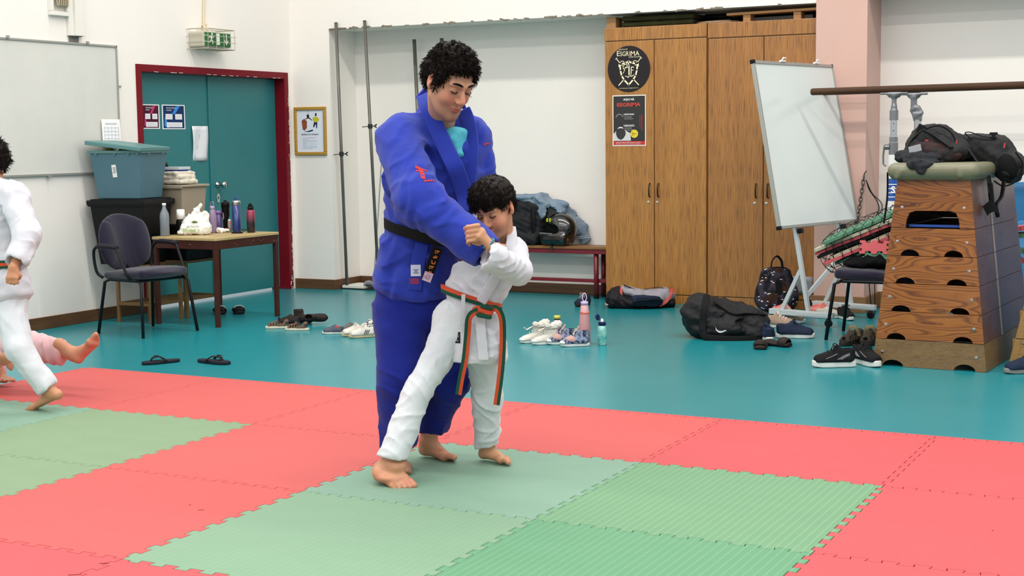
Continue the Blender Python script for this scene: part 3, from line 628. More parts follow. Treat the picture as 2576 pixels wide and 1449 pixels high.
mSeatFab = M('dark_violet_fabric', '#1b1829', rough=.95, col2='#211d31', nscale=40, bump=.3, bscale=400, sheen=.3)
mChairBlk = M('black_steel_tube', '#17171a', rough=.35); mArm = M('dark_foam_arm', '#26242a', rough=.7)
def rounded_rect(w, d, r, n=6):
    out = []
    for cx_, cy_, a0 in ((w / 2 - r, -d / 2 + r, -90), (w / 2 - r, d / 2 - r, 0), (-w / 2 + r, d / 2 - r, 90), (-w / 2 + r, -d / 2 + r, 180)):
        for k in range(n + 1): a = math.radians(a0 + 90 * k / n); out.append((cx_ + r * math.cos(a), cy_ + r * math.sin(a)))
    return out
def office_chair(label, loc, rz, arms=True):
    t = thing('office_chair', label, 'chair', loc, rz, 'dark violet visitor chairs')      # faces local +x
    sdf('seat', [b_((.0, 0, .438), (.215, .215, .026), RY(-.05), rd=.025), e_((.06, 0, .446), (.20, .232, .034)), ], mSeatFab, t, .008, .05, world=False)
    prim = []
    for i in range(9):
        u = -1 + i / 4; prim.append(e_((-.215 - .045 * (1 - u * u), .165 * u, .655), (.028, .065, .205 - .05 * u * u), RY(-.16)))
    sdf('backrest', prim, mSeatFab, t, .008, .04, world=False)
    R1 = .012
    for s in (-1, 1):
        m = MB(); m.tube([(.16, .2 * s, .405), (.21, .215 * s, .38), (.255, .25 * s, 0.004)], R1, 8); m.build('leg', mChairBlk, t, world=False, smooth=True)
        m = MB(); m.tube([(-.14, .2 * s, .405), (-.19, .215 * s, .38), (-.24, .25 * s, 0.004)], R1, 8); m.build('leg', mChairBlk, t, world=False, smooth=True)
        if not arms: continue
        m = MB(); m.tube(curve_pts([(.12, .235 * s, .41), (.11, .262 * s, .46), (.04, .272 * s, .6), (.0, .272 * s, .635), (-.17, .272 * s, .64), (-.235, .268 * s, .60), (-.235, .25 * s, .46), (-.2, .22 * s, .41)], 5), .011, 8); m.build('arm_frame', mChairBlk, t, world=False, smooth=True)
        m = MB(); m.tube([(.03, .272 * s, .640), (-.02, .272 * s, .646), (-.14, .272 * s, .648), (-.185, .272 * s, .642)], [.018, .021, .021, .018], 10, flat=(1.15, .8)); m.build('arm_pad', mArm, t, world=False, smooth=True)
    m = MB(); m.tube([(-.14, -.2, .4), (-.14, .2, .4)], R1, 8); m.tube([(.16, -.2, .4), (.16, .2, .4)], R1, 8); m.tube([(-.14, -.2, .4), (.16, -.2, .4)], R1, 8); m.tube([(-.14, .2, .4), (.16, .2, .4)], R1, 8)
    m.bar((-.16, 0, .42), (-.29, 0, .55), .05, .006, (0, 1, 0)); m.build('seat_frame', mChairBlk, t, world=False)
    return t
office_chair('dark violet armchair with black steel legs beside the small table', (-.93, 1.60, 0), -.16)
office_chair('dark violet chair under the net bag, beside the vaulting box', (3.945, 3.29, 0), PI + .02, False)

# ---------------------------------------------------------------- things on the table
ZT = .668
def bottle(name, label, cat, loc, parts, group=None, rz=0):
    t = thing(name, label, cat, loc, rz, group)
    for pn, mat, prof in parts:
        m = MB(); m.lathe(prof, (0, 0, 0), 24); m.build(pn, mat, t, world=False, smooth=True)
    return t
def tb(px, py): p = at_z(px, py, ZT); return (p.x, p.y, ZT + .0005)
G1 = 'drinking bottles on the table'
mClear = M('clear_plastic', '#aab4ba', rough=.1, alpha=.42, coat=.5); mWater = M('water_tint', '#5d6a78', rough=.05, alpha=.5)
bottle('water_bottle', 'clear plastic water bottle half full, at the left end of the table', 'bottle', (-1.165, 2.10, ZT + .0005), [('bottle_body', mClear, [(.03, 0), (.036, .006), (.036, .15), (.034, .17), (.014, .215), (.013, .235)]), ('water', mWater, [(.033, .004), (.033, .135), (.001, .136)]), ('cap', mWhiteP, [(.015, .232), (.015, .25), (.001, .251)])], G1)
bottle('water_bottle', 'dark flask with a white cup lid behind the clear bottle', 'bottle', (-1.15, 2.27, ZT + .0005), [('bottle_body', mBlackP, [(.035, 0), (.037, .1), (.028, .125)]), ('cup_lid', mWhiteP, [(.034, .12), (.030, .195), (.001, .197)])], G1)
mLil = M('lilac_metal', '#8d7a98', rough=.35); mPur = M('purple_metal', '#5b4276', rough=.35); mBlueB = M('blue_metal', '#16306a', rough=.35, coat=.3)
t = bottle('water_bottle', 'pale lilac bottle with a loop lid behind the plastic bag', 'bottle', tb(536, 586), [('bottle_body', mLil, [(.028, 0), (.031, .005), (.031, .13), (.022, .175), (.018, .185)]), ('lid', M('pale_lilac', '#a894b0', rough=.4), [(.019, .185), (.019, .21), (.001, .211)])], G1)
m = MB(); m.tube([(0.016 * math.cos(a), 0, .225 + .02 * math.sin(a)) for a in np.linspace(0, 2 * PI, 13)[:-1]], .004, 6, closed=True); m.build('loop', mLil, t, world=False, smooth=True)
t = bottle('water_bottle', 'purple bottle with a side strap, next to the lilac bottle', 'bottle', tb(551, 583), [('bottle_body', mPur, [(.026, 0), (.029, .005), (.029, .14)]), ('lid', M('violet_lid', '#7a5b98', rough=.4), [(.03, .14), (.03, .16), (.022, .168), (.001, .17)])], G1)
m = MB(); m.tube(curve_pts([(.028, 0, .155), (.05, -.01, .15), (.065, -.02, .115), (.06, -.02, .10)]), .006, 6, flat=(.5, 1.4)); m.build('strap', M('grey_strap', '#8f8798', rough=.6), t, world=False)
bottle('shaker_bottle', 'tall black bottle with a ribbed black lid, beside the purple bottle', 'bottle', tb(569, 583), [('bottle_body', mBlackP, [(.02, 0), (.022, .1), (.031, .13), (.031, .19), (.033, .195)]), ('lid', M('black_ribbed', '#0c0c0e', rough=.55), [(.034, .195), (.034, .225), (.028, .235), (.012, .237), (.012, .25), (.001, .251)])], G1)
t = bottle('water_bottle', 'tall navy blue bottle with silver neck and flip straw on the table', 'bottle', tb(596, 584), [('bottle_body', mBlueB, [(.031, 0), (.034, .006), (.034, .215)]), ('neck_ring', mChrome, [(.0345, .215), (.0345, .248), (.03, .25), (.001, .251)])], G1)
m = MB(); m.tube([(0, 0, .25), (-.004, 0, .275), (-.012, 0, .29)], [.01, .008, .006], 8, flat=(1, .6)); m.tube([(.004, 0, .25), (.012, 0, .262)], .008, 8); m.build('flip_straw', M('blue_cap', '#1b3f86', rough=.4), t, world=False, smooth=True)
mGrad = M('red_to_black_metal', '#8c1f45', rough=.35, coat=.2)
nt = mGrad.node_tree; tc = [n for n in nt.nodes if n.type == 'TEX_COORD'][0]; sp = nt.nodes.new('ShaderNodeSeparateXYZ'); rp = nt.nodes.new('ShaderNodeValToRGB'); nt.links.new(tc.outputs['Object'], sp.inputs[0]); mr = nt.nodes.new('ShaderNodeMapRange'); mr.inputs[2].default_value = .2; nt.links.new(sp.outputs['Z'], mr.inputs[0]); nt.links.new(mr.outputs[0], rp.inputs[0]); rp.color_ramp.elements[0].position = .38; rp.color_ramp.elements[0].color = hexc('#17131a'); rp.color_ramp.elements[1].position = .72; rp.color_ramp.elements[1].color = hexc('#8c1f45'); nt.links.new(rp.outputs[0], nt.nodes['Principled BSDF'].inputs['Base Color'])
t = bottle('water_bottle', 'red to black two-tone bottle at the right end of the table', 'bottle', tb(632, 585), [('bottle_body', mGrad, [(.03, 0), (.033, .006), (.033, .165), (.026, .178)]), ('lid', mBlackP, [(.024, .178), (.024, .2), (.018, .204), (.001, .205)])], G1)
m = MB(); m.tube([(-.02, 0, .2), (-.012, 0, .22), (.012, 0, .22), (.02, 0, .2)], .005, 6); m.tube([(0, 0, .2), (0, 0, .232)], .007, 8); m.build('spout', mBlackP, t, world=False, smooth=True)
bottle('cosmetic_tube', 'small colourful patterned carton between the black and navy bottles', 'carton', tb(578, 584), [('carton_body', M('multicolour_print', '#b8452e', rough=.5, col2='#2a8f86', nscale=60, contrast=3), [(.014, 0), (.016, .005), (.014, .09)]), ('carton_top', mWhiteP, [(.013, .09), (.01, .1), (.001, .101)])], G1)
# carrier bag
mBag = M('white_carrier_bag', '#e9e8e0', rough=.4, sss=.0, bump=.35, bscale=30)
c0 = Vector(tb(486, 592)) + Vector((-.02, .06, 0))
t = thing('carrier_bag', 'crumpled white plastic shopping bag with green print on the table', 'shopping bag', c0)
def L_(x, y, z): return c0 + RH * x + FH * y + UP * z
sdf('bag_body', [b_(L_(0, 0, .045), (.115, .07, .042), RZ(.475), rd=.035), e_(L_(.0, 0, .09), (.085, .055, .06), RZ(.475)), e_(L_(-.1, -.02, .02), (.04, .05, .02), RZ(.475)),
    ec_(L_(-.07, -.01, .07), L_(.01, .0, .19), (.03, .012), (.022, .010), RH), ec_(L_(.01, 0, .19), L_(.045, 0, .235), (.022, .01), (.012, .007), RH), ec_(L_(-.045, .02, .1), L_(.03, .02, .22), (.018, .007), (.01, .006), RH),
    ec_(L_(.06, 0, .08), L_(.085, 0, .175), (.04, .012), (.018, .01), RH), ec_(L_(.085, 0, .17), L_(.045, 0, .13), (.014, .008), (.012, .008), RH)],
    mBag, t, .005, .018, lambda P: .005 * noise3(P, 28, 11) + .003 * noise3(P, 75, 12))
text_part(0, 'bag_print', 'so futuro', L_(-.055, -.0785, .062), RH, UP, .017, mInk, t, width=.095)
text_part(0, 'bag_print', 'familiae o', L_(-.085, -.0785, .030), RH, UP, .022, M('leaf_green_ink', '#7fae3c'), t, width=.13, bold=.01)
m = MB(); m.prism([(0, 0), (.02, .012), (.045, .006), (.05, -.004), (.02, -.008)], L_(-.02, -.066, .1), RH, UP, .001); m.build('bag_leaf', M('olive_ink', '#5d6a2c'), t)
c1 = Vector(tb(556, 586)); t = thing('tissue', 'crumpled white tissue lying in front of the lilac bottle', 'tissue', c1)
sdf('tissue_body', [e_(c1 + Vector((0, 0, .018)), (.04, .03, .018)), e_(c1 + RH * .035 + UP * .02, (.028, .014, .01), RZ(.5)), e_(c1 - RH * .02 + UP * .028, (.02, .02, .016))], M('tissue_paper', '#ece6da', rough=.9), t, .004, .015, lambda P: .006 * noise3(P, 40, 14))
m = MB(); p = Vector(tb(597, 587)); m.box(p + UP * .006 + RH * .0, (.085, .05, .010), RZ(.5)); o = m.build('wallet', mBlackP, bevel=.004); tag(o, 'flat black wallet lying under the navy bottle on the table', 'wallet')
p = Vector(tb(620, 583)); t = thing('sunglasses', 'small brown-tinted sunglasses lying beside the two-tone bottle', 'sunglasses', p)
m = MB(); m.tube([p + RH * (-.02 + .014 * math.cos(a)) + UP * (.012 + .009 * math.sin(a)) for a in np.linspace(0, 2 * PI, 11)[:-1]], .0025, 5, closed=True); m.tube([p + RH * (.012 + .014 * math.cos(a)) + UP * (.012 + .009 * math.sin(a)) for a in np.linspace(0, 2 * PI, 11)[:-1]], .0025, 5, closed=True); m.tube([p + RH * .026 + UP * .012, p + RH * .03 + FH * .05 + UP * .008], .002, 5); m.build('glasses_frame', mBlackP, t)
# ================================================================ BACK WALL: POLES, BENCH, CABINETS
mPole = M('dull_pole_steel', '#7d7b72', rough=.35, metal=.35, col2='#55534d', nscale=5, stretch=(1, 1, .4))
for lab, bx, by, tx, ty, tz, cz_ in (('long steel post with a clamp, leftmost of the leaning posts', 873, 718, 845, 57, 4.635, 387), ('long leaning steel post with a higher clamp, second from left', 952, 704, 917, 52, 4.635, 318),
                                 ('shorter steel post just left of the man\'s head', 1068, 640, 1042, 100, 4.97, None), ('steel post mostly hidden behind the man\'s head', 1130, 640, 1111, 97, 4.97, None)):
    top = at_y(tx, ty, tz); t0 = at_y(bx, by, 4.745 if tz < 4.9 else 4.98)
    d = (top - t0).normalized(); k = (t0.z - .034) / d.z; base = t0 - d * k
    t = thing('steel_post', lab, 'post', base, 0, 'tall steel posts leaning in the wall recess')
    m = MB(); m.tube([base, top], .0145 if cz_ else .017, 16); m.build('pole', mPole, t, smooth=True)
    m = MB(); m.tube([top - d * .004, top + d * .003], .0155 if cz_ else .018, 16); m.build('end_cap', M('grey_cap', '#55544f'), t)
    if cz_:
        z = 1.256 if cz_ == 387 else 1.505; p = base + d * ((z - base.z) / d.z); m = MB(); m.tube([p - UP * .02, p + UP * .02], .021, 12); m.build('clamp', M('dark_iron', '#33322f', rough=.5, metal=.5), t)
        cl = t.children[-1]; m = MB(); m.tube([p, p - X_ * .085 - UP * .006], .004, 6); m.build('clamp_pin', M('dark_iron', '#33322f'), t); m = MB(); m.tube([p, p + X_ * .045], .005, 6); m.tube([p + X_ * .045, p + X_ * .07 + UP * .016], .006, 6); m.tube([p + X_ * .045, p + X_ * .068 - UP * .014], .006, 6); m.build('wing_nut', M('dark_iron', '#33322f'), t)
    if t0.z > 0: pass
G = 'white base plates of the posts'
m = MB(); m.span((-1.35, 4.72, .004), (-.2, 5.06, .010)); tag(m.build('rubber_sheet', M('dark_grey_rubber', '#2f302f', rough=.7)), 'thin dark grey rubber sheet under the white base plates', 'rubber sheet')
for lab, xa, xb in (('white base plate under the leftmost steel post', -1.33, -1.09), ('white base plate partly hidden by the man\'s legs', -.96, -.7)):
    m = MB(); m.span((xa, 4.73, .0105), (xb, 5.0, .036)); tag(m.build('base_plate', M('white_painted_board', '#d9d6cc', rough=.5), bevel=.003), lab, 'base plate', G)
c = Vector((-.97, 4.86, .06)); t = thing('grey_trainers_pile', 'jumble of grey straps and folded fittings between the base plates', 'straps', (c.x, c.y, .036))
sdf('strap_bundle', [b_(c + Vector((-.04, -.03, -.004)), (.12, .05, .018), RZ(.3), rd=.012), b_(c + Vector((.06, .02, .006)), (.11, .04, .018), RZ(-.2) @ RY(.1), rd=.012), c_(c + Vector((-.1, -.05, .0)), c + Vector((.03, -.06, .012)), .015), c_(c + Vector((.0, .03, .01)), c + Vector((.14, -.02, .0)), .014)], M('grey_webbing', '#8d8e90', rough=.8, col2='#5d5e60', nscale=25, contrast=2), t, .006, .006, lambda P: .006 * noise3(P, 30, 3))
m = MB(); m.box(c + Vector((.03, -.04, .036)), (.1, .03, .02), RZ(-.5)); m.build('black_buckle', mBlackP, t, bevel=.003)
t.name = 'strap_pile'
p0 = at_y(963, 312, 4.99); p1 = at_y(950, 560, 4.99); t = thing('hooked_stick', 'black hooked rod standing behind the man\'s shoulder', 'rod', (p1.x - .02, p1.y, .036))
b0 = Vector((p1.x - .06, 4.99, .036)); m = MB(); m.tube(curve_pts([b0, p1, p0 - UP * .12]), .006, 8); m.build('rod', mGreyAl, t); m = MB(); m.tube(curve_pts([p0 - UP * .14, p0 - UP * .03, p0 + X_ * .012, p0 + X_ * .024 - UP * .03, p0 + X_ * .02 - UP * .12]), .011, 10); m.build('handle', mBlackP, t, smooth=True)

# bench
mBenchRed = M('bench_red_steel', '#6e1220', rough=.35); mBenchWood = M('bench_wood', '#8e6233', rough=.45, col2='#7a5129', nscale=4, stretch=(1, 14, 4))
t = thing('bench', 'long low bench with wooden slats and dark red steel frame by the back wall', 'bench', (.6, 4.92, 0))
for ya, yb in ((4.79, 4.90), (4.91, 5.02)):
    m = MB(); m.span((-.26, ya, .425), (1.36, yb, .448)); m.build('slat', mBenchWood, t, bevel=.003)
m = MB(); m.span((-.24, 4.80, .385), (1.355, 4.825, .424)); m.span((-.24, 4.99, .385), (1.355, 5.015, .424)); m.build('top_rail', mBenchRed, t, bevel=.003)
m = MB(); m.span((-.24, 4.845, .135), (1.355, 4.87, .165)); m.span((1.21, 4.84, .135), (1.235, 5.0, .165)); m.build('lower_rail', mBenchRed, t, bevel=.003)
for x in (-.2, 1.215):
    for y in (4.835, 4.99):
        m = MB(); m.tube([(x, y, .0), (x, y, .40)], .021, 16); lg = m.build('leg', mBenchRed, t, smooth=True); m = MB(); m.tube([(x, y, .0), (x, y, .03)], .024, 16); o = m.build('rubber_foot', mBlackP, t); o.parent = lg

# black rucksack, denim jacket and helmet on the bench
mBlkNylon = M('black_nylon', '#1b1b1d', rough=.6, col2='#242426', nscale=12, bump=.25, bscale=300); mDenim = M('washed_denim', '#8494a2', rough=.9, col2='#64788b', nscale=7, contrast=1, bump=.3, bscale=240)
t = thing('backpack', 'large black rucksack standing on the bench behind the boy', 'backpack', (.54, 4.9, .449), 0, None)
sdf('bag_body', [b_((.53, 4.91, .645), (.165, .09, .19), RY(.05), rd=.05), b_((.50, 4.85, .60), (.12, .07, .12), rd=.05), b_((.52, 4.85, .50), (.15, .08, .05), rd=.04)], mBlkNylon, t, .008, .03, lambda P: .006 * noise3(P, 14, 21) + .0025 * np.sin(P[..., 2] * 130 + 6 * P[..., 0] * 9))
m = MB(); m.tube(curve_pts([(.62, 4.80, .78), (.64, 4.79, .65), (.62, 4.80, .50)]), .006, 6, flat=(2.4, .7)); m.build('side_strap', mBlackP, t)
m = MB(); m.tube(curve_pts([(.36, 4.86, .52), (.45, 4.79, .55), (.58, 4.785, .54), (.68, 4.82, .52)]), .004, 6); m.build('pocket_seam', M('dark_seam', '#070708'), t)
t = thing('denim_jacket', 'pale blue denim jacket thrown over the black rucksack and hanging to the bench', 'jacket', (.75, 4.98, .449))
pr = [ec_((.42, 4.92, .86), (.66, 4.95, .865), (.10, .025), (.11, .03), (0, 1, 0)), ec_((.64, 4.93, .865), (.86, 4.97, .74), (.11, .028), (.10, .024), (0, 1, 0)), ec_((.84, 4.985, .75), (.98, 5.03, .56), (.07, .022), (.055, .02), (.6, .3, .5)),
      ec_((.97, 5.03, .58), (1.04, 5.03, .475), (.05, .02), (.05, .02), (1, 0, 0)), ec_((.62, 4.85, .83), (.72, 4.84, .70), (.05, .012), (.03, .01), (1, 0, 0.5)), ec_((.55, 4.90, .86), (.60, 4.85, .80), (.05, .015), (.02, .01), (1, 0, 0)), e_((.80, 4.95, .80), (.11, .05, .04))]
sdf('jacket_body', pr, mDenim, t, .007, .03, lambda P: .007 * noise3(P, 9, 31) + .003 * noise3(P, 26, 32))
m = MB(); m.tube([(.97, 4.995, .50), (1.08, 5.0, .515)], .003, 5); m.tube([(.965, 4.99, .515), (1.07, 4.995, .53)], .002, 5); m.build('cuff_seam', M('pale_seam', '#b7bdc4'), t)
t = thing('motorcycle_helmet', 'glossy black full-face helmet with yellow-green stripes on the bench', 'helmet', (.87, 4.88, .449))
c = Vector((.87, 4.87, .595)); mHel = M('glossy_black_brown', '#0f0b0a', rough=.08, coat=1)
sdf('shell', [e_(c, (.150, .12, .142), RZ(-.2)), b_(c + Vector((-.03, -.02, -.08)), (.135, .105, .062), RZ(-.1), rd=.05), b_(c + Vector((-.10, -.06, .005)), (.115, .09, .036), RZ(.3) @ RY(.12), rd=.03, sub=True), e_(c + Vector((0, 0, -.18)), (.1, .08, .09), sub=True)], mHel, t, .005, .015)
sdf('lining', [e_(c + Vector((-.01, .0, 0)), (.115, .085, .10))], M('helmet_lining', '#050505', rough=.9), t, .008)
sdf('visor', [b_(c + Vector((-.075, -.045, -.045)), (.10, .075, .012), RZ(.3) @ RY(.08), rd=.008)], M('smoked_visor', '#1b1c1e', rough=.05, coat=1), t, .004)
m = MB(); mY = M('fluo_yellow', '#c6cf3c', rough=.4)
for x, y, z, w in ((-.085, -.104, .078, .012), (-.055, -.110, .080, .012), (-.135, -.09, -.085, .014), (-.105, -.104, -.085, .014)): m.box(c + Vector((x, y, z)), (w, .01, .03 if z > 0 else .055), RZ(-.4) @ RY(.1))
m.build('stripes', mY, t); m = MB(); m.tube(curve_pts([c + Vector((-.06, -.08, -.135)), c + Vector((-.05, -.1, -.145)), c + Vector((-.045, -.115, -.18))]), .006, 6, flat=(1.6, .5)); m.build('chin_strap', mBlackP, t)

# wardrobes
def wood_mat(name, c1, c2, c3, stretch, sc=3.0, wave=0.0, rough=.42, bands=0):
    m = M(name, c1, rough=rough, col2=c2, nscale=sc, stretch=stretch, contrast=1.2, coat=.15)
    nt = m.node_tree; N = nt.nodes; L = nt.links; b = N['Principled BSDF']; src = b.inputs['Base Color'].links[0].from_socket
    mp = [n for n in N if n.type == 'MAPPING'][0]; n2 = N.new('ShaderNodeTexNoise'); n2.inputs['Scale'].default_value = sc * 9; n2.inputs['Detail'].default_value = 6; L.new(mp.outputs[0], n2.inputs['Vector'])
    mx = N.new('ShaderNodeMixRGB'); mx.inputs[2].default_value = hexc(c3); mr = N.new('ShaderNodeMapRange'); mr.inputs[1].default_value = .48; mr.inputs[2].default_value = .68; mr.inputs[4].default_value = .85
    L.new(n2.outputs['Fac'], mr.inputs[0]); L.new(mr.outputs[0], mx.inputs[0]); L.new(src, mx.inputs[1]); L.new(mx.outputs[0], b.inputs['Base Color'])
    return m
mCab1 = wood_mat('wardrobe_veneer', '#b27a36', '#9a652b', '#69431b', (6, 6, .22)); mCab2 = wood_mat('wardrobe_veneer_red', '#ab7234', '#93602b', '#613c1a', (6, 6, .22))
mHandle = M('bronze_handle', '#3a2a22', rough=.35, metal=.6)
def wardrobe(label, xa, xb, xs, mt, hx, dz):
    t = thing('wardrobe', label, 'wardrobe', ((xa + xb) / 2, 4.9, 0), 0, 'tall wooden wardrobes by the pillar'); Y = 4.69; zt = 2.278
    m = MB(); m.span((xa, Y + .02, .0), (xb, 5.08, 2.27)); m.build('body', mt, t)
    m = MB(); m.span((xa, Y - .004, 2.172 + dz), (xb - .002, Y + .02, zt)); m.span((xa, Y + .02, zt - .008), (xb, 5.08, zt)); m.build('header_panel', mt, t, bevel=.003)
    m = MB(); m.span((xa, Y + .004, 0), (xb, Y + .02, .072)); m.build('plinth', mt, t, bevel=.002)
    for k, (a, b) in enumerate(((xa + .003, xs - .003), (xs + .003, xb - .004))):
        m = MB(); m.span((a, Y, .078), (b, Y + .02, 2.166 + dz)); d = m.build('door', mt, t, bevel=.003); h = hx[k]
        m = MB(); m.tube([(h, Y, .995), (h, Y - .022, .985), (h, Y - .025, .94), (h, Y - .022, .893), (h, Y, .883)], .006, 8); o = m.build('handle', mHandle, t, smooth=True); o.parent = d
        m = MB(); m.lathe([(.011, 0), (.011, .004), (.001, .005)], (h - .012, Y, .84), 12, (0, -1, 0)); o = m.build('lock', mChrome, t); o.parent = d
wardrobe('tall wooden wardrobe with the round black sign on its door, left of two', 1.366, 2.262, 1.807, mCab1, (1.768, 1.846), 0)
wardrobe('tall wooden wardrobe behind the tilted whiteboard, right of two', 2.270, 3.158, 2.735, mCab2, (2.678, 2.775), -.012)
m = MB(); m.span((3.159, 4.70, 0), (3.164, 5.08, 2.3)); o = m.build('gap_shade_strip', M('gap_shade_black', '#0c0a09')); tag(o, 'narrow black strip for the shaded gap between the right wardrobe and the pink pillar', 'gap shade')  # black strip stands in for the shade in this gap
t = thing('grey_tape', 'grey plastic sheet taped at the bottom of the right wardrobe', 'plastic sheet', (3.05, 4.68, .16)); m = MB(); m.grid([[Vector((2.955 + .2 * u, 4.682 + .003 * math.sin(9 * u + 5 * v), .125 + .14 * v)) for u in np.linspace(0, 1, 6)] for v in np.linspace(0, 1, 5)]); o = m.build('sheet', M('grey_plastic_sheet', '#8a8a8c', rough=.4, bump=.5, bscale=20), t, smooth=True); solid(o, .002)
t.name = 'plastic_sheet'
# objects on the wardrobes
zt = 2.279
m = MB(); m.span((1.372, 4.72, zt), (1.455, 4.86, zt + .092)); tag(m.build('wood_block', M('offcut_wood', '#a37a4c', rough=.6, col2='#8f6a40', stretch=(1, 1, 8)), bevel=.002), 'small upright wooden block at the left end of the wardrobe top', 'wood block')
for k, lab in enumerate(('lower dark olive pad lying on the left wardrobe', 'upper dark olive pad lying on the left wardrobe, top of the stack')):
    z = zt + .024 + .0455 * k; pr = [b_((1.815, 4.9, z), (.318, .17, .022), rd=.02)]
    o = sdf('olive_pad', pr, M('dark_olive_cloth', '#34341c', rough=.9, col2='#2a2a16', nscale=8), None, .008, 0, lambda P: .002 * noise3(P, 12, 3)); tag(o, lab, 'pad', 'olive pads on the wardrobe')
m = MB(); m.lathe([(.2, 0), (.205, .01), (.2, .016)], (2.31, 4.9, zt + .001), 40, None); m.lathe([(.12, .016), (.11, .02)], (2.31, 4.9, zt + .001), 30); tag(m.build('wooden_disc', M('pale_plywood', '#a8896a', rough=.5)), 'flat round wooden board lying across both wardrobes', 'round board')
m = MB(); m.lathe([(.05, 0), (.06, .03), (.055, .05), (.03, .065)], (2.43, 4.95, zt + .023), 20); tag(m.build('black_pot', mBlackP), 'small black pot standing on the round wooden board', 'pot')
t = thing('wooden_plank', 'long pale plank on two short blocks lying on the right wardrobe', 'plank', (2.8, 4.78, zt)); m = MB(); m.box((2.79, 4.78, zt + .068), (.75, .12, .02), RY(-.012)); m.build('board', M('pale_pine', '#a87a42', rough=.5, col2='#98693a', stretch=(1, 12, 6)), t, bevel=.002)
for x in (2.58, 2.99): m = MB(); m.span((x - .03, 4.73, zt), (x + .03, 4.83, zt + .058)); m.build('block', M('pale_pine', '#a87a42'), t)
m = MB(); m.tube([(2.14, 5.0, zt + .075), (3.14, 5.0, zt + .08)], .025, 14); m.span((2.16, 4.96, zt), (2.2, 5.04, zt + .05)); m.span((3.05, 4.96, zt), (3.09, 5.04, zt + .055)); tag(m.build('black_tube', mBlackP), 'long black rolled tube lying at the back of the wardrobe tops', 'tube')

# round sign and poster on the left wardrobe door
Yp = 4.6885; mCream = M('cream_ink', '#efe3bd', rough=.6)
t = thing('round_sign', 'round black fencing school sign with shield and crossed swords on the wardrobe', 'sign', (1.585, Yp, 1.94)); C = Vector((1.585, Yp, 1.938))
m = MB(); m.lathe([(.187, 0), (.189, .002), (.187, .004)], C, 64, (0, -1, 0)); m.build('disc', M('charcoal_board', '#262224', rough=.45), t)
def sg(mb, pts, yy=Yp - .0052): mb.prism([(C.x + a, C.z + b) for a, b in pts], (0, yy, 0), (1, 0, 0), (0, 0, 1), .0007)
def stroke(mb, pts, w, yy=Yp - .0052):
    for a, b in zip(pts[:-1], pts[1:]):
        a = Vector(a); b = Vector(b); d = (b - a); 
        if d.length < 1e-6: continue
        d.normalize(); n = Vector((-d.y, d.x)) * w / 2; e = d * w * .35; sg(mb, [tuple(a - e - n), tuple(b + e - n), tuple(b + e + n), tuple(a - e + n)], yy)
m = MB(); shield = [(0, .062), (.03, .047), (.062, .042), (.078, .044), (.074, -.01), (.062, -.055), (.04, -.09), (0, -.13), (-.04, -.09), (-.062, -.055), (-.074, -.01), (-.078, .044), (-.062, .042), (-.03, .047), (0, .062)]
stroke(m, shield, .013); m.build('shield', mCream, t)
m = MB()
for s in (-1, 1):
    stroke(m, [(s * .112, .09), (s * .058, .028)], .006); stroke(m, [(s * .045, -.088), (s * .088, -.132)], .008); stroke(m, [(s * .105, .092), (s * .115, .084)], .008); stroke(m, [(s * .04, .056), (s * .05, .066), (s * .07, .062), (s * .085, .045), (s * .088, .02)], .006)
m.build('swords', mCream, t)
m = MB(); stroke(m, [(-.045, .0), (-.05, .018), (-.04, .034), (-.022, .04), (-.01, .03), (-.018, .016)], .006, Yp - .0058); stroke(m, [(-.002, .045), (.004, .03), (.004, -.055), (-.006, -.068)], .011, Yp - .0058); stroke(m, [(-.028, .01), (.004, .014)], .005, Yp - .0058); stroke(m, [(-.03, .015), (-.04, -.02), (-.05, -.034)], .005, Yp - .0058)
stroke(m, [(.045, .012), (.024, .016), (.022, -.045), (.018, -.06)], .007, Yp - .0058); stroke(m, [(.024, -.015), (.042, -.01)], .005, Yp - .0058); stroke(m, [(.01, -.06), (.03, -.062), (.046, -.05)], .006, Yp - .0058); stroke(m, [(-.03, -.06), (-.01, -.062), (.01, -.055)], .005, Yp - .0058); m.build('monogram', mCream, t)
text_part(0, 'sign_title', 'E', (C.x - .104, Yp - .005, C.z + .108), X_, Z_, .042, mCream, t, width=.026); text_part(0, 'sign_title', 'SGR', (C.x - .075, Yp - .005, C.z + .106), X_, Z_, .038, mCream, t, width=.077); text_part(0, 'sign_title_accent', 'I', (C.x + .007, Yp - .005, C.z + .106), X_, Z_, .038, M('salmon_ink', '#d99a7c'), t, width=.008); text_part(0, 'sign_title', 'MA', (C.x + .02, Yp - .005, C.z + .106), X_, Z_, .038, mCream, t, width=.076)
text_part(0, 'sign_small_text', 'ESCOLA DE', (C.x - .085, Yp - .005, C.z + .156), X_, Z_, .010, mCream, t, width=.075); text_part(0, 'sign_small_text', 'ANDRE SUCCENA', (C.x + .0, Yp - .005, C.z + .092), X_, Z_, .009, mCream, t, width=.11); text_part(0, 'sign_small_text', 'escoladeesgrima@gmail.com', (C.x - .085, Yp - .005, C.z - .162), X_, Z_, .009, mCream, t, width=.17)
t = thing('poster', 'black and red fencing poster with a masked fencer on the wardrobe, below the round sign', 'poster', (1.585, Yp, 1.306)); xa, xb, za, zb = 1.437, 1.735, 1.305, 1.724
def fl(name, col, boxes, dy, polys=()):
    m = MB()
    for a, b, c_2, d in boxes: m.span((xa + a, Yp - dy - .0004, za + c_2), (xa + b, Yp - dy, za + d))
    for P_ in polys: m.prism([(xa + a, za + b) for a, b in P_], (0, Yp - dy, 0), (1, 0, 0), (0, 0, 1), .0005)
    return m.build(name, M('ink_' + col[1:], col, rough=.35, coat=.2), t)
W_, H_ = xb - xa, zb - za
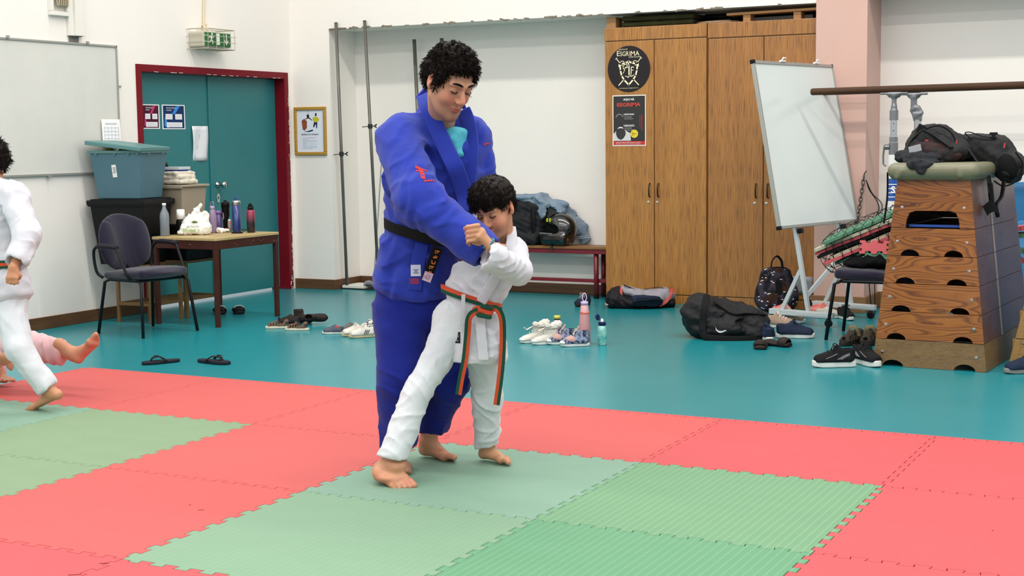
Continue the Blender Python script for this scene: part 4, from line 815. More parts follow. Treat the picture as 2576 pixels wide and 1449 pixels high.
fl('sheet', '#e8e2dd', [(0, W_, 0, H_)], .0); fl('black_field', '#141314', [(.008, W_ - .008, .04, H_ - .008)], .001); fl('red_band', '#b5241f', [(.008, W_ - .008, .008, .042)], .001)
cir = [(.195 + .034 * math.cos(a), .1 + .034 * math.sin(a)) for a in np.linspace(0, 2 * PI, 24)[:-1]]; fl('yellow_spot', '#e0c51e', [], .002, [cir])
fl('fencer_jacket', '#c9c6c4', [], .0015, [[(.008, .043), (.008, .1), (.035, .125), (.06, .135), (.11, .135), (.13, .12), (.16, .105), (.165, .043)]]); fl('fencer_mask', '#1b1b1d', [], .002, [[(.03 + .0, .10), (.035, .135), (.06, .15), (.09, .15), (.115, .13), (.118, .095), (.1, .065), (.075, .05), (.045, .065)]])
fl('mask_band', '#e0dede', [], .0024, [[(.042, .14), (.06, .157), (.085, .158), (.1, .142), (.08, .148), (.06, .147)]]); fl('mask_hoop', '#8d8b8b', [], .002, [[(.028, .235), (.035, .253), (.055, .266), (.08, .262), (.1, .24), (.094, .238), (.078, .256), (.056, .259), (.04, .249), (.034, .235)]])
text_part(0, 'poster_text', 'AQUI H\u00c1', (xa + .098, Yp - .002, za + .372), X_, Z_, .024, mPaper, t, width=.098, bold=.02); text_part(0, 'poster_title', 'ESGRIMA', (xa + .042, Yp - .002, za + .325), X_, Z_, .031, M('red_ink', '#c93b30'), t, width=.21, bold=.03)
for z, s in ((.252, 'CLASSES DE CRIAN\u00c7AS'), (.16, 'CLASSES DE ADULTOS')): text_part(0, 'poster_text', s, (xa + .1, Yp - .002, za + z), X_, Z_, .015, mPaper, t, width=.095, bold=.02); text_part(0, 'poster_text', 'das 17h \u00e0s 19h', (xa + .11, Yp - .002, za + z - .016), X_, Z_, .007, mPaper, t, width=.06); text_part(0, 'poster_text', 'ter\u00e7as e quintas feiras', (xa + .105, Yp - .002, za + z - .032), X_, Z_, .007, mPaper, t, width=.08)
text_part(0, 'poster_side_text', 'ESCOLA DE ESGRIMA', (xa + W_ - .03, Yp - .002, za + .13), Z_, -X_, .010, M('red_ink', '#c93b30'), t, width=.13); text_part(0, 'poster_side_text', 'VAGAS LIMITADAS', (xa + W_ - .048, Yp - .002, za + .15), Z_, -X_, .008, M('red_ink', '#c93b30'), t, width=.10)
text_part(0, 'poster_spot_text', 'AULA\nEXPERIMENTAL\nGR\u00c1TIS', (xa + .172, Yp - .003, za + .085), X_, Z_, .03, M('brown_ink', '#5a3c10'), t, width=.046)
text_part(0, 'poster_band_text', 'inscricoes abertas informacoes na escola', (xa + .03, Yp - .002, za + .026), X_, Z_, .008, mPaper, t, width=.22); text_part(0, 'poster_band_text', 'telefone e correio da escola de esgrima', (xa + .03, Yp - .002, za + .013), X_, Z_, .007, mPaper, t, width=.22)
# ================================================================ EASEL WHITEBOARD
mEnamel = M('pale_grey_enamel', '#b9bfc0', rough=.4); mBoardW = M('easel_board_white', '#dce2de', rough=.2, col2='#d3dad6', nscale=1.6, contrast=.7, coat=.3)
G0 = at_z(2036, 795, .07); ph, tl = math.radians(75), .19; hh = Vector((math.cos(ph), math.sin(ph), 0)); nb = Vector((hh.y, -hh.x, 0)); uu = UP * math.cos(tl) - nb * math.sin(tl); nn = nb * math.cos(tl) + UP * math.sin(tl)
def eb(u, v, w=0): return G0 + hh * u + uu * v + nn * w
t = thing('easel_whiteboard', 'large tilted whiteboard on a wheeled grey stand in front of the wardrobes', 'whiteboard', (G0.x, G0.y, 0))
RE = Matrix((hh, uu, nn)).transposed()
def ebox(mb, u0, u1, v0, v1, w0, w1): mb.box(eb((u0 + u1) / 2, (v0 + v1) / 2, (w0 + w1) / 2), (u1 - u0, v1 - v0, w1 - w0), RE)
u0, u1, v0, v1 = -.265, .845, .655, 1.86
m = MB(); ebox(m, u0, u1, v0, v1, .02, .034); m.build('board_panel', mBoardW, t)
m = MB(); ebox(m, u0 - .008, u0 + .012, v0, v1, .014, .042); ebox(m, u1 - .012, u1 + .008, v0, v1, .014, .042); ebox(m, u0, u1, v0 - .008, v0 + .014, .014, .042); ebox(m, u0, u1, v1 - .014, v1 + .008, .014, .042); m.build('board_frame', mGreyAl, t, bevel=.002)
for a, b in ((u0, v0), (u1, v0), (u0, v1), (u1, v1)): m = MB(); ebox(m, a - .014, a + .014, b - .014, b + .014, .012, .045); m.build('corner_cap', mBlackP, t, bevel=.003)
for u in (.12, .6): m = MB(); ebox(m, u - .03, u + .03, v1 + .008, v1 + .02, .03, .05); m.tube([eb(u - .02, v1 + .02, .05), eb(u - .01, v1 + .035, .06), eb(u + .02, v1 + .03, .06)], .005, 6); m.build('paper_clamp', mWhiteP, t)
for u, nm in ((.0, 'near'), (.62, 'far')):
    m = MB(); ebox(m, u - .016, u + .016, .03, v1 - .1, -.016, .012); m.build('upright', mEnamel, t, bevel=.003)
    a = eb(u, .04); c = Vector((a.x, a.y, .085)); m = MB(); m.bar(c - nb * .32 + UP * .0, c + nb * .2, .05, .04, (0, 0, 1)); m.box(c + nb * .06 + hh * -.022, (.30, .01, .026), rot_to(UP, -hh) if False else Matrix((nb, hh, UP)).transposed()); m.build('foot_bar', mEnamel, t, bevel=.003)
    m = MB(); m.bar(c - nb * .22 + UP * .02, eb(u, .34, -.012), .028, .02, tuple(hh)); m.build('brace', mEnamel, t)
    m = MB(); k = eb(u, v0 - .035, .02); m.tube([k, k + nn * .035], .018, 12); m.build('clamp_knob', mBlackP, t)
    for s in (-.29, .165):
        p = c + nb * s; w = MB(); w.tube([Vector((p.x, p.y, .028)) - hh * .012, Vector((p.x, p.y, .028)) + hh * .012], .028, 16); o = w.build('caster_wheel', mBlackP, t, smooth=False, bevel=.003)
        w = MB(); w.box((p.x, p.y, .055), (.03, .03, .02)); q = w.build('caster_fork', M('dark_iron', '#33322f'), t)
m = MB(); m.bar(eb(0.0, .14, -.004), eb(.62, .42, -.004), .03, .016, tuple(nn)); m.build('cross_brace', mEnamel, t)

# ================================================================ PARALLEL BARS
mBar = M('dark_wood_rail', '#4f3624', rough=.5, col2='#3c281b', nscale=4, stretch=(.5, 8, 8)); mCast = M('grey_cast_metal', '#7d7f82', rough=.35, metal=.7); mTubeS = M('bright_tube', '#b4b6ba', rough=.2, metal=1); mPostW = M('white_enamel_post', '#dcdcd9', rough=.3)
t = thing('parallel_bars', 'gymnastic parallel bars with dark wooden rails on grey and white uprights', 'parallel bars', (4.5, 4.2, 0))
for yb, xa, zb in ((4.0, 3.308, 1.69), (4.45, 3.25, 1.70)):
    m = MB(); m.tube([(xa, yb, zb), (xa + .012, yb, zb), (6.4, yb, zb + .02)], [.018, .023, .023], 18, flat=(.9, 1.1)); m.build('rail', mBar, t, smooth=False)
for xp, first in ((3.912, True), (5.95, False)):
    for k, yb in enumerate((4.0, 4.45)):
        x = xp + (.045 if k else 0) * (1 if first else 0); z = 1.664 + .004 * k
        pr = [b_((x, yb, z), (.10, .018, .008), rd=.006), b_((x, yb, z - .012), (.045, .016, .018), rd=.014), c_((x, yb, z - .02), (x, yb, z - .09), .017), c_((x, yb, z - .10), (x, yb, z - .13), .018, .030)]
        if k: pr = pr[:3] + [b_((x - .0, yb, z - .07), (.018, .018, .05), rd=.01), b_((x + .022, yb, z - .13), (.040, .02, .035), RY(-.5), rd=.01), b_((x + .03, yb, z - .17), (.030, .022, .03), rd=.008)]
        sdf('bracket', pr, mCast, t, .004, .02)
        m = MB(); xx = x + (.03 if k else 0)
        if not k:
            m.tube([(x, yb, z - .12), (x, yb, z - .19)], .031, 16); m.tube([(x, yb, z - .31), (x, yb, z - .345)], .030, 16); m.tube([(x, yb, z - .35), (x, yb, z - .435)], .033, 16); m.build('collar', mCast, t)
            m = MB(); m.tube([(x, yb, z - .19), (x, yb, z - .5)], .024, 16); m.build('inner_tube', mTubeS, t)
            m = MB(); [m.tube([(x + .004, yb - .0235, z - q), (x + .004, yb - .025, z - q)], .004, 8) for q in (.215, .265)]; m.build('pin_holes', mBlackP, t)
            m = MB(); m.tube([(x, yb, .06), (x, yb, z - .435)], .038, 20); m.build('post', mPostW, t)
            m = MB(); m.tube([(x - .03, yb - .01, z - .38), (x - .06, yb - .02, z - .38)], .02, 12); m.tube([(x - .06, yb - .02, z - .37), (x - .068, yb - .02, z - .44), (x - .066, yb - .02, z - .50), (x - .048, yb - .03, z - .515)], .007, 8); m.build('clamp_lever', mCast, t)
            m = MB(); m.tube([(x, yb, .90), (x, yb, 1.06)], .0388, 20); m.build('blue_label', M('label_blue', '#1f4fa0', rough=.3), t)
            m = MB(); [m.tube([(x, yb, .925 + q), (x, yb, .931 + q)], .0392, 20) for q in (0, .03, .06, .09)]; m.build('label_stripes', mWhiteP, t)
            text_part(0, 'label_text', 'S', (x - .004, yb - .0398, .955), X_, Z_, .05, mWhiteP, t, width=.03, bold=.03)
        else:
            m = MB(); m.tube([(xx, yb, .06), (xx, yb, z - .19)], .026, 16); m.build('post', mTubeS, t)
    m = MB(); m.bar((xp + .02, 3.9, .03), (xp + .02, 4.58, .03), .08, .05); m.build('base_beam', mPostW, t, bevel=.004)

# ================================================================ VAULTING BOXES
def ply_mat():
    m = bpy.data.materials.new('vault_plywood'); m.use_nodes = True; N = m.node_tree.nodes; L = m.node_tree.links; b = N['Principled BSDF']; b.inputs['Roughness'].default_value = .38; b.inputs['Coat Weight'].default_value = .25
    tc = N.new('ShaderNodeTexCoord'); mp = N.new('ShaderNodeMapping'); mp.inputs['Scale'].default_value = (1.1, 3, 5.2); L.new(tc.outputs['Object'], mp.inputs[0])
    n = N.new('ShaderNodeTexNoise'); n.inputs['Scale'].default_value = 1.3; n.inputs['Detail'].default_value = 1.4; L.new(mp.outputs[0], n.inputs['Vector'])
    mu = N.new('ShaderNodeMath'); mu.operation = 'MULTIPLY'; mu.inputs[1].default_value = 21; L.new(n.outputs['Fac'], mu.inputs[0]); fr = N.new('ShaderNodeMath'); fr.operation = 'FRACT'; L.new(mu.outputs[0], fr.inputs[0])
    r = N.new('ShaderNodeValToRGB'); r.color_ramp.elements[0].position = 0; r.color_ramp.elements[0].color = hexc('#552a0e'); r.color_ramp.elements[1].position = 1; r.color_ramp.elements[1].color = hexc('#9c5b1f'); e = r.color_ramp.elements.new(.22); e.color = hexc('#8f521c'); e = r.color_ramp.elements.new(.8); e.color = hexc('#a36222'); e = r.color_ramp.elements.new(.93); e.color = hexc('#713c14')
    L.new(fr.outputs[0], r.inputs[0]); n2 = N.new('ShaderNodeTexNoise'); n2.inputs['Scale'].default_value = 60; mp2 = N.new('ShaderNodeMapping'); mp2.inputs['Scale'].default_value = (.3, 1, 3); L.new(tc.outputs['Object'], mp2.inputs[0]); L.new(mp2.outputs[0], n2.inputs['Vector'])
    mx = N.new('ShaderNodeMixRGB'); mx.blend_type = 'MULTIPLY'; mx.inputs[0].default_value = .25; L.new(r.outputs[0], mx.inputs[1]); L.new(n2.outputs['Fac'], mx.inputs[2]); L.new(mx.outputs[0], b.inputs['Base Color']); return m
mPly = ply_mat(); mPlyPale = wood_mat('vault_base_wood', '#7d6038', '#6b4f2c', '#5b4426', (1, 3, 4), 4, rough=.55); mSideV = wood_mat('vault_side_wood', '#6b4a3c', '#58392d', '#452a20', (3, .8, 3), 4, rough=.42)
mYel = wood_mat('yellow_vault_wood', '#a07a3e', '#93703a', '#84602f', (1, 3, 3), 4, rough=.4)
def arch(cx_, w, h, n=8): return [(cx_ + w / 2 * math.cos(a), h * math.sin(a)) for a in np.linspace(0, PI, n + 1)][::-1]    # left to right
VT = thing('vaulting_box', 'tall tapered wooden vaulting box of stacked sections with a padded olive top', 'vaulting box', (4.554, 2.098, 0), -.062)
zs = [0, .162, .329, .495, .66, .824, 1.112]; hb, ht, LB, LT = .333, .211, 1.22, 1.12
def wv(z): return hb + (ht - hb) * z / 1.112
def yf(z): return .05 * z / 1.112
def yb_(z): return LB - .05 * z / 1.112
notch = [(.21, .125, .038), (.195, .115, .036), (.17, .115, .036), (.15, .115, .036), (.127, .11, .036)]
for k in range(6):
    z0, z1 = zs[k] + .0015, zs[k + 1] - .0015; sec = bpy.data.objects.new('box_section', None); scene.collection.objects.link(sec); sec.parent = VT
    mtE = mPlyPale if k == 0 else mPly; th = .02
    for end, (ya, yb2) in (('front', (yf(z0), yf(z1))), ('back', (yb_(z0), yb_(z1)))):
        if k < 5: c0, w, h = notch[k]; bot = [(-wv(z0), 0)] + arch(-c0, w, h) + arch(c0, w, h) + [(wv(z0), 0)]
        elif end == 'back': bot = [(-wv(z0), 0), (wv(z0), 0)]
        else: bot = [(-wv(z0), 0), (-.158, 0), (-.152, .05), (-.135, .088), (-.10, .1), (.10, .1), (.135, .088), (.152, .05), (.158, 0), (wv(z0), 0)]
        H1 = z1 - z0; poly = bot + [(wv(z1), H1), (-wv(z1), H1)]; sl = (yb2 - ya) / H1; L1 = math.hypot(1, sl)
        m = MB(); m.prism(poly, (0, ya if end == 'front' else ya - th, z0), (1, 0, 0), (0, sl, 1), -th)
        if end == 'front' : pass
        o = m.build('end_panel', mtE, None, world=False); o.parent = sec
        if end == 'front':
            m = MB(); zz = H1 * (.52 if k < 5 else .42)
            for s in (-1, 1): m.lathe([(.009, 0), (.009, .002), (.001, .003)], (s * (wv(z0 + zz) - .05), ya + sl * zz - .0005, z0 + zz), 12, (0, -1, 0))
            o = m.build('screw', mChrome, None, world=False); o.parent = sec
    for s in (-1, 1):
        a, b = s * wv(z0), s * wv(z1); ya, yb2 = yf(z0) + th * .0 , yb_(z0); yc, yd = yf(z1), yb_(z1); ti = -s * th
        e = .0006 * s; vs = [(a + e, ya, z0), (a + e, yb2, z0), (b + e, yd, z1), (b + e, yc, z1), (a + ti, ya + th, z0), (a + ti, yb2 - th, z0), (b + ti, yd - th, z1), (b + ti, yc + th, z1)]
        m = MB(); m.add(vs, [(0, 1, 2, 3), (7, 6, 5, 4), (0, 4, 5, 1), (1, 5, 6, 2), (2, 6, 7, 3), (3, 7, 4, 0)]); o = m.build('side_panel', mSideV if k else mPlyPale, None, world=False, bevel=.001); o.parent = sec
        if s == 1 and k > 0:
            m = MB(); yv = .46; m.add([(a + .0015, yv, z0), (a + .0015, yv + .035, z0), (b + .0015, yv + .033, z1), (b + .0015, yv, z1), (a + .004, yv, z0), (a + .004, yv + .035, z0), (b + .004, yv + .033, z1), (b + .004, yv, z1)], [(0, 3, 2, 1), (4, 5, 6, 7), (0, 1, 5, 4), (1, 2, 6, 5), (2, 3, 7, 6), (3, 0, 4, 7)]); o = m.build('grey_strip', M('grey_tape', '#9a958f', rough=.5), None, world=False); o.parent = sec
mPad = M('olive_leather', '#75745a', rough=.45, col2='#6c6b52', nscale=8, bump=.15, bscale=90, coat=.1)
sdf('padded_top', [b_((0, .60, 1.160), (.262, .62, .045), rd=.042), b_((0, .60, 1.128), (.235, .59, .02), rd=.012)] + [c_((s * .20, -.008, 1.12), (s * .165, -.012, 1.16), .010) for s in (-1,)] + [c_((.15, -.010, 1.175), (.165, -.012, 1.13), .009)], mPad, VT, .007, .02, world=False)
m = MB(); m.box((0, .60, 1.1), (.405, 1.08, .016)); m.build('light_stop_board', mPly, VT, world=False)  # added inside the top section to stop light leaking in under the pad
m = MB(); m.box((0, .10, .835), (.30, .03, .014)); m.build('blue_mat_inside', M('blue_foam', '#1c4a9c', rough=.5), VT, world=False)
m = MB(); m.tube(curve_pts([(-.262, .02, 1.15), (-.257, .0, 1.0), (-.275, -.0, .85)]), .008, 6, flat=(.5, 2)); m.build('black_strap', mBlackP, VT, world=False)

V2 = thing('vaulting_box', 'pale yellow wooden vaulting box cut off by the right edge of the photo', 'vaulting box', (4.965, 2.345, 0), -.1)
for k in range(6):
    z0, z1 = .168 * k + .0015, .168 * (k + 1) - .0015; sl = .20; sec = bpy.data.objects.new('box_section', None); scene.collection.objects.link(sec); sec.parent = V2
    xa0, xa1, xb0, xb1 = sl * z0, sl * z1, 1.15 - sl * z0, 1.15 - sl * z1
    def slot(cx_, z, w, h): return [(cx_ + w / 2 * math.cos(a), z + h / 2 * math.sin(a)) for a in np.linspace(0, 2 * PI, 16)[:-1]]
    m = MB(); m.prism([(xa0 + .045, 0), (xb0 - .045, 0), (xb1 - .045, z1 - z0), (xa1 + .045, z1 - z0)], (0, .1 * z0, z0), (1, 0, 0), (0, .1, 1), -.02); o = m.build('side_panel', mYel, None, world=False); o.parent = sec
    for s in (0, 1):
        xx0, xx1 = (xa0, xa1) if s == 0 else (xb0 - .045, xb1 - .045); m = MB(); m.prism([(xx0, 0), (xx0 + .045, 0), (xx1 + .045, z1 - z0), (xx1, z1 - z0)], (0, .1 * z0 - .003, z0), (1, 0, 0), (0, .1, 1), -.04); o = m.build('corner_post', mYel, None, world=False, bevel=.004); o.parent = sec
        m = MB(); [m.lathe([(.006, 0), (.006, .003), (.001, .004)], (xx0 + (.06 if s == 0 else -.015) + sl * q * .8, .1 * (z0 + q) - .001, z0 + q), 10, (0, -1, 0)) for q in (.03, .14)]; o = m.build('screw', mCast, None, world=False); o.parent = sec
    if k in (0, 1):
        cx_ = .165 + .03 * k; m = MB(); w = .14; pts = [(cx_ + (w / 2 - .014) * (1 if math.cos(a) > 0 else -1) + .014 * math.cos(a), .108 + .014 * math.sin(a)) for a in np.linspace(0, 2 * PI, 20)[:-1]]; m.prism([(p[0], p[1] - .0) for p in pts], (0, .1 * (z0) - .0015 + .0, z0 - .0), (1, 0, 0), (0, .1, 1), .0012); o = m.build('hand_hole', M('hole_black', '#050505', rough=1), None, world=False); o.parent = sec
    m = MB(); m.span((xa0 + .02, .1 * z0 + .02, z0), (xa0 + .04, .5, z1)); m.span((xb0 - .06, .1 * z0 + .02, z0), (xb0 - .04, .5, z1)); m.span((xa1 + .02, .5, z0), (xb1 - .04, .52, z1)); o = m.build('inner_frame', mYel, None, world=False); o.parent = sec

# ================================================================ BAGS ON THE VAULTING BOX
mBagB = M('black_bag_cloth', '#1f1f20', rough=.62, col2='#2a2a2a', nscale=9, bump=.3, bscale=220); mBagMesh = M('dark_violet_mesh', '#2a2128', rough=.7, col2='#3a2722', nscale=9, contrast=1.4)
def V(x, y, z): return Vector((x, y, z))
t = thing('backpack', 'black backpack with a clear pocket lying on the left of the olive pad', 'backpack', (4.48, 2.5, 1.205))
sdf('bag_body', [e_(V(4.49, 2.55, 1.30), (.185, .15, .115), RY(.05)), e_(V(4.48, 2.53, 1.37), (.115, .11, .06), RY(.1)), e_(V(4.56, 2.52, 1.27), (.15, .16, .075)), b_(V(4.45, 2.5, 1.24), (.17, .14, .035), rd=.03)], mBagB, t, .007, .04, lambda P: .008 * noise3(P, 13, 41) + .003 * noise3(P, 50, 42))
sdf('front_pocket', [e_(V(4.50, 2.40, 1.275), (.13, .04, .055), RY(.12)), e_(V(4.55, 2.41, 1.25), (.12, .045, .05))], mBagMesh, t, .006, .03, lambda P: .004 * noise3(P, 25, 43))
m = MB(); m.box(V(4.405, 2.352, 1.285), (.075, .004, .04), RY(-.25)); m.build('clear_window', M('clear_window', '#9b9ca0', rough=.2), t, bevel=.002)
sdf('jacket_folds', [e_(V(4.38, 2.40, 1.235), (.105, .09, .032), RY(-.1)), e_(V(4.47, 2.34, 1.235), (.10, .05, .028)), e_(V(4.42, 2.31, 1.20), (.08, .03, .02), RY(.2)), e_(V(4.49, 2.085, 1.185), (.04, .01, .035), RY(.3)), ec_(V(4.47, 2.30, 1.215), V(4.485, 2.082, 1.20), (.085, .012), (.07, .012), (1, 0, 0)), e_(V(4.485, 2.073, 1.18), (.055, .012, .032), RY(.4))], M('dark_slate_cloth', '#26282b', rough=.85, bump=.3, bscale=200), t, .006, .02, lambda P: .006 * noise3(P, 20, 44) + .0015 * noise3(P, 60, 45))
m = MB(); m.tube(curve_pts([V(4.44, 2.42, 1.40), V(4.50, 2.40, 1.37), V(4.56, 2.38, 1.33), V(4.62, 2.36, 1.29)]), .012, 6, flat=(1.5, .5)); m.box(V(4.42, 2.44, 1.405), (.04, .02, .05), RY(.4)); m.build('strap', mBlackP, t)
m = MB(); m.tube(curve_pts([V(4.33, 2.47, 1.26), V(4.37, 2.44, 1.34), V(4.45, 2.42, 1.40), V(4.53, 2.42, 1.42), V(4.60, 2.42, 1.38), V(4.64, 2.42, 1.30)]), .005, 6); m.build('zip_piping', M('dark_seam', '#070708'), t)
m = MB(); m.box(V(4.465, 2.392, 1.335), (.02, .004, .008)); m.box(V(4.64, 2.38, 1.325), (.006, .004, .02)); m.build('red_tag', M('red_tag', '#b5342a'), t)
t = thing('backpack', 'black backpack hanging over the right side of the olive pad with dangling straps', 'backpack', (4.78, 2.7, 1.205))
sdf('bag_body', [e_(V(4.74, 2.72, 1.27), (.17, .17, .095), RY(.12)), e_(V(4.83, 2.68, 1.24), (.115, .15, .11), RY(.5)), b_(V(4.74, 2.68, 1.30), (.14, .13, .05), RY(.1), rd=.04), e_(V(4.90, 2.64, 1.17), (.095, .13, .085), RY(.7)), b_(V(4.93, 2.6, 1.16), (.055, .10, .085), RY(.6), rd=.05)], mBagB, t, .007, .04, lambda P: .007 * noise3(P, 12, 51) + .003 * noise3(P, 45, 52))
sdf('mesh_pocket', [e_(V(4.915, 2.515, 1.175), (.055, .03, .08), RY(-.35))], M('bag_pocket_black', '#0b0b0c', rough=.8), t, .006)
m = MB(); m.tube(curve_pts([V(4.96, 2.50, 1.26), V(5.0, 2.50, 1.19), V(4.975, 2.5, 1.10), V(4.90, 2.5, 1.06), V(4.84, 2.5, 1.09)]), .006, 6); m.build('piping', M('dark_seam', '#070708'), t)
m = MB(); m.tube(curve_pts([V(4.61, 2.5, 1.34), V(4.68, 2.48, 1.30), V(4.76, 2.45, 1.20), V(4.815, 2.42, 1.13), V(4.84, 2.40, 1.02)]), .016, 8, flat=(1.5, .4)); m.build('shoulder_strap', mBlackP, t)
m = MB(); m.tube(curve_pts([V(4.835, 2.39, 1.08), V(4.845, 2.39, .99), V(4.85, 2.39, .93)]), .010, 6, flat=(1.6, .4)); m.tube(curve_pts([V(4.905, 2.45, 1.09), V(4.895, 2.43, 1.0), V(4.87, 2.40, .95), V(4.885, 2.39, .88)]), .009, 6, flat=(1.6, .4)); m.build('hanging_strap', mBlackP, t)
m = MB(); m.prism([(0, 0), (.04, .035), (.075, .0), (.085, -.045), (.065, -.03), (.035, -.045), (.03, -.06)], V(4.80, 2.375, .945), (1, 0, 0), (0, 0, 1), .012); m.build('buckle', mBlackP, t, bevel=.002)
m = MB(); m.tube(curve_pts([V(4.69, 2.55, 1.345), V(4.66, 2.55, 1.375), V(4.69, 2.55, 1.38), V(4.76, 2.55, 1.355), V(4.84, 2.55, 1.345)]), .006, 6, flat=(1.6, .6)); m.box(V(4.825, 2.55, 1.37), (.045, .015, .016)); m.box(V(4.825, 2.55, 1.35), (.02, .012, .03)); m.build('top_loop', mBlackP, t)
m = MB(); m.box(V(4.895, 2.50, 1.30), (.008, .004, .03), RY(.2)); m.build('red_tag', M('red_tag', '#b5342a'), t)

# ================================================================ NET BAG OF FOAM TILES ON THE CHAIR
mFR = M('foam_red', '#c2545a', rough=.75); mFG = M('foam_green', '#4f7f63', rough=.75); mFW = M('foam_pale', '#b9b79c', rough=.75); mFK = M('foam_black', '#151515', rough=.8)
tilt = RY(-.40) @ RX(.12); rs = random.Random(11); cN = Vector((3.93, 3.40, .68)); G = 'foam tiles in the net bag on the chair'
lb = ['topmost', 'second from the top', 'third from the top', 'fourth from the top', 'fifth from the top', 'sixth from the top', 'seventh from the top', 'eighth from the top', 'lowest']
mats = [(mFG, 'green'), (mFW, 'pale'), (mFR, 'red'), (mFK, 'black'), (mFW, 'pale'), (mFR, 'red'), (mFG, 'green'), (mFR, 'red'), (mFG, 'green')]
def jig(mb, c, sx, sy, th, R):
    pts = []; n = 5
    for (ax, ay), (bx, by) in (((-1, -1), (1, -1)), ((1, -1), (1, 1)), ((1, 1), (-1, 1)), ((-1, 1), (-1, -1))):
        a = Vector((ax * sx / 2, ay * sy / 2)); b = Vector((bx * sx / 2, by * sy / 2)); d = b - a; nv = Vector((d.y, -d.x)).normalized()
        for k in range(n):
            o = .018 if k % 2 else 0; pts += [a + d * (k / n + .02) - nv * o, a + d * ((k + 1) / n - .02) - nv * o]
    mb.prism([(p.x, p.y) for p in pts], Vector(c) + R @ Vector((0, 0, -th / 2)), R @ Vector((1, 0, 0)), R @ Vector((0, 1, 0)), th)
for k in range(9):
    mt, cn = mats[k]; off = Vector((rs.uniform(-.03, .04) - .05 * (k in (1, 2)) + .06 * (k > 5), rs.uniform(-.02, .02), .105 - .027 * k)); R = tilt @ RZ(rs.uniform(-.12, .12)) @ RX(rs.uniform(-.04, .04))
    m = MB(); jig(m, cN + tilt @ off, .72 - .03 * abs(k - 3), .36, .02, R); o = m.build('foam_tile', mt); tag(o, '%s foam tile in the net bag on the chair, %s' % (cn, lb[k]), 'foam tile', G)
for lab, p, R, mt in (('red foam tile standing on edge at the front of the net bag', (3.98, 3.175, .625), RX(1.35) @ RZ(-.3), mFR), ('green foam tile on edge below the red one at the net bag front', (4.0, 3.17, .56), RX(1.4) @ RZ(-.25), mFG)):
    R = RY(-.3) @ R; m = MB(); jig(m, p, .20, .09, .018, R); tag(m.build('foam_tile', mt), lab, 'foam tile', G)
for k, (x, z, mt, cn) in enumerate(((4.83, .73, mFR, 'red'), (4.80, .69, mFG, 'green'), (4.80, .60, mFG, 'pale green'), (4.80, .55, mFR, 'red'), (4.77, .43, mFG, 'dark green'))):
    m = MB(); R = RY(.12 * (k - 1.5)) @ RZ(.3 * k); jig(m, (x - .06, 3.62 - .02 * k, z), .30, .24, .03, R); o = m.build('foam_tile', mt); tag(o, '%s foam tile poking out behind the vaulting box, %s from the top' % (cn, ['first', 'second', 'third', 'fourth', 'fifth'][k]), 'foam tile', 'foam tiles stacked behind the vaulting box')
o = thing('crate', 'dark crate holding up the foam tiles behind the vaulting box', 'crate', (4.72, 3.62, 0)); m = MB(); m.span((4.60, 3.48, 0), (4.80, 3.76, .405)); m.build('crate_body', mBlackP, o, bevel=.004)
# the net
def hull(u, v):      # u along, v around
    a = v * 2 * PI; r1, r2 = .215, .165; w = math.sin(min(1, max(0.12, math.sin(PI * u) ** .45 if 0 < u < 1 else .12)) * PI / 2); cx_, cz_2 = math.copysign(abs(math.cos(a)) ** .7, math.cos(a)), math.copysign(abs(math.sin(a)) ** .7, math.sin(a))
    return cN + tilt @ Vector(((u - .5) * .80, cx_ * r1 * w, cz_2 * r2 * w - .01))
m = MB(); nu, nv = 12, 16
for i in range(nu):
    for j in range(nv):
        a = hull((i + .5 * (j % 2)) / nu, j / nv); jj = j + 1
        b = hull(min(1, (i + .5 * (jj % 2)) / nu), jj / nv); c = hull(min(1, max(0, (i + .5 * (jj % 2) + (-1 if (jj % 2) else 1)) / nu)), jj / nv); jit = Vector((rs.uniform(-.006, .006), rs.uniform(-.006, .006), rs.uniform(-.006, .006)))
        m.tube([a, (a + b) / 2 + jit, b], .0022, 4, caps=False); m.tube([a, (a + c) / 2 - jit, c], .0022, 4, caps=False)
a = hull(1, 0); m.tube(curve_pts([cN + tilt @ Vector((.40, 0, .02)), Vector((4.17, 3.42, .93)), Vector((4.12, 3.45, 1.0))]), .004, 5)
t = tag(m.build('net_bag', mBlackP), 'black net wrapped round the bundle of foam tiles on the chair', 'net bag')
t = thing('sports_bag', 'black cloth bag squashed under the net bag on the violet chair', 'bag', (3.95, 3.3, .48))
sdf('bag_body', [e_(V(3.98, 3.30, .525), (.19, .18, .055)), e_(V(4.03, 3.26, .56), (.15, .10, .05)), e_(V(3.86, 3.26, .51), (.10, .14, .035))], M('matt_black_cloth', '#08080a', rough=.95), t, .008, .03, lambda P: .006 * noise3(P, 18, 61))

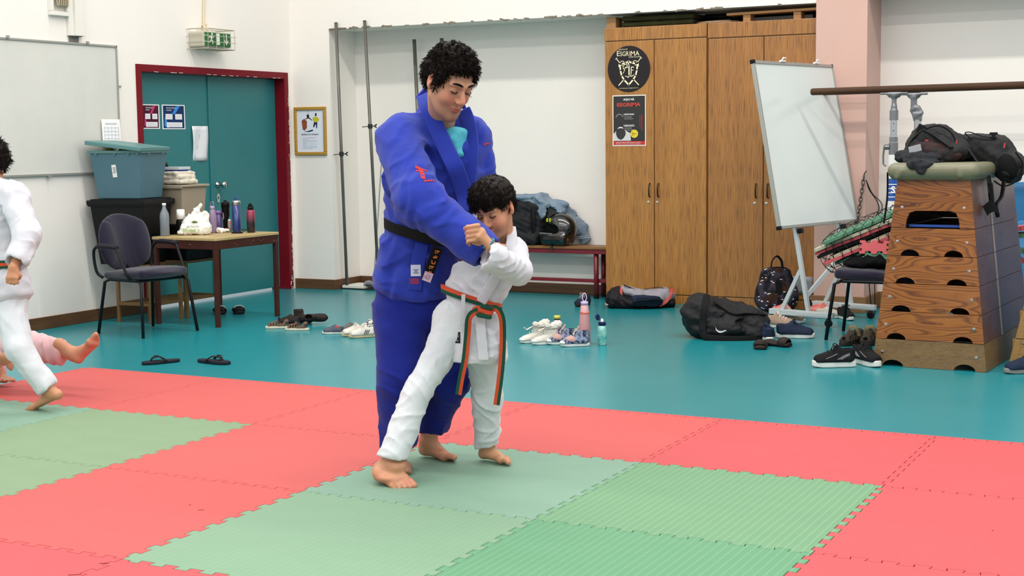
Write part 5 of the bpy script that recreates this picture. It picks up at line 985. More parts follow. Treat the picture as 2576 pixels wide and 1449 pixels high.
# ================================================================ CHAIN, CABLE, BLUE MATS, FLOOR BOARD
t = thing('chain', 'rusty steel chain hanging from a hook on the pink pillar', 'chain', (3.56, 4.63, 1.08))
a, b = V(3.555, 4.628, 1.06), V(3.50, 4.60, .62); n = 15; pts = [a.lerp(b, k / n) + V(.0, -.012, -.02 * math.sin(PI * k / n)) for k in range(n + 1)]
for k in range(n):
    p = (pts[k] + pts[k + 1]) / 2; d = (pts[k + 1] - pts[k]); L = d.length * .78; d.normalize(); sd = (d.cross(V(0, 1, 0)) if k % 2 else V(0, 1, 0)).normalized()
    m = MB(); m.tube([p + d * L * math.sin(q) * .95 + sd * .012 * math.cos(q) for q in np.linspace(0, 2 * PI, 11)[:-1]], .0038, 6, closed=True); m.build('chain_link', M('rusty_steel', '#5b5650', rough=.5, metal=.6), t, smooth=True)
m = MB(); m.tube(curve_pts([V(3.55, 4.64, 1.06), V(3.552, 4.615, 1.055), V(3.562, 4.61, 1.08), V(3.575, 4.615, 1.10)]), .005, 6); m.build('hook', M('rusty_steel', '#5b5650'), t)
m = MB(); m.tube(curve_pts([V(3.57, 4.62, 1.03), V(3.60, 4.615, .95), V(3.66, 4.60, .87), V(3.68, 4.58, .80), V(3.64, 4.56, .70), V(3.62, 4.5, .45), V(3.66, 4.48, .01)]), .004, 6); m.tube(curve_pts([V(3.57, 4.62, 1.03), V(3.62, 4.61, .93), V(3.69, 4.60, .86), V(3.70, 4.58, .80), V(3.66, 4.55, .66), V(3.68, 4.5, .01)]), .0035, 6); tag(m.build('black_cable', mBlackP, smooth=True), 'thin black cable dangling beside the chain by the pink pillar', 'cable')
mBlueMat = M('blue_vinyl', '#2a74a3', rough=.4, col2='#256b99', nscale=3, bump=.1, bscale=20)
o = sdf('crash_mat', [b_((5.3, 5.02, .505), (.92, .045, .5), rd=.03)], mBlueMat, None, .02, 0); tag(o, 'tall blue vinyl crash mat standing against the white wall at right', 'crash mat')
o = sdf('crash_mat', [b_((5.45, 4.72, .36), (.80, .14, .358), RZ(.03), rd=.05)], M('light_blue_cloth', '#3f82b4', rough=.7, col2='#3777a8', nscale=4), None, .02, 0, lambda P: .012 * noise3(P, 5, 71)); tag(o, 'lower, lighter blue padded mat in front of the tall blue mat', 'crash mat')
m = MB(); m.box((4.12, 3.30, .02), (.14, .62, .02), RZ(-.12)); tag(m.build('white_board', M('white_painted_board', '#d9d6cc', rough=.4), bevel=.003), 'white painted board lying on the floor behind the brown sandals', 'board')
# ================================================================ FOOTWEAR
IMR, IML, IMC, IMA = math.radians(27.3), math.radians(207.3), math.radians(-62.7), math.radians(117.3)     # right, left, towards, away
def fp(px, py): p = at_z(px, py); return (p.x, p.y, 0.0)
def outline(L, W, n=26, waist=.8):
    pts = []
    for k in range(n):
        a = 2 * PI * k / n; x = math.cos(a) * L / 2; f = 1 - .13 * (x < 0) - .22 * math.exp(-((x / L + .05) / .16) ** 2) * (1 - waist) * 3; y = math.copysign(abs(math.sin(a)) ** .75, math.sin(a)) * W / 2 * f; pts.append((x, y))
    return pts
def shoe(name, label, loc, rz, L, upper, sole, group, high=0.0, lace=None, stripe=None, patch=None, toecap=None, solh=.026, tilt=None, cat='shoe', tongue=None):
    s = L / .28; t = thing(name, label, cat, loc, rz, group)
    if tilt: t.rotation_euler = (tilt[0], tilt[1], rz); t.location.z = tilt[2]
    W = .091 * s; op = outline(L * .925, W); op = outline(L * .93, .086 * s); m = MB(); m.prism([(p[0], p[1]) for p in op], (0, 0, .001), (1, 0, 0), (0, 1, 0), solh * s * 1.08)
    for v in m.v: v.z += .010 * s * max(0, (v.x / L - .28) / .2) ** 2
    m.build('sole', sole, t, world=False, bevel=.006 * s)
    z0 = solh * s; q = [ec_((-.085 * s, 0, z0 + .012 * s), (.10 * s, 0, z0 + .004 * s), (.041 * s, .030 * s), (.040 * s, .022 * s), (0, 1, 0)), e_((.045 * s, 0, z0 + .018 * s), (.075 * s, .039 * s, .034 * s)), e_((-.005 * s, 0, z0 + .035 * s), (.06 * s, .034 * s, .035 * s)),
        ec_((-.085 * s, 0, z0 + .02 * s), (-.09 * s, 0, z0 + (.055 + high) * s), (.036 * s, .036 * s), (.033 * s, .034 * s), (0, 1, 0)), ec_((-.05 * s, 0, z0 + .03 * s), (-.055 * s, 0, z0 + (.055 + high) * s), (.036 * s, .045 * s), (.031 * s, .04 * s), (0, 1, 0)), e_((-.02 * s, 0, z0 + (.06 + high * .7) * s), (.022 * s, .024 * s, .03 * s)),
        b_((0, 0, z0 - .03 * s), (.3, .2, .03 * s), sub=True, k=.002), ec_((-.07 * s, 0, z0 + .03 * s), (-.075 * s, 0, z0 + (.14 + high) * s), (.022 * s, .03 * s), (.030 * s, .045 * s), (0, 1, 0), sub=True, k=.008 * s)]
    u = sdf('upper', q, upper, t, .0045, .02 * s, world=False)
    if tongue: sdf('tongue', [ec_((.0 * s, 0, z0 + .06 * s), (-.03 * s, 0, z0 + (.10 + high) * s), (.022 * s, .006), (.026 * s, .006), (0, 1, 0))], tongue, t, .004, .01, world=False)
    if lace:
        m = MB()
        for k in range(4):
            x = (.055 - .021 * k) * s; z = z0 + (.050 + .009 * k + (high * .12 * k)) * s; m.tube([(x, -.024 * s, z - .006), (x + .004, 0, z + .006), (x, .024 * s, z - .006)], .0032 * s, 5)
        x = -.02 * s; z = z0 + (.085 + high * .6) * s
        for sy in (-1, 1): m.tube(curve_pts([(x, 0, z), (x + .01 * s, .02 * s * sy, z + .012 * s), (x + .02 * s, .035 * s * sy, z), (x + .008 * s, .012 * s * sy, z - .002)], 4), .003 * s, 5); m.tube(curve_pts([(x, 0, z), (x + .025 * s, .015 * s * sy, z - .008), (x + .035 * s, .03 * s * sy, z - .03 * s)], 4), .0028 * s, 5)
        m.build('laces', lace, t, world=False)
    if stripe:
        m = MB()
        for sy in (-1, 1):
            for k in range(3): x = (-.015 - .016 * k) * s; m.box((x, sy * .0405 * s, z0 + .027 * s), (.006 * s, .003, .045 * s), RY(-.5))
        m.build('stripes', stripe, t, world=False)
    if toecap: sdf('toe_cap', [e_((.10 * s, 0, z0 + .008 * s), (.038 * s, .042 * s, .022 * s)), b_((.1 * s, 0, z0 - .02), (.2, .2, .02), sub=True, k=0)], toecap, t, .004, 0, world=False)
    if patch:
        for pm, (x, y, z, r) in patch: sdf('fabric_patch', [e_((x * s, y * s, z0 + z * s), r)], pm, t, .004, 0, world=False)
    return t
def sandal(label, loc, rz, L, c1, c2, sole, group):
    s = L / .28; t = thing('sandal', label, 'sandal', loc, rz, group); m = MB(); m.prism(outline(L, .098 * s), (0, 0, .001), (1, 0, 0), (0, 1, 0), .028 * s); m.build('sole', sole, t, world=False, bevel=.006 * s); z0 = .028 * s
    q = [ec_((-.085 * s, 0, z0 + .012 * s), (.10 * s, 0, z0 + .004 * s), (.041 * s, .030 * s), (.042 * s, .022 * s), (0, 1, 0)), e_((.045 * s, 0, z0 + .02 * s), (.07 * s, .04 * s, .03 * s)), e_((.0, 0, z0 + .04 * s), (.035 * s, .034 * s, .038 * s)), ec_((-.085 * s, 0, z0 + .02 * s), (-.09 * s, 0, z0 + .055 * s), (.036 * s, .036 * s), (.034 * s, .034 * s), (0, 1, 0)), b_((0, 0, z0 - .03 * s), (.3, .2, .03 * s), sub=True, k=.002),
         e_((-.04 * s, 0, z0 + .09 * s), (.055 * s, .028 * s, .075 * s), sub=True, k=.006), e_((.03 * s, 0, z0 + .02 * s), (.09 * s, .030 * s, .022 * s), sub=True, k=.004)]
    for sy in (-1, 1):
        for x, z in ((.075, .02), (.045, .028), (.012, .032), (-.04, .028)): q.append(ec_((x * s, sy * .045 * s, z0 + z * s - .01 * s), (x * s - .004, sy * .03 * s, z0 + z * s + .014 * s), (.006 * s, .02 * s), (.006 * s, .02 * s), (1, 0, 0), sub=True, k=.002))
    sdf('upper', q, c1, t, .0035 if L < .22 else .0045, .012 * s, world=False)
    m = MB(); m.tube(curve_pts([(-.02 * s, -.042 * s, z0 + .03 * s), (-.01 * s, -.025 * s, z0 + .085 * s), (-.01 * s, .025 * s, z0 + .085 * s), (-.02 * s, .042 * s, z0 + .03 * s)]), .009 * s, 6, flat=(.4, 1.5)); m.tube(curve_pts([(-.09 * s, -.035 * s, z0 + .03 * s), (-.125 * s, 0, z0 + .045 * s), (-.09 * s, .035 * s, z0 + .03 * s)]), .01 * s, 6, flat=(1, 1)); m.build('strap', c2, t, world=False)
    return t
def slide(label, loc, rz, L, c, band, group, stripes=None, name='slide_sandal'):
    s = L / .28; t = thing(name, label, 'slipper', loc, rz, group)
    sdf('footbed', [ec_((-.09 * s, 0, .02 * s), (.09 * s, 0, .018 * s), (.044 * s, .019 * s), (.048 * s, .018 * s), (0, 1, 0)), e_((-.09 * s, 0, .03 * s), (.05 * s, .046 * s, .024 * s)), e_((-.02 * s, 0, .06 * s), (.12 * s, .034 * s, .026 * s), sub=True, k=.008)], c, t, .005, .015, world=False)
    q = [e_((.045 * s, 0, .03 * s), (.062 * s, .056 * s, .046 * s)), e_((.045 * s, 0, .026 * s), (.09 * s, .044 * s, .036 * s), sub=True, k=.004), b_((0, 0, -.02), (.3, .3, .021), sub=True, k=0)]
    sdf('band', q, band, t, .004, .01, world=False)
    if stripes:
        m = MB()
        for k in range(3):
            x = (.022 + .02 * k) * s; m.tube([(x, y_ * s, (.032 + .046 * math.sqrt(max(.02, 1 - (y_ / .056) ** 2 - ((x / s - .045) / .062) ** 2))) * s) for y_ in (-.045, -.03, -.015, 0, .015, .03, .045)], .0045 * s, 6, flat=(1, .5))
        m.build('stripes', stripes, t, world=False)
    return t
def flipflop(label, loc, rz, L, c, strap, group):
    s = L / .28; t = thing('flip_flop', label, 'flip-flop', loc, rz, group); m = MB(); m.prism(outline(L, .10 * s), (0, 0, .001), (1, 0, 0), (0, 1, 0), .022 * s); m.build('sole', c, t, world=False, bevel=.006 * s)
    m = MB(); z = .023 * s
    for sy in (-1, 1): m.tube(curve_pts([(.075 * s, 0, z), (.06 * s, .006 * s * sy, z + .02 * s), (.02 * s, .032 * s * sy, z + .03 * s), (-.035 * s, .042 * s * sy, z)], 5), .009 * s, 6, flat=(1.3, .5))
    m.build('thong_strap', strap, t, world=False); return t
kBrown = M('brown_suede', '#6b5340', rough=.85, col2='#5a4433', nscale=30); kNavyS = M('navy_fabric', '#1c2436', rough=.8, col2='#232c42', nscale=30, bump=.2, bscale=300); kCream = M('cream_rubber', '#cfc8b2', rough=.55); kBlack = M('black_shoe', '#151414', rough=.6); kWhiteS = M('white_shoe', '#cfcac0', rough=.6, col2='#b9b2a4', nscale=20); kRub = M('white_rubber', '#d6d4ce', rough=.5)
kGreyB = M('slate_shoe', '#434a58', rough=.7); kRedS = M('coral_red_lining', '#a4303c', rough=.7); kFloral = M('floral_canvas', '#1d2738', rough=.8, col2='#8a93ad', nscale=55, contrast=2.6); kPinkS = M('dusty_pink_canvas', '#b58e86', rough=.8); kLace = M('off_white_lace', '#c9c3b4', rough=.8); kBrnRub = M('dark_brown_rubber', '#2a2320', rough=.6)
g = 'brown children\'s sandals'
sandal('tan and navy child\'s sandal on the floor, left one of the pair near the table', fp(699, 826), IML + .05, .185, kBrown, kNavyS, kCream, g); sandal('tan and navy child\'s sandal on the floor, right one of the pair near the table', fp(748, 831), IML - .08, .18, kBrown, kNavyS, kCream, g)
g = 'black soft boots'
shoe('soft_boot', 'black soft boot flopped upright behind the tan sandals', fp(762, 812), IMC + .9, .20, kBrnRub, kBlack, g, high=.05); shoe('soft_boot', 'black soft boot lying on its side behind the tan sandals', fp(795, 815), IMR + .1, .20, kBrnRub, kBlack, g, high=.02, tilt=(1.35, 0, .045))
shoe('soft_boot', 'black shoe lying flat between the tan sandals', fp(727, 817), IML - .2, .20, kBrnRub, kBlack, g)
g = 'grey children\'s shoes'
shoe('velcro_shoe', 'grey child\'s shoe with a red strap, beside the white trainers', fp(838, 840), IML + .0, .17, kGreyB, kRub, g, patch=[(kRedS, (-.045, 0, .052, (.030, .022, .014)))]); shoe('velcro_shoe', 'grey child\'s shoe seen from its toe behind the white trainers', fp(878, 834), IML + .75, .17, M('grey_suede', '#5b5857', rough=.9), kRub, g)
g = 'white trainers with black stripes'
kYS = M('yellowed_sole', '#b9ab83', rough=.55)
shoe('trainer', 'white trainer with black stripes, the further one left of the man\'s legs', fp(893, 845), IML + .38, .215, kWhiteS, kYS, g, lace=kLace, stripe=kBlack); shoe('trainer', 'white trainer with black stripes, the nearer one left of the man\'s legs', fp(912, 849), IML + .34, .215, kWhiteS, kYS, g, lace=kLace, stripe=kBlack)
shoe('trainer', 'black and white chequered shoe behind the white trainers', fp(928, 829), IML + .8, .19, M('chequered_canvas', '#131313', rough=.7, col2='#dcdad2', nscale=75, contrast=4), kBlack, None)
flipflop('pale yellow flip-flop beside the white trainers', fp(952, 844), IML + .3, .17, M('pale_yellow_rubber', '#b4ab74', rough=.5), M('yellow_strap', '#9e9450', rough=.5), None)
kFF = M('charcoal_rubber', '#1e2029', rough=.65); g = 'charcoal flip-flops'
flipflop('charcoal flip-flop lying near the mats, left one of the pair', fp(405, 914), IML + .55, .245, kFF, kBlack, g); flipflop('charcoal flip-flop lying near the mats, right one of the pair', fp(538, 914), IMR - .55, .26, kFF, kBlack, g)
g = 'white high-top shoes'
for (px, py, lab) in ((1342, 862, 'dirty white canvas high-top with loose laces, leftmost of the shoe row'), (1372, 866, 'dirty white canvas high-top with loose laces, second in the shoe row')):
    t = shoe('high_top_shoe', lab, fp(px, py), IML + .28, .205, kWhiteS, kRub, g, high=.05, lace=kLace, toecap=kRub, tongue=kWhiteS)
    sdf('folded_collar', [e_((-.075, 0, .125), (.045, .034, .03), RY(.4)), e_((-.02, .012, .12), (.035, .02, .022), RY(-.6))], kWhiteS, t, .0045, .015, lambda P: .004 * noise3(P, 60, 4), world=False)
    m = MB(); m.tube(curve_pts([(-.03, -.01, .11), (.01, -.012, .105), (.045, -.012, .09), (.06, -.012, .105)]), .009, 6, flat=(1.4, .4)); m.build('loose_strap', kWhiteS, t, world=False)
g = 'floral high-top shoes'
for (px, py, lab) in ((1413, 866, 'pink and navy floral high-top, the further one with white toe cap'), (1447, 871, 'pink and navy floral high-top with white toe, right end of the shoe row')):
    shoe('high_top_shoe', lab, fp(px, py), IML + .12, .215, kFloral, kRub, g, high=.045, lace=kLace, toecap=kRub, tongue=kPinkS, patch=[(kPinkS, (.03, 0, .028, (.05, .034, .03)))])
shoe('trainer', 'dark grey shoe standing alone in front of the bench leg', fp(1466, 769), IMC - .55, .24, kNavyS, kBrnRub, None, lace=M('grey_lace', '#8f8b84'))
g = 'black slides with white stripes'
slide('black slide with three white stripes under the table, left one', fp(553, 789), IMC + .35, .25, kBlack, kBlack, g, kRub); slide('black slide with three white stripes beside the table leg, right one', fp(600, 788), IMC + .3, .25, kBlack, kBlack, g, kRub)
slide('black striped slide on the floor by the white base plate, beside the man\'s trousers', (at_z(950, 738).x, 4.58, 0), IMC, .22, kBlack, kBlack, None, kRub)
shoe('trainer', 'navy trainer lying on its side in front of the grey gym bag', fp(1630, 779), IMR + .1, .27, kNavyS, M('dark_navy_sole', '#121826', rough=.6), None, lace=None, tilt=(-1.15, 0, .052), patch=[(kRub, (-.02, .036, .045, (.035, .004, .003)))])
g = 'navy trainers by the duffel bag'
shoe('trainer', 'navy trainer with white sole seen from its heel beside the black duffel bag', fp(1924, 853), IMA + .15, .28, kNavyS, kRub, g, lace=kNavyS); shoe('trainer', 'navy trainer with white sole pointing right, beside the black slides', fp(2000, 850), IMR - .22, .29, kNavyS, kRub, g, lace=kNavyS)
g = 'dark brown slides'
slide('dark brown slide, left one in front of the navy trainers', fp(1914, 876), IMC - .25, .235, kBrnRub, kBrnRub, g); slide('dark brown slide, right one in front of the navy trainers', fp(1960, 871), IMR - .75, .235, kBrnRub, kBrnRub, g)
g = 'beige trainers'
kBei = M('beige_mesh', '#a58a76', rough=.8, col2='#8d7564', nscale=40)
shoe('trainer', 'beige trainer with white laces between the duffel bag and the easel foot, nearer one', fp(1960, 824), IMR - .5, .265, kBei, kRub, g, lace=kRub); shoe('trainer', 'beige trainer with white laces behind its pair, under the easel foot', fp(1985, 812), IMR - .35, .265, kBei, kRub, g, lace=kRub)
for px, py, lab in ((1966, 795, 'coral patterned cloth bundle in front of the camouflage backpack'), (2060, 793, 'coral patterned cloth bundle under the easel cross brace')):
    p = Vector(fp(px, py)); t = thing('cloth_bundle', lab, 'cloth', p, 0, 'coral cloth bundles'); sdf('cloth_body', [e_(p + UP * .035, (.08, .06, .045)), e_(p + UP * .06 + RH * .02, (.04, .04, .035))], M('coral_print', '#c8503f', rough=.8, col2='#d98f84', nscale=60, contrast=2), t, .006, .02, lambda P: .008 * noise3(P, 30, 9))
shoe('trainer', 'black canvas shoe with white sole facing the camera under the violet chair', fp(2127, 803), IMC + .2, .25, kBlack, kRub, None, lace=kBlack, patch=[(kRub, (.045, 0, .052, (.016, .014, .004)))])
shoe('trainer', 'black shoe half hidden behind the easel foot', fp(2048, 782), IMC + .3, .24, kBlack, kRub, None, lace=kRub)
shoe('trainer', 'white soled shoe lying behind the caster of the easel', fp(2085, 800), IMR, .22, kWhiteS, kRub, None)
g = 'olive brown closed sandals'; kOl = M('olive_brown_rubber', '#3e372c', rough=.7, col2='#332d24', nscale=30); kOl2 = M('olive_strap', '#6a6142', rough=.7)
sandal('olive brown closed sandal beside the vaulting box, left one', fp(2143, 866), IMC - .75, .27, kOl, kOl2, kBrnRub, g); sandal('olive brown closed sandal beside the vaulting box, right one partly hidden', fp(2187, 866), IMC - .5, .27, kOl, kOl2, kBrnRub, g)
g = 'black running shoes'; kMesh = M('black_knit', '#171719', rough=.8, bump=.4, bscale=500)
for px, py, a, lab in ((2098, 923, IML + .02, 'black running shoe with thick white sole, side-on in front of the vaulting box'), (2180, 918, IMC + .35, 'black running shoe with white sole pointing at the camera, beside the vaulting box corner')):
    t = shoe('running_shoe', lab, fp(px, py), a, .285, kMesh, kRub, g, lace=kBlack, solh=.032, high=.012)
    m = MB()
    for sy in (-1, 1):
        m.tube(curve_pts([(.07, sy * .0405, .052), (.03, sy * .0425, .066), (-.01, sy * .040, .084)]), .0016, 5)
        for k in range(3): m.tube(curve_pts([(-.01 - .012 * k, sy * .0435, .05), (-.05 - .012 * k, sy * .0405, .072), (-.085, sy * .038, .086 - .008 * k)]), .0015, 5)
    m.build('reflective_lines', M('silver_line', '#9a9a9a', rough=.3), t, world=False)
shoe('trainer', 'dark grey shoe cut by the right edge in front of the yellow vaulting box', fp(2576, 938), IML + .2, .27, kNavyS, M('grey_rubber', '#7b7a76', rough=.6), None)

# ================================================================ BOTTLES ON THE FLOOR
mPB = M('purple_bottle', '#6a3f8c', rough=.3, coat=.3); mYc = M('yellow_cap', '#bdb94c', rough=.4); mPk = M('pink_bottle', '#c08c8c', rough=.4); mTe = M('teal_print', '#2f9a97', rough=.25, col2='#9cc9bd', nscale=30, contrast=2, coat=.5)
bottle('water_bottle', 'small round purple bottle with a yellow cap behind the white high-tops', 'bottle', fp(1402, 846), [('bottle_body', mPB, [(.028, 0), (.033, .006), (.034, .085), (.030, .105), (.021, .118)]), ('neck', mBlackP, [(.0215, .118), (.0215, .123)]), ('cap', mYc, [(.0235, .123), (.0235, .146), (.001, .147)])], 'bottles on the floor')
t = bottle('water_bottle', 'tall pink bottle with lilac loop lid behind the floral high-tops', 'bottle', fp(1471, 864), [('bottle_body', mPk, [(.038, 0), (.040, .006), (.040, .11), (.033, .19), (.0245, .262)]), ('lid', M('lilac_lid', '#b7a2c4', rough=.4), [(.0255, .262), (.0255, .284), (.001, .286)])], 'bottles on the floor')
m = MB(); m.tube([RH * (.014 * math.cos(a)) + UP * (.312 + .028 * math.sin(a)) for a in np.linspace(0, 2 * PI, 17)[:-1]], .0035, 6, closed=True); m.build('lid_loop', M('pale_lilac_loop', '#c7b6d2', rough=.4), t, world=False, smooth=True)
m = MB(); m.tube([(.0312 * math.cos(a), .0312 * math.sin(a), .212 + .003 * math.sin(2 * a)) for a in np.linspace(0, 2 * PI, 21)[:-1]], .003, 6, closed=True); m.tube([(.0322 * math.cos(a), .0322 * math.sin(a), .204) for a in np.linspace(0, 2 * PI, 21)[:-1]], .002, 6, closed=True); m.build('loom_band', M('orange_band', '#d2643a', rough=.5, col2='#b0407c', nscale=20, contrast=3), t, world=False)
t = bottle('kids_bottle', 'small teal patterned bottle with an open navy flip lid, standing alone on the floor', 'bottle', fp(1515, 868), [('bottle_body', mTe, [(.028, 0), (.031, .005), (.031, .115), (.024, .132)]), ('collar', M('navy_plastic', '#141c4a', rough=.35), [(.0245, .132), (.0255, .152), (.018, .158)]), ('drink_spout', mWhiteP, [(.016, .157), (.008, .163), (.007, .176), (.001, .178)])], 'bottles on the floor')
m = MB(); m.lathe([(.001, -.006), (.018, -.002), (.023, .010), (.019, .012), (.001, .004)], tuple(-RH * .034 + UP * .185), 20, tuple(RH * .8 + UP * .3 - FH * .5), caps=False); m.build('flip_lid', M('navy_plastic', '#141c4a'), t, world=False, smooth=True)

# ================================================================ BAGS ON THE FLOOR
def ff(px, py): p = at_z(px, py); return Vector((p.x, p.y, 0))
p = ff(1617, 777) + FH * .12; t = thing('gym_bag', 'grey and black gym bag with red zips lying against the left wardrobe', 'gym bag', p)
def Q(x, y, z): return p + RH * x + FH * y + UP * z
mGr = M('light_grey_melange', '#96929a', rough=.85, col2='#87838b', nscale=40)
sdf('black_base', [e_(Q(-.20, -.02, .07), (.095, .10, .085)), e_(Q(-.12, -.05, .045), (.14, .08, .05)), ec_(Q(-.25, 0, .05), Q(.25, 0, .04), (.10, .045), (.09, .045), FH), e_(Q(-.19, 0, .12), (.06, .06, .055))], M('black_polyester', '#18161a', rough=.6), t, .007, .03, lambda P: .005 * noise3(P, 20, 81))
sdf('grey_top', [ec_(Q(-.15, .0, .145), Q(-.02, -.02, .095), (.07, .045), (.09, .05), FH), ec_(Q(-.02, -.02, .09), Q(.20, -.0, .105), (.09, .05), (.085, .05), FH), e_(Q(.20, 0, .09), (.075, .085, .06)), e_(Q(.05, -.05, .07), (.12, .06, .05))], mGr, t, .007, .04, lambda P: .006 * noise3(P, 14, 82))
m = MB(); m.tube(curve_pts([Q(-.165, -.05, .175), Q(-.172, -.085, .12), Q(-.17, -.115, .05)]), .008, 6, flat=(1.5, .6)); m.tube(curve_pts([Q(.245, -.05, .15), Q(.23, -.08, .12), Q(.19, -.10, .06), (Q(.13, -.11, .025))]), .011, 6, flat=(1.8, .6)); m.build('red_zip', M('red_zip', '#a8352a', rough=.5), t)
m = MB(); m.tube(curve_pts([Q(-.15, -.06, .19), Q(-.08, -.06, .16), Q(-.01, -.06, .125)]), .005, 6); m.tube(curve_pts([Q(.02, -.05, .15), Q(.12, -.05, .165), Q(.2, -.05, .155)]), .003, 6); m.build('black_zip', mBlackP, t)
m = MB(); m.tube(curve_pts([Q(-.26, -.06, .05), Q(-.285, -.08, .03), Q(-.30, -.08, .045)]), .006, 6); m.build('pull_cord', M('pale_pink_cord', '#c79f94'), t)
p = ff(1842, 855) + FH * .14; t = thing('duffel_bag', 'large black duffel bag with a white tick mark lying slumped on the floor', 'duffel bag', p)
sdf('bag_body', [e_(Q(-.19, .04, .16), (.13, .15, .145), RY(.15)), ec_(Q(-.17, .02, .14), Q(.20, .0, .085), (.15, .13), (.14, .085), FH), e_(Q(.0, .05, .17), (.20, .13, .08), RY(.12)), e_(Q(.18, .0, .10), (.10, .13, .09)), e_(Q(-.10, -.08, .07), (.20, .08, .07)), e_(Q(.12, -.09, .05), (.12, .07, .055))], M('charcoal_nylon', '#19191a', rough=.55, col2='#202021', nscale=10, bump=.3, bscale=120), t, .008, .05, lambda P: .010 * noise3(P, 9, 91) + .004 * noise3(P, 30, 92) + .004 * np.sin(P[..., 2] * 70 + P[..., 0] * 20))
m = MB(); m.tube(curve_pts([Q(-.16, -.05, .30), Q(-.185, -.12, .22), Q(-.20, -.135, .12), Q(-.19, -.16, .03), Q(-.05, -.19, .012), Q(.10, -.19, .012), Q(.24, -.15, .02)]), .013, 8, flat=(1.8, .4)); m.tube(curve_pts([Q(-.12, -.08, .26), Q(.0, -.12, .18), Q(.10, -.12, .18), Q(.25, -.06, .16)]), .010, 6, flat=(1.8, .4)); m.build('carry_strap', M('black_webbing', '#111112', rough=.8), t)
m = MB(); sw = [(0, .02), (.004, -.004), (.02, -.02), (.04, -.022), (.075, -.008), (.105, .008), (.07, -.003), (.042, -.010), (.022, -.008), (.008, .004)]; m.prism([(a * 1.0, b * 1.0 + .0) for a, b in sw], Q(-.12, -.173, .075), RH, (UP * .95 + FH * .25).normalized(), .006); m.build('tick_mark', M('silver_print', '#b9bcbd', rough=.4), t)
m = MB(); m.box(Q(-.20, -.145, .065), (.04, .02, .04), RZ(.475)); m.build('strap_buckle', mBlackP, t, bevel=.004)
p = ff(1958, 791) + FH * .08; t = thing('backpack', 'dark camouflage backpack with small white prints standing against the wardrobe', 'backpack', p)
mCamo = M('camouflage_cloth', '#15151c', rough=.8, col2='#3c3541', nscale=16, contrast=3.2, detail=1)
nt = mCamo.node_tree; N_ = nt.nodes; L__ = nt.links; bb = N_['Principled BSDF']; s0 = bb.inputs['Base Color'].links[0].from_socket; tcn = [n for n in N_ if n.type == 'TEX_COORD'][0]; nz = N_.new('ShaderNodeTexNoise'); nz.inputs['Scale'].default_value = 13; nz.inputs['Detail'].default_value = 1; mpp = N_.new('ShaderNodeMapping'); mpp.inputs['Location'].default_value = (5, 3, 1); L__.new(tcn.outputs['Object'], mpp.inputs[0]); L__.new(mpp.outputs[0], nz.inputs['Vector'])
rr = N_.new('ShaderNodeMapRange'); rr.inputs[1].default_value = .56; rr.inputs[2].default_value = .58; L__.new(nz.outputs['Fac'], rr.inputs[0]); mxx = N_.new('ShaderNodeMixRGB'); mxx.inputs[2].default_value = hexc('#3a241c'); L__.new(rr.outputs[0], mxx.inputs[0]); L__.new(s0, mxx.inputs[1]); L__.new(mxx.outputs[0], bb.inputs['Base Color'])
sdf('bag_body', [ec_(Q(0, 0, .12), Q(.0, .02, .325), (.155, .085), (.115, .065), RH), e_(Q(0, 0, .09), (.158, .09, .09), RZ(.475)), e_(Q(.0, -.03, .14), (.115, .07, .12), RZ(.475)), e_(Q(-.11, .0, .14), (.055, .06, .10), RZ(.475)), e_(Q(.11, .0, .14), (.055, .06, .10), RZ(.475))], mCamo, t, .007, .03, lambda P: .004 * noise3(P, 18, 95))
m = MB(); m.tube(curve_pts([Q(-.045, .0, .355), Q(-.035, .0, .41), Q(-.0, .0, .445), Q(.035, .0, .41), Q(.045, .0, .355)]), .008, 6, flat=(.6, 1.8)); m.build('carry_handle', mBlackP, t)
m = MB(); m.box(Q(.0, -.097, .20), (.05, .006, .14), RZ(.475)); m.build('centre_panel', M('black_webbing', '#111112'), t, bevel=.002); m = MB(); m.tube(curve_pts([Q(-.12, -.05, .27), Q(-.08, -.075, .335), Q(0, -.07, .365), Q(.08, -.06, .335), Q(.12, -.04, .27)]), .004, 6); m.build('zip', M('dark_seam', '#070708'), t)
bp_body = t.children[0]; me = bp_body.data; rs = random.Random(8); m = MB(); from mathutils.bvhtree import BVHTree
bv = BVHTree.FromPolygons([v.co + Vector(p) for v in me.vertices], [tuple(q.vertices) for q in me.polygons])
for i in range(46):
    h = bv.ray_cast(Q(rs.uniform(-.15, .15), -.6, rs.uniform(.02, .36)), FH)
    if h[0] is None: continue
    R = rot_to(h[1], UP); o = h[0]; x, y = R.col[0], R.col[1]; q = .0035
    for a, b, w, hh_ in ((0, .4, 2.2, 1.2), (-1.6, 0, .9, 2.2), (1.5, -.2, .9, 2.0)): m.box(o + x * a * q + y * b * q + h[1] * .0008, (w * q, hh_ * q, .0012), R)
m.build('white_prints', mPaper, t)
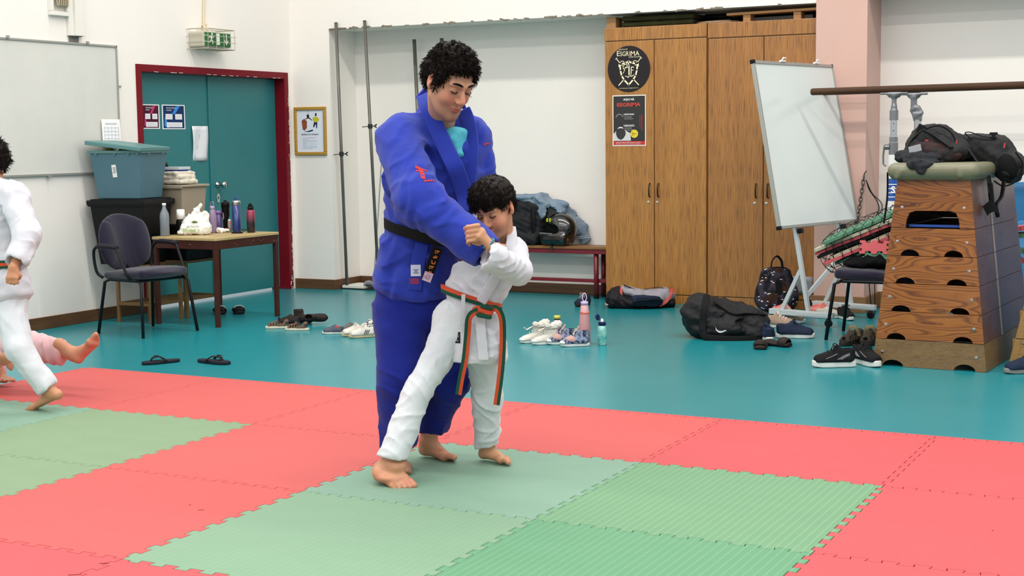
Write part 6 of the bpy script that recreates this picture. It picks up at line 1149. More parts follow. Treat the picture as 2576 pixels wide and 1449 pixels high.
# ================================================================ PEOPLE
A = at_d
def skin_mat(name): return M(name, '#c08a6a', rough=.48, attr='Col', sss=.12, bump=.12, bscale=160, spec=.4)
mSkin = skin_mat('skin')
def headframe(c, yaw, pitch, roll, s):
    F = (-FH * math.cos(yaw) + RH * math.sin(yaw)) * math.cos(pitch) - UP * math.sin(pitch); F.normalize()
    S0 = UP.cross(F).normalized(); U0 = F.cross(S0).normalized(); S = S0 * math.cos(roll) + U0 * math.sin(roll); U = F.cross(S).normalized(); c = Vector(c)
    R = Matrix((S, F, U)).transposed()
    return dict(c=c, S=S, F=F, U=U, R=R, s=s, p=lambda x, y, z: c + (S * x + F * y + U * z) * s)
def head_prims(h, child=False):
    p, s, R = h['p'], h['s'], h['R']
    def E_(x, y, z, a, b, c, r=None, **k): return e_(p(x, y, z), (a * s, b * s, c * s), R @ r if r is not None else R, **k)
    q = [E_(0, -.012, .032, .077, .096, .088), E_(0, .03, -.03, .062, .060, .080), E_(0, .040, -.088, .050 if not child else .046, .044, .036), E_(0, .074, -.106, .019, .016, .016, k=.02 * s), *([E_(-.036, .058, -.045, .026, .026, .03), E_(.036, .058, -.045, .026, .026, .03)] if child else [E_(-.038, .055, -.038, .022, .024, .024), E_(.038, .055, -.038, .022, .024, .024), c_(p(-.054, .0, -.062), p(-.028, .058, -.100), .016 * s, .014 * s), c_(p(.054, .0, -.062), p(.028, .058, -.100), .016 * s, .014 * s), E_(0, .072, -.112, .022, .018, .016, k=.02 * s)]),
         c_(p(0, .088, .006), p(0, .112, -.032), .0085 * s, .0115 * s, k=.014 * s), E_(.011, .100, -.038, .009, .010, .008, k=.008 * s), E_(-.011, .100, -.038, .009, .010, .008, k=.008 * s),
         c_(p(-.014, .088, .022), p(-.046, .074, .022), .009 * s, k=.015 * s), c_(p(.014, .088, .022), p(.046, .074, .022), .009 * s, k=.015 * s),
         E_(-.032, .097, .002, .019, .013, .012, sub=True, k=.014 * s), E_(.032, .097, .002, .019, .013, .012, sub=True, k=.014 * s),
         E_(-.032, .075, .0, .0155, .0150, .0125, k=.003 * s), E_(.032, .075, .0, .0155, .0150, .0125, k=.003 * s),
         E_(0, .0905, -.066, .021, .008, .0048, k=.006 * s), E_(0, .0895, -.0765, .017, .008, .0055, k=.006 * s), c_(p(-.02, .098, -.0715), p(.02, .098, -.0715), .002 * s, sub=True, k=.004 * s)]
    for sx in (-1, 1):
        q += [E_(sx * .079, -.010, -.006, .008, .020, .031, RZ(-.35 * sx), k=.008 * s), E_(sx * .089, -.006, .0, .006, .011, .018, RZ(-.35 * sx), sub=True, k=.005 * s), E_(sx * .077, .0, -.03, .007, .009, .011, k=.006 * s)]
    return q
def hexv(h): return np.array(hexc(h)[:3])
def skin_color(h, base, lip, flush, stubble=None, feet=()):
    S, F, U, c, s = [np.array(h[k]) for k in ('S', 'F', 'U', 'c')] + [h['s']]
    def fn(V):
        q = (V - c) / s; x, y, z = q @ S, q @ F, q @ U; col = np.tile(hexv(base), (len(V), 1))
        def mix(w, target): nonlocal col; w = np.clip(w, 0, 1)[:, None]; col = col * (1 - w) + hexv(target) * w
        g = lambda cx, cy, cz, r: np.exp(-(((x - cx) ** 2 + (y - cy) ** 2 + (z - cz) ** 2) / (r * r)))
        mix(.55 * (g(.04, .07, -.035, .03) + g(-.04, .07, -.035, .03)) + .45 * g(0, .115, -.03, .02) + .6 * (g(.085, -.005, 0, .03) + g(-.085, -.005, 0, .03)), flush)
        if stubble: mix(.75 * np.exp(-((x / .065) ** 4)) * ((z < -.05) & (y > .0)) * np.clip((-.045 - z) / .03, 0, 1), stubble)
        mix(1.2 * np.exp(-((x / .021) ** 4 + ((z + .071) / .0085) ** 4)) * (y > .075), lip)
        mix(.35 * (g(.032, .09, .0, .02) + g(-.032, .09, .0, .02)), stubble or flush)
        for fc, r, t in feet:
            d = np.linalg.norm(V - np.array(fc), axis=1); mix(.6 * np.exp(-(d / r) ** 2), t)
        return np.concatenate([col, np.ones((len(V), 1))], 1)
    return fn
def brows(h, parent, mat, thick=.0045, w=1):
    p, s = h['p'], h['s']; m = MB()
    for sx in (-1, 1): m.tube(curve_pts([p(sx * .012, .0965, .024), p(sx * .026, .0945, .029), p(sx * .040, .086, .0285), p(sx * .050, .076, .022)], 4), [thick * s * f for f in (.7, .9, 1, 1.05, 1.1, 1.1, 1.1, 1.0, .9, .8, .6, .45, .3)], 6, flat=(1, .6))
    m.build('eyebrows', mat, parent, smooth=True)
    m = MB()
    for sx in (-1, 1): m.tube(curve_pts([p(sx * .0175, .0855, -.003), p(sx * .026, .0905, -.007), p(sx * .036, .0905, -.007), p(sx * .0465, .083, -.002)], 4), .0016 * s, 5)
    m.build('eyelashes', mat, parent)
def hair(h, parent, mat, prims, n, ln, dirf, seed, rad=.0016, noise_=.006, res=.005, front=None):
    o = sdf('hair', prims, mat, None, res, .018, lambda P: noise_ * noise3(P, 45, seed) + noise_ * .6 * noise3(P, 110, seed + 1)); me = o.data
    me.calc_loop_triangles(); rs = np.random.RandomState(seed); vs = [v.co.copy() for v in me.vertices]; no = [v.normal.copy() for v in me.vertices]; idx = rs.choice(len(vs), n)
    cn = [np.stack([noise3(np.array([tuple(v) for v in vs], F4), 38, seed + 20 + k)]).ravel() for k in range(3)]; V = [v for v in vs]; Fc = [tuple(p.vertices) for p in me.polygons]; c = h['c']
    for i in idx:
        a = vs[i]; nrm = no[i]; d = dirf(a, nrm)
        if d is None: continue
        d = (d + Vector((cn[0][i], cn[1][i], cn[2][i])) * .5 + Vector(rs.normal(size=3)) * .10).normalized(); L = ln * (.6 + .8 * rs.rand()); sd = d.cross(nrm)
        if sd.length < 1e-3: continue
        sd.normalize(); b = a + d * L * .5 + nrm * L * .12; e = a + d * L + nrm * L * (.05); r = rad * (.7 + .8 * rs.rand()); k = len(V); a0 = a - nrm * .002
        V += [a0 - sd * r, a0 + sd * r, a0 + nrm * r, b - sd * r * .8, b + sd * r * .8, b + nrm * r, e]; Fc += [(k, k + 1, k + 4, k + 3), (k + 1, k + 2, k + 5, k + 4), (k + 2, k, k + 3, k + 5), (k + 3, k + 4, k + 6), (k + 4, k + 5, k + 6), (k + 5, k + 3, k + 6)]
    bpy.data.objects.remove(o); return link_mesh('hair', V, Fc, mat, parent, smooth=True)
def foot_prims(ankle, heel, ball, inner, up, s=1.0, toes=True, toe_up=0.0, shin=None):
    ankle, heel, ball, inner, up = map(Vector, (ankle, heel, ball, inner, up)); fw = (ball - heel).normalized(); inner = (inner - fw * inner.dot(fw)).normalized(); nz = fw.cross(inner); nz = nz if nz.dot(up) > 0 else -nz
    q = [c_(ankle + (shin.normalized() if shin is not None else up) * .09 * s, ankle, .034 * s, .032 * s), c_(ankle, heel, .031 * s, .027 * s), ec_(heel, ball, (.027 * s, .024 * s), (.042 * s, .018 * s), inner), c_(ankle - up * .005, heel.lerp(ball, .72) + nz * .012 * s, .031 * s, .019 * s), e_(ball + inner * .022 * s, (.022 * s,) * 3), e_(ankle + inner * .024 * s, (.013 * s,) * 3, k=.015), e_(ankle - inner * .026 * s, (.013 * s,) * 3, k=.015)]
    for i in range(5):
        b = ball + inner * (.031 - .0165 * i) * s + fw * (.008 - .006 * i) * s; L = (.046, .047, .040, .033, .026)[i] * s; r = (.0125, .0088, .0083, .0079, .0078)[i] * s; mid = b + fw * L * .6 + nz * (.004 + toe_up * .3) * s; tip = b + fw * L + nz * (-.003 + toe_up) * s
        q += [c_(b, mid, r * 1.05, r, k=.004 * s), c_(mid, tip, r, r * 1.08, k=.004 * s)]
    return q, fw, nz
def folds(a=.006, s=11, seed=1, dirv=None, fine=.0008):
    rs_ = np.random.RandomState(seed); ds = []
    for k in range(3):
        v = rs_.normal(size=3); v[2] *= .55 if k < 2 else 1.6; ds.append((v / np.linalg.norm(v)).astype(F4))
    def f(P):
        n1 = noise3(P, s * .45, seed); out = a * .45 * noise3(P, s * 1.1, seed + 7) + fine * noise3(P, 55, seed + 3)
        for k, d in enumerate(ds):
            u = (P @ d) * s * (3.2 + .7 * k) + 2.4 * n1 + k; rd_ = (1 - np.abs(np.sin(u))) ** 2.2; mk = np.clip(.25 + 1.5 * noise3(P, s * .4, seed + 11 + k), 0, 1); out = out - a * 1.1 * rd_ * mk
        return out + a * .25
    return f
mGiBlue = M('blue_cotton_weave', '#16309f', rough=.9, col2='#132a90', nscale=14, sheen=.12, bump=.3, bscale=800); mGiBlueT = M('blue_cotton_trousers', '#16227c', rough=.9, col2='#131e70', nscale=14, sheen=.1, bump=.15, bscale=700)
mGiW = M('white_cotton_weave', '#cdcdd2', rough=.9, col2='#c4c4cb', nscale=10, sheen=.2, bump=.25, bscale=700); mGiWT = M('white_cotton_trousers', '#cdd0d3', rough=.85, col2='#c5c9cd', nscale=10, sheen=.2, bump=.08, bscale=600)
mHair = M('dark_hair', '#120d0b', rough=.55, col2='#1d1511', nscale=30, spec=.28)
def ring(c, w, d, tilt_r, tilt_f, n=40, ax=None, a0=0, a1=2 * PI):
    X, Y = ax or (RH, FH); return [Vector(c) + X * (w * math.cos(a)) + Y * (d * math.sin(a)) + UP * (tilt_r * math.cos(a) + tilt_f * math.sin(a)) for a in np.linspace(a0, a1, n + 1)[:-1 if a1 - a0 > 6.2 else None]]
def strip(path, half, thick, normals):
    """flat ribbon along a path: half-width along the local side, real thickness"""
    m = MB(); path = [Vector(p) for p in path]; n = len(path); vs = []
    for i, p in enumerate(path):
        d = (path[min(i + 1, n - 1)] - path[max(i - 1, 0)]).normalized(); nv = Vector(normals[i] if isinstance(normals, list) else normals); nv = (nv - d * nv.dot(d)).normalized(); s_ = d.cross(nv)
        vs += [p - s_ * half, p + s_ * half, p + s_ * half + nv * thick, p - s_ * half + nv * thick]
    fs = [(0, 1, 2, 3), tuple(4 * (n - 1) + k for k in (3, 2, 1, 0))]
    for i in range(n - 1):
        for k in range(4): fs.append((4 * i + k, 4 * i + (k + 1) % 4, 4 * i + 4 + (k + 1) % 4, 4 * i + 4 + k)[::-1])
    return m.add(vs, fs)
def bvh_of(o):
    off = Vector((0, 0, 0)); p = o.parent
    while p is not None: off += Vector(p.location); p = p.parent
    return BVHTree.FromPolygons([v.co + off for v in o.data.vertices], [tuple(q.vertices) for q in o.data.polygons])
def decal(bv, px, py, pieces, name, mat, parent, R2=0.0, d0=5.0, lift=.0025):
    """small sewn marks laid on the cloth where the line through px,py meets it; pieces are 2d polygons in metres"""
    a = A(px, py, d0); h = bv.ray_cast(a, (a - CC).normalized())
    if h[0] is None: return
    n = h[1] if h[1].dot(CC - h[0]) > 0 else -h[1]; x = (RH - n * RH.dot(n)).normalized(); y = n.cross(x); y = y if y.z > 0 else -y
    x, y = x * math.cos(R2) + y * math.sin(R2), y * math.cos(R2) - x * math.sin(R2); m = MB()
    for poly in pieces:
        pts = []
        for u, v in poly:
            p = h[0] + x * u + y * v + n * .06; g = bv.ray_cast(p, -n); pts.append((g[0] if g[0] is not None and (g[0] - p).length < .12 else h[0] + x * u + y * v) + n * lift)
        k = len(pts); m.add(pts + [q - n * (lift * .8) for q in pts], [tuple(range(k)), tuple(range(k, 2 * k))[::-1]] + [(i, (i + 1) % k, (i + 1) % k + k, i + k) for i in range(k)])
    return m.build(name, mat, parent)
def rect(x0, y0, x1, y1): return [(x0, y0), (x1, y0), (x1, y1), (x0, y1)]

# ---------------------------------------------------------------- the tall man in the blue judo suit
base = at_d(1010, 1180, 5.85); base.z = .031
man = thing('person', 'tall dark-haired man in a blue judo suit with black belt, bowed over the boy', 'person', base)
h = headframe(A(1131, 203, 5.66), .66, .52, -.06, 1.06); hp = h['p']
neckb = A(1112, 316, 5.84); 
L_an = A(1076, 1108, 6.02); L_he = A(1068, 1128, 6.05); L_ba = A(1124, 1150, 5.98)
R_an = A(1006, 1120, 5.86); R_he = A(998, 1150, 5.95); R_he.z = .062; R_ba = A(1006, 1185, 5.77); R_ba.z = .051
RHip, LHip = A(1010, 770, 5.95), A(1090, 770, 6.0); RKn, LKn = A(1012, 955, 5.80), A(1132, 950, 5.92)
RSh, LSh = A(1005, 360, 5.74), A(1200, 345, 5.88); REl, RWr = A(1062, 505, 5.52), A(1205, 622, 5.44); LEl, LWr = A(1222, 470, 5.88), A(1196, 560, 5.93)
q = head_prims(h) + [c_(hp(0, -.03, -.05), neckb, .055, .054), ec_(A(1108, 345, 5.86), A(1090, 400, 5.87), (.08, .06), (.14, .09), RH), ec_(A(1090, 400, 5.85), A(1060, 600, 5.9), (.15, .10), (.13, .09), RH), ec_(A(1060, 600, 5.9), A(1050, 760, 5.95), (.13, .09), (.14, .10), RH)]
q += [c_(RSh, REl, .045, .042), c_(REl, RWr, .042, .028), c_(LSh, LEl, .04, .038), c_(LEl, LWr, .042, .028), c_(RHip, RKn, .075, .055), c_(RKn, R_an + UP * .05, .055, .038), c_(LHip, LKn, .075, .055), c_(LKn, L_an + UP * .02 + (LKn - L_an) * .1, .055, .036), c_(A(1005, 360, 5.78), A(1100, 345, 5.84), .04, .05), c_(A(1198, 345, 5.88), A(1100, 345, 5.84), .03, .05)]
def hand_prims(w, k0, side, nrm, s=1.0, curl=1.0):
    """w wrist, k0 knuckle centre, side = towards the thumb, nrm = back of the hand"""
    w, k0, side, nrm = Vector(w), Vector(k0), Vector(side).normalized(), Vector(nrm).normalized(); fw = (k0 - w).normalized(); q = [ec_(w, k0, (.026 * s, .018 * s), (.040 * s, .014 * s), side)]
    for i in range(4):
        b = k0 + side * (.030 - .020 * i) * s; L = (.042, .046, .042, .034)[i] * s; r = (.0092, .0095, .009, .008)[i] * s; a1 = b + fw * L * .75 - nrm * L * .45 * curl; a2 = a1 - nrm * L * .65 * curl + fw * L * .1; a3 = a2 - fw * L * .5 * curl - nrm * L * .1
        q += [c_(b, a1, r * 1.1, r, k=.005 * s), c_(a1, a2, r, r * .95, k=.004 * s), c_(a2, a3, r * .95, r * .85, k=.004 * s)]
    t0 = w.lerp(k0, .35) + side * .026 * s; t1 = t0 + side * .02 * s + fw * .03 * s - nrm * .012 * s; t2 = t1 + fw * .022 * s - side * .008 * s - nrm * .018 * s
    return q + [c_(t0, t1, .013 * s, .011 * s, k=.008 * s), c_(t1, t2, .011 * s, .009 * s, k=.004 * s)]
q += hand_prims(RWr, RWr + RH * .06 - UP * .02, UP, -FH) + hand_prims(LWr, LWr - RH * .02 - UP * .07, RH, -FH)
f1, _, _ = foot_prims(L_an, L_he, L_ba, -FH + UP * .3, UP * .8 - RH * .55, 1.0, toe_up=.012, shin=LKn - L_an); f2, _, _ = foot_prims(R_an, R_he, R_ba, RH, UP, 1.0)
q += f1 + f2
sdf('body', q, mSkin, man, .0045, .02, colfn=skin_color(h, '#c18b6d', '#a85c50', '#c26c59', '#8a6450', [(L_ba, .05, '#c4705a'), (A(1160, 1155, 5.95), .03, '#c4705a')]), relax=1)
brows(h, man, mHair, .0062)
def hp_dir(a, n):
    l = (a - h['c']); f = l.dot(h['F']); u = l.dot(h['U'])
    return (h['F'] * (.8 if u > .04 else .1) - h['U'] * (.25 if u > .06 else .75) + h['S'] * l.dot(h['S']) * 3 + n * .35)
def EH(x, y, z, a, b, c, **k): return e_(hp(x, y, z), (a, b, c), h['R'], **k)
hairp = [EH(0, -.022, .050, .086, .100, .090), EH(-.004, .004, .088, .070, .076, .050), EH(0, -.06, .01, .080, .070, .085), EH(-.068, .022, .034, .016, .034, .03), EH(.068, .022, .034, .016, .034, .03), EH(.0, .050, .082, .056, .036, .026), EH(-.04, .042, .074, .030, .030, .026), EH(.036, .040, .072, .028, .028, .024),
         EH(0, .104, .010, .072, .060, .062, sub=True, k=.012), EH(-.085, .022, -.045, .04, .040, .048, sub=True, k=.01), EH(.085, .022, -.045, .04, .040, .048, sub=True, k=.01), EH(0, .05, -.12, .12, .14, .085, sub=True, k=.01), EH(-.082, -.008, -.012, .02, .024, .036, sub=True, k=.004), EH(.082, -.008, -.012, .02, .024, .036, sub=True, k=.004),
         EH(-.0765, .022, .0, .005, .010, .022, k=.004), EH(.0765, .022, .0, .005, .010, .022, k=.004)]
hair(h, man, mHair, hairp, 8500, .015, hp_dir, 5, .0012, .008)
# t-shirt
mTee = M('cyan_cotton', '#4fb4c4', rough=.85, col2='#47a9ba', nscale=8)
ch1, ch2 = A(1120, 345, 5.74), A(1140, 440, 5.70)
sdf('t_shirt', [ec_(A(1142, 345, 5.835), A(1152, 395, 5.825), (.064, .110), (.04, .10), RH), c_(hp(0, -.02, -.07), A(1122, 312, 5.70), .062, .055, sub=True, k=.01)], mTee, man, .006, .02, folds(.003, 14, 3))
# jacket
TW, TH_ = A(1080, 425, 5.86), A(1068, 575, 5.90)
jk = [ec_(A(1085, 365, 5.85), A(1075, 460, 5.87), (.175, .125), (.175, .14), RH), ec_(A(1075, 455, 5.87), TH_, (.175, .14), (.150, .125), RH), ec_(A(1008, 345, 5.77), A(1100, 318, 5.88), (.085, .085), (.085, .07), FH), ec_(A(1190, 338, 5.89), A(1110, 322, 5.89), (.075, .075), (.085, .07), FH), c_(A(1085, 290, 5.92), A(1080, 330, 5.92), .06, .09), c_(A(1160, 390, 5.83), A(1165, 500, 5.80), .085, .07),
      ec_(A(1068, 570, 5.90), A(1042, 720, 5.93), (.150, .125), (.165, .150), RH), ec_(A(985, 610, 5.9), A(972, 705, 5.93), (.04, .08), (.05, .10), RH)]
sl_r = [c_(A(1003, 352, 5.75), REl - RH * .015, .092, .095), c_(REl - RH * .012, RWr - (RWr - REl) * .1, .094, .072), c_(RWr - (RWr - REl) * .15, RWr + (RWr - REl).normalized() * .04, .072, .070)]
sl_l = [c_(A(1190, 345, 5.88), LEl - RH * .016, .076, .064), c_(LEl - RH * .016, LWr, .064, .06)]
cut = [c_(hp(0, -.02, -.05), A(1130, 300, 5.74), .056, .048, sub=True, k=.008), e_(A(1080, 392, 5.70), (.014, .05, .035), RZ(.475) @ RY(-.5), sub=True, k=.03), ec_(A(1126, 280, 5.58), A(1160, 402, 5.60), (.058, .14), (.005, .09), RH, sub=True, k=.006), b_(RWr + (RWr - REl).normalized() * .10, (.10, .10, .06), rot_to(RWr - REl), rd=.002, sub=True, k=.003), c_(RWr + (RWr - REl).normalized() * .02, RWr + (RWr - REl).normalized() * .14, .052, sub=True, k=.004)]
trim = [b_(A(1040, 820, 5.93), (.4, .4, .115), Matrix((RH, FH, UP)).transposed(), rd=.002, sub=True, k=.004)]
armd = (RWr - REl).normalized()
fb = folds(.007, 9, 21, (0, 0, 1)); 
def dj(P):
    t = (P - np.array(REl, F4)) @ np.array(armd, F4); return fb(P) + .004 * np.sin(t * 75 + 4 * noise3(P, 7, 5)) * np.exp(-((t - .02) / .16) ** 2)
jac = sdf('jacket', jk + sl_r + sl_l + cut + trim, mGiBlue, man, .0065, .035, dj)
bvj = bvh_of(jac)
def onj(px, py, d0=5.0, lift=.0):
    a = A(px, py, d0); g = bvj.ray_cast(a, (a - CC).normalized()); 
    if g[0] is None: return None, None
    n = g[1] if g[1].dot(CC - g[0]) > 0 else -g[1]; return g[0] + n * lift, n
def surf_path(bv, pts, lift, n=5, d0=5.0):
    out = []
    for x, y, d in pts:
        a = A(x, y, d0); g = bv.ray_cast(a, (a - CC).normalized()); out.append(g[0] if (g[0] is not None and abs(depth_of(g[0]) - d) < .09) else A(x, y, d))
    q = [o - FH * lift for o in out]
    for _ in range(1): q = [q[0]] + [q[i] * .5 + (q[i - 1] + q[i + 1]) * .25 for i in range(1, len(q) - 1)] + [q[-1]]
    return curve_pts(q, n)
def band(bv, pts, half, mat, par, nrm, name='lapel', lift=.004, th=.011):
    o = strip(surf_path(bv, pts, lift), half, th, nrm).build(name, mat, par, smooth=True, bevel=.004); return o
band(bvj, [(1166, 276, 5.84), (1176, 296, 5.78), (1184, 325, 5.74), (1188, 365, 5.70), (1185, 410, 5.69), (1180, 455, 5.69), (1172, 500, 5.70)], .030, mGiBlue, man, -FH - RH * .25)
band(bvj, [(1068, 240, 5.86), (1077, 270, 5.76), (1098, 322, 5.69), (1123, 374, 5.655), (1144, 414, 5.65), (1160, 455, 5.66), (1172, 500, 5.67), (1182, 540, 5.68)], .033, mGiBlue, man, -FH - UP * .1, lift=.010)
strip(curve_pts([A(1062, 238, 5.88), A(1068, 232, 5.95), A(1095, 230, 5.99), A(1130, 244, 5.98), A(1156, 258, 5.95), A(1168, 278, 5.86)], 5), .028, .012, [((p - A(1120, 300, 5.85)) * 1) for p in curve_pts([A(1062, 238, 5.88), A(1068, 232, 5.95), A(1095, 230, 5.99), A(1130, 244, 5.98), A(1156, 258, 5.95), A(1168, 278, 5.86)], 5)]).build('collar', mGiBlue, man, smooth=True, bevel=.004)
# trousers
tq = [ec_(A(1040, 700, 5.93), A(1040, 790, 5.93), (.155, .125), (.155, .13), RH), c_(A(1008, 790, 5.92), A(1012, 950, 5.82), .118, .100), c_(A(1012, 950, 5.82), A(1003, 1128, 5.86), .100, .076), c_(A(1085, 790, 5.97), A(1128, 950, 5.92), .115, .092), c_(A(1128, 950, 5.92), A(1085, 1072, 6.03), .090, .070),
      b_(A(1003, 1130, 5.86) - UP * .098, (.13, .13, .10), Matrix((RH, FH, UP)).transposed() @ RY(-.10), rd=.002, sub=True, k=.003), b_(A(1085, 1088, 6.03) - UP * .06 - RH * .0, (.10, .12, .06), Matrix((RH, FH, UP)).transposed() @ RY(.05), rd=.002, sub=True, k=.003)]
lg = folds(.008, 8, 33, (0, 0, 1))
sdf('trousers', tq, mGiBlueT, man, .0065, .03, lg)
# belt and its ends
path = ring(A(1072, 585, 5.90), .166, .145, -.045, .01); mBelt = M('black_cotton_belt', '#131212', rough=.85, bump=.3, bscale=200)
m = MB(); m.tube(path, .021, 10, closed=True, flat=(.35, 1)) ; o = m.build('belt', mBelt, man, smooth=True)
# rebuild the belt as an upright band
bpy.data.objects.remove(o); m = MB(); vs = []; n = len(path); cB_ = A(1072, 585, 5.90)
for p in path:
    r = (p - cB_); r.z = 0; r.normalize()
    for du, dr in ((-.021, -.004), (-.021, .006), (.021, .006), (.021, -.004)): vs.append(p + UP * du + r * dr)
m.add(vs, [(4 * i + k, 4 * i + (k + 1) % 4, 4 * ((i + 1) % n) + (k + 1) % 4, 4 * ((i + 1) % n) + k) for i in range(n) for k in range(4)]); m.build('belt', mBelt, man, bevel=.002)
e1 = [A(1104, 622, 5.70), A(1096, 640, 5.715), A(1086, 668, 5.73), A(1073, 705, 5.735)]
o = strip(curve_pts(e1, 4), .021, .006, -FH).build('belt_end', mBelt, man)
m = MB(); bd = (e1[-1] - e1[0]).normalized(); sdv = bd.cross(-FH).normalized()
rs = random.Random(4)
for k in range(5):
    c = e1[0].lerp(e1[-1], .14 + .155 * k) - FH * .0075
    for (a, b, c2, d_) in [((-.009, -.006, .009, -.002), (-.004, .004, -.001, -.007), (.001, .006, .008, .004)), ((-.008, .0, .008, .003), (.0, -.007, .003, .006), (-.007, -.006, -.003, .004)), ((-.008, .005, .006, .006), (-.006, .005, -.008, -.006), (.004, .002, .008, -.006))][k % 3] and [x for x in [((-.009, -.006, .009, -.002), (-.004, .004, -.001, -.007), (.001, .006, .008, .004)), ((-.008, .0, .008, .003), (.0, -.007, .003, .006), (-.007, -.006, -.003, .004)), ((-.008, .005, .006, .006), (-.006, .005, -.008, -.006), (.004, .002, .008, -.006))][k % 3]]:
        m.bar(c + sdv * a + bd * b, c + sdv * c2 + bd * d_, .004, .0015, -FH)
m.build('embroidery', M('orange_thread', '#c96a24', rough=.7), man)
ce = e1[-1] - bd * .016 - FH * .008; m = MB(); m.box(ce, (.036, .002, .040), Matrix((sdv, -FH, -bd)).transposed()); m.build('belt_label', M('pink_white_label', '#cdb9c8', rough=.7, col2='#b98aa0', nscale=60, contrast=1.5), man)
m = MB(); m.tube([ce - FH * .002 + sdv * (.008 * math.cos(a)) + bd * (.009 * math.sin(a)) for a in np.linspace(0, 5, 8)], .0015, 5); m.build('label_mark', M('grey_thread', '#7f8296'), man)
eb_ = band(bvj, [(1062, 612, 5.76), (1054, 645, 5.76), (1046, 690, 5.76), (1043, 730, 5.77)], .027, mGiBlue, man, -FH, name='jacket_front_edge', lift=.002, th=.004)
bve = bvh_of(eb_)
decal(bve, 1046, 681, [rect(-.02, -.022, .02, .024)], 'jacket_label', M('white_label', '#c9c9dc', rough=.7), man, lift=.002); decal(bve, 1043, 706, [rect(-.018, -.014, .018, .010)], 'jacket_label_red', M('crimson_label', '#7a1f56', rough=.7), man, lift=.002)
decal(bve, 1046, 681, [rect(-.010, .002, .010, .006), rect(-.010, -.010, .010, -.006), rect(-.004, -.006, .004, .002)], 'label_mark', M('grey_thread', '#7f8296'), man, lift=.0035)
mRedT = M('red_thread', '#b3242c', rough=.7)
decal(bvj, 1058, 432, [[(-.028, .030), (.018, .034), (.022, .022), (.008, .018), (-.024, .018)], [(-.014, .016), (.008, .014), (.012, -.004), (-.004, -.006)], [(-.002, -.008), (.016, -.006), (.026, -.034), (.010, -.036)], [(-.020, .010), (-.012, .010), (-.010, .0), (-.018, .0)]], 'sleeve_emblem', mRedT, man, R2=-.15)
decal(bvj, 1080, 455, [rect(-.022, -.004, -.012, .004), rect(-.009, -.004, .0, .004), rect(.003, -.004, .012, .004), rect(.015, -.004, .022, .004)], 'sleeve_text', mRedT, man, R2=.45)
decal(bvj, 1222, 362, [[(-.014, -.002), (-.004, .006), (.0, .0), (-.008, -.008)], rect(.0, -.002, .022, .003)], 'sleeve_emblem', mRedT, man, R2=.1)

# ---------------------------------------------------------------- the boy in white
base = at_d(1110, 1200, 5.7); base.z = .031
boy = thing('person', 'small dark-haired boy in a white judo suit with an orange and green belt', 'person', base)
h = headframe(A(1243, 522, 5.60), -.46, .42, .10, .90); hp = h['p']
R_an, R_he, R_ba = A(982, 1158, 5.585), A(954, 1180, 5.62), A(1004, 1205, 5.53); R_ba.z = .047
L_an, L_he, L_ba = A(1226, 1128, 5.95), A(1216, 1140, 5.97), A(1268, 1156, 5.90); L_ba.z = .050; L_he.z = .062
Sh, El, Wr = A(1290, 628, 5.66), A(1312, 680, 5.50), A(1238, 624, 5.33)
Shr, Elr, Wrr = A(1205, 612, 5.82), A(1182, 560, 5.82), A(1160, 590, 5.70)
q = head_prims(h, True) + [c_(hp(0, -.03, -.05), A(1262, 622, 5.70), .046, .050), ec_(A(1255, 640, 5.70), A(1225, 700, 5.72), (.10, .06), (.095, .06), RH), ec_(A(1225, 700, 5.72), A(1180, 800, 5.74), (.09, .06), (.09, .06), RH),
     c_(Sh, El, .036, .03), c_(El, Wr, .03, .021), c_(Shr, Elr, .034, .028), c_(Elr, Wrr, .028, .02), c_(A(1155, 810, 5.72), A(1048, 985, 5.64), .05, .04), c_(A(1048, 985, 5.64), R_an + UP * .04 + RH * .01, .04, .03), c_(A(1210, 830, 5.78), A(1226, 1000, 5.86), .05, .04), c_(A(1226, 1000, 5.86), L_an + UP * .03, .04, .027)]
f1, _, _ = foot_prims(R_an, R_he, R_ba, RH * .8 - FH * .2, UP, .98, toe_up=-.004, shin=A(1048, 985, 5.64) - R_an); f2, _, _ = foot_prims(L_an, L_he, L_ba, -FH * .9 + RH * .2, UP, .80)
q += f1 + f2 + [e_(A(962, 1186, 5.58), (.036, .05, .036), k=.02), e_(A(975, 1200, 5.55), (.05, .04, .018), k=.02), e_(A(998, 1172, 5.56), (.036, .04, .03), k=.02)]
# gripping hand: back of the hand towards the camera, fingers curled over the blue sleeve
dh = 5.31
q += [ec_(A(1233, 617, 5.325), A(1207, 588, dh), (.021, .016), (.027, .015), UP + RH * -.6), e_(A(1205, 583, dh + .01), (.020, .018, .018))]
for i in range(4):
    kx, ky = 1206 - 3.0 * i + (0 if i else -3), 567 + 12 * i; r = (.0082, .0084, .0080, .0070)[i]; b = A(kx, ky, dh - .005); a1 = A(kx - 27 + 2.5 * i, ky + 4, dh - .008); a2 = A(kx - 33 + 4 * i, ky + 8, dh + .022); a3 = A(kx - 24 + 3 * i, ky + 14, dh + .045)
    q += [c_(b, a1, r * 1.15, r, k=.004), c_(a1, a2, r, r * .95, k=.003), c_(a2, a3, r * .9, r * .8, k=.003)]
q += [c_(A(1222, 606, dh + .02), A(1204, 612, dh + .03), .011, .010, k=.006), c_(A(1204, 612, dh + .03), A(1190, 610, dh + .035), .010, .008, k=.004)] + hand_prims(Wrr, Wrr - RH * .045 - UP * .01, UP, -FH, .75)
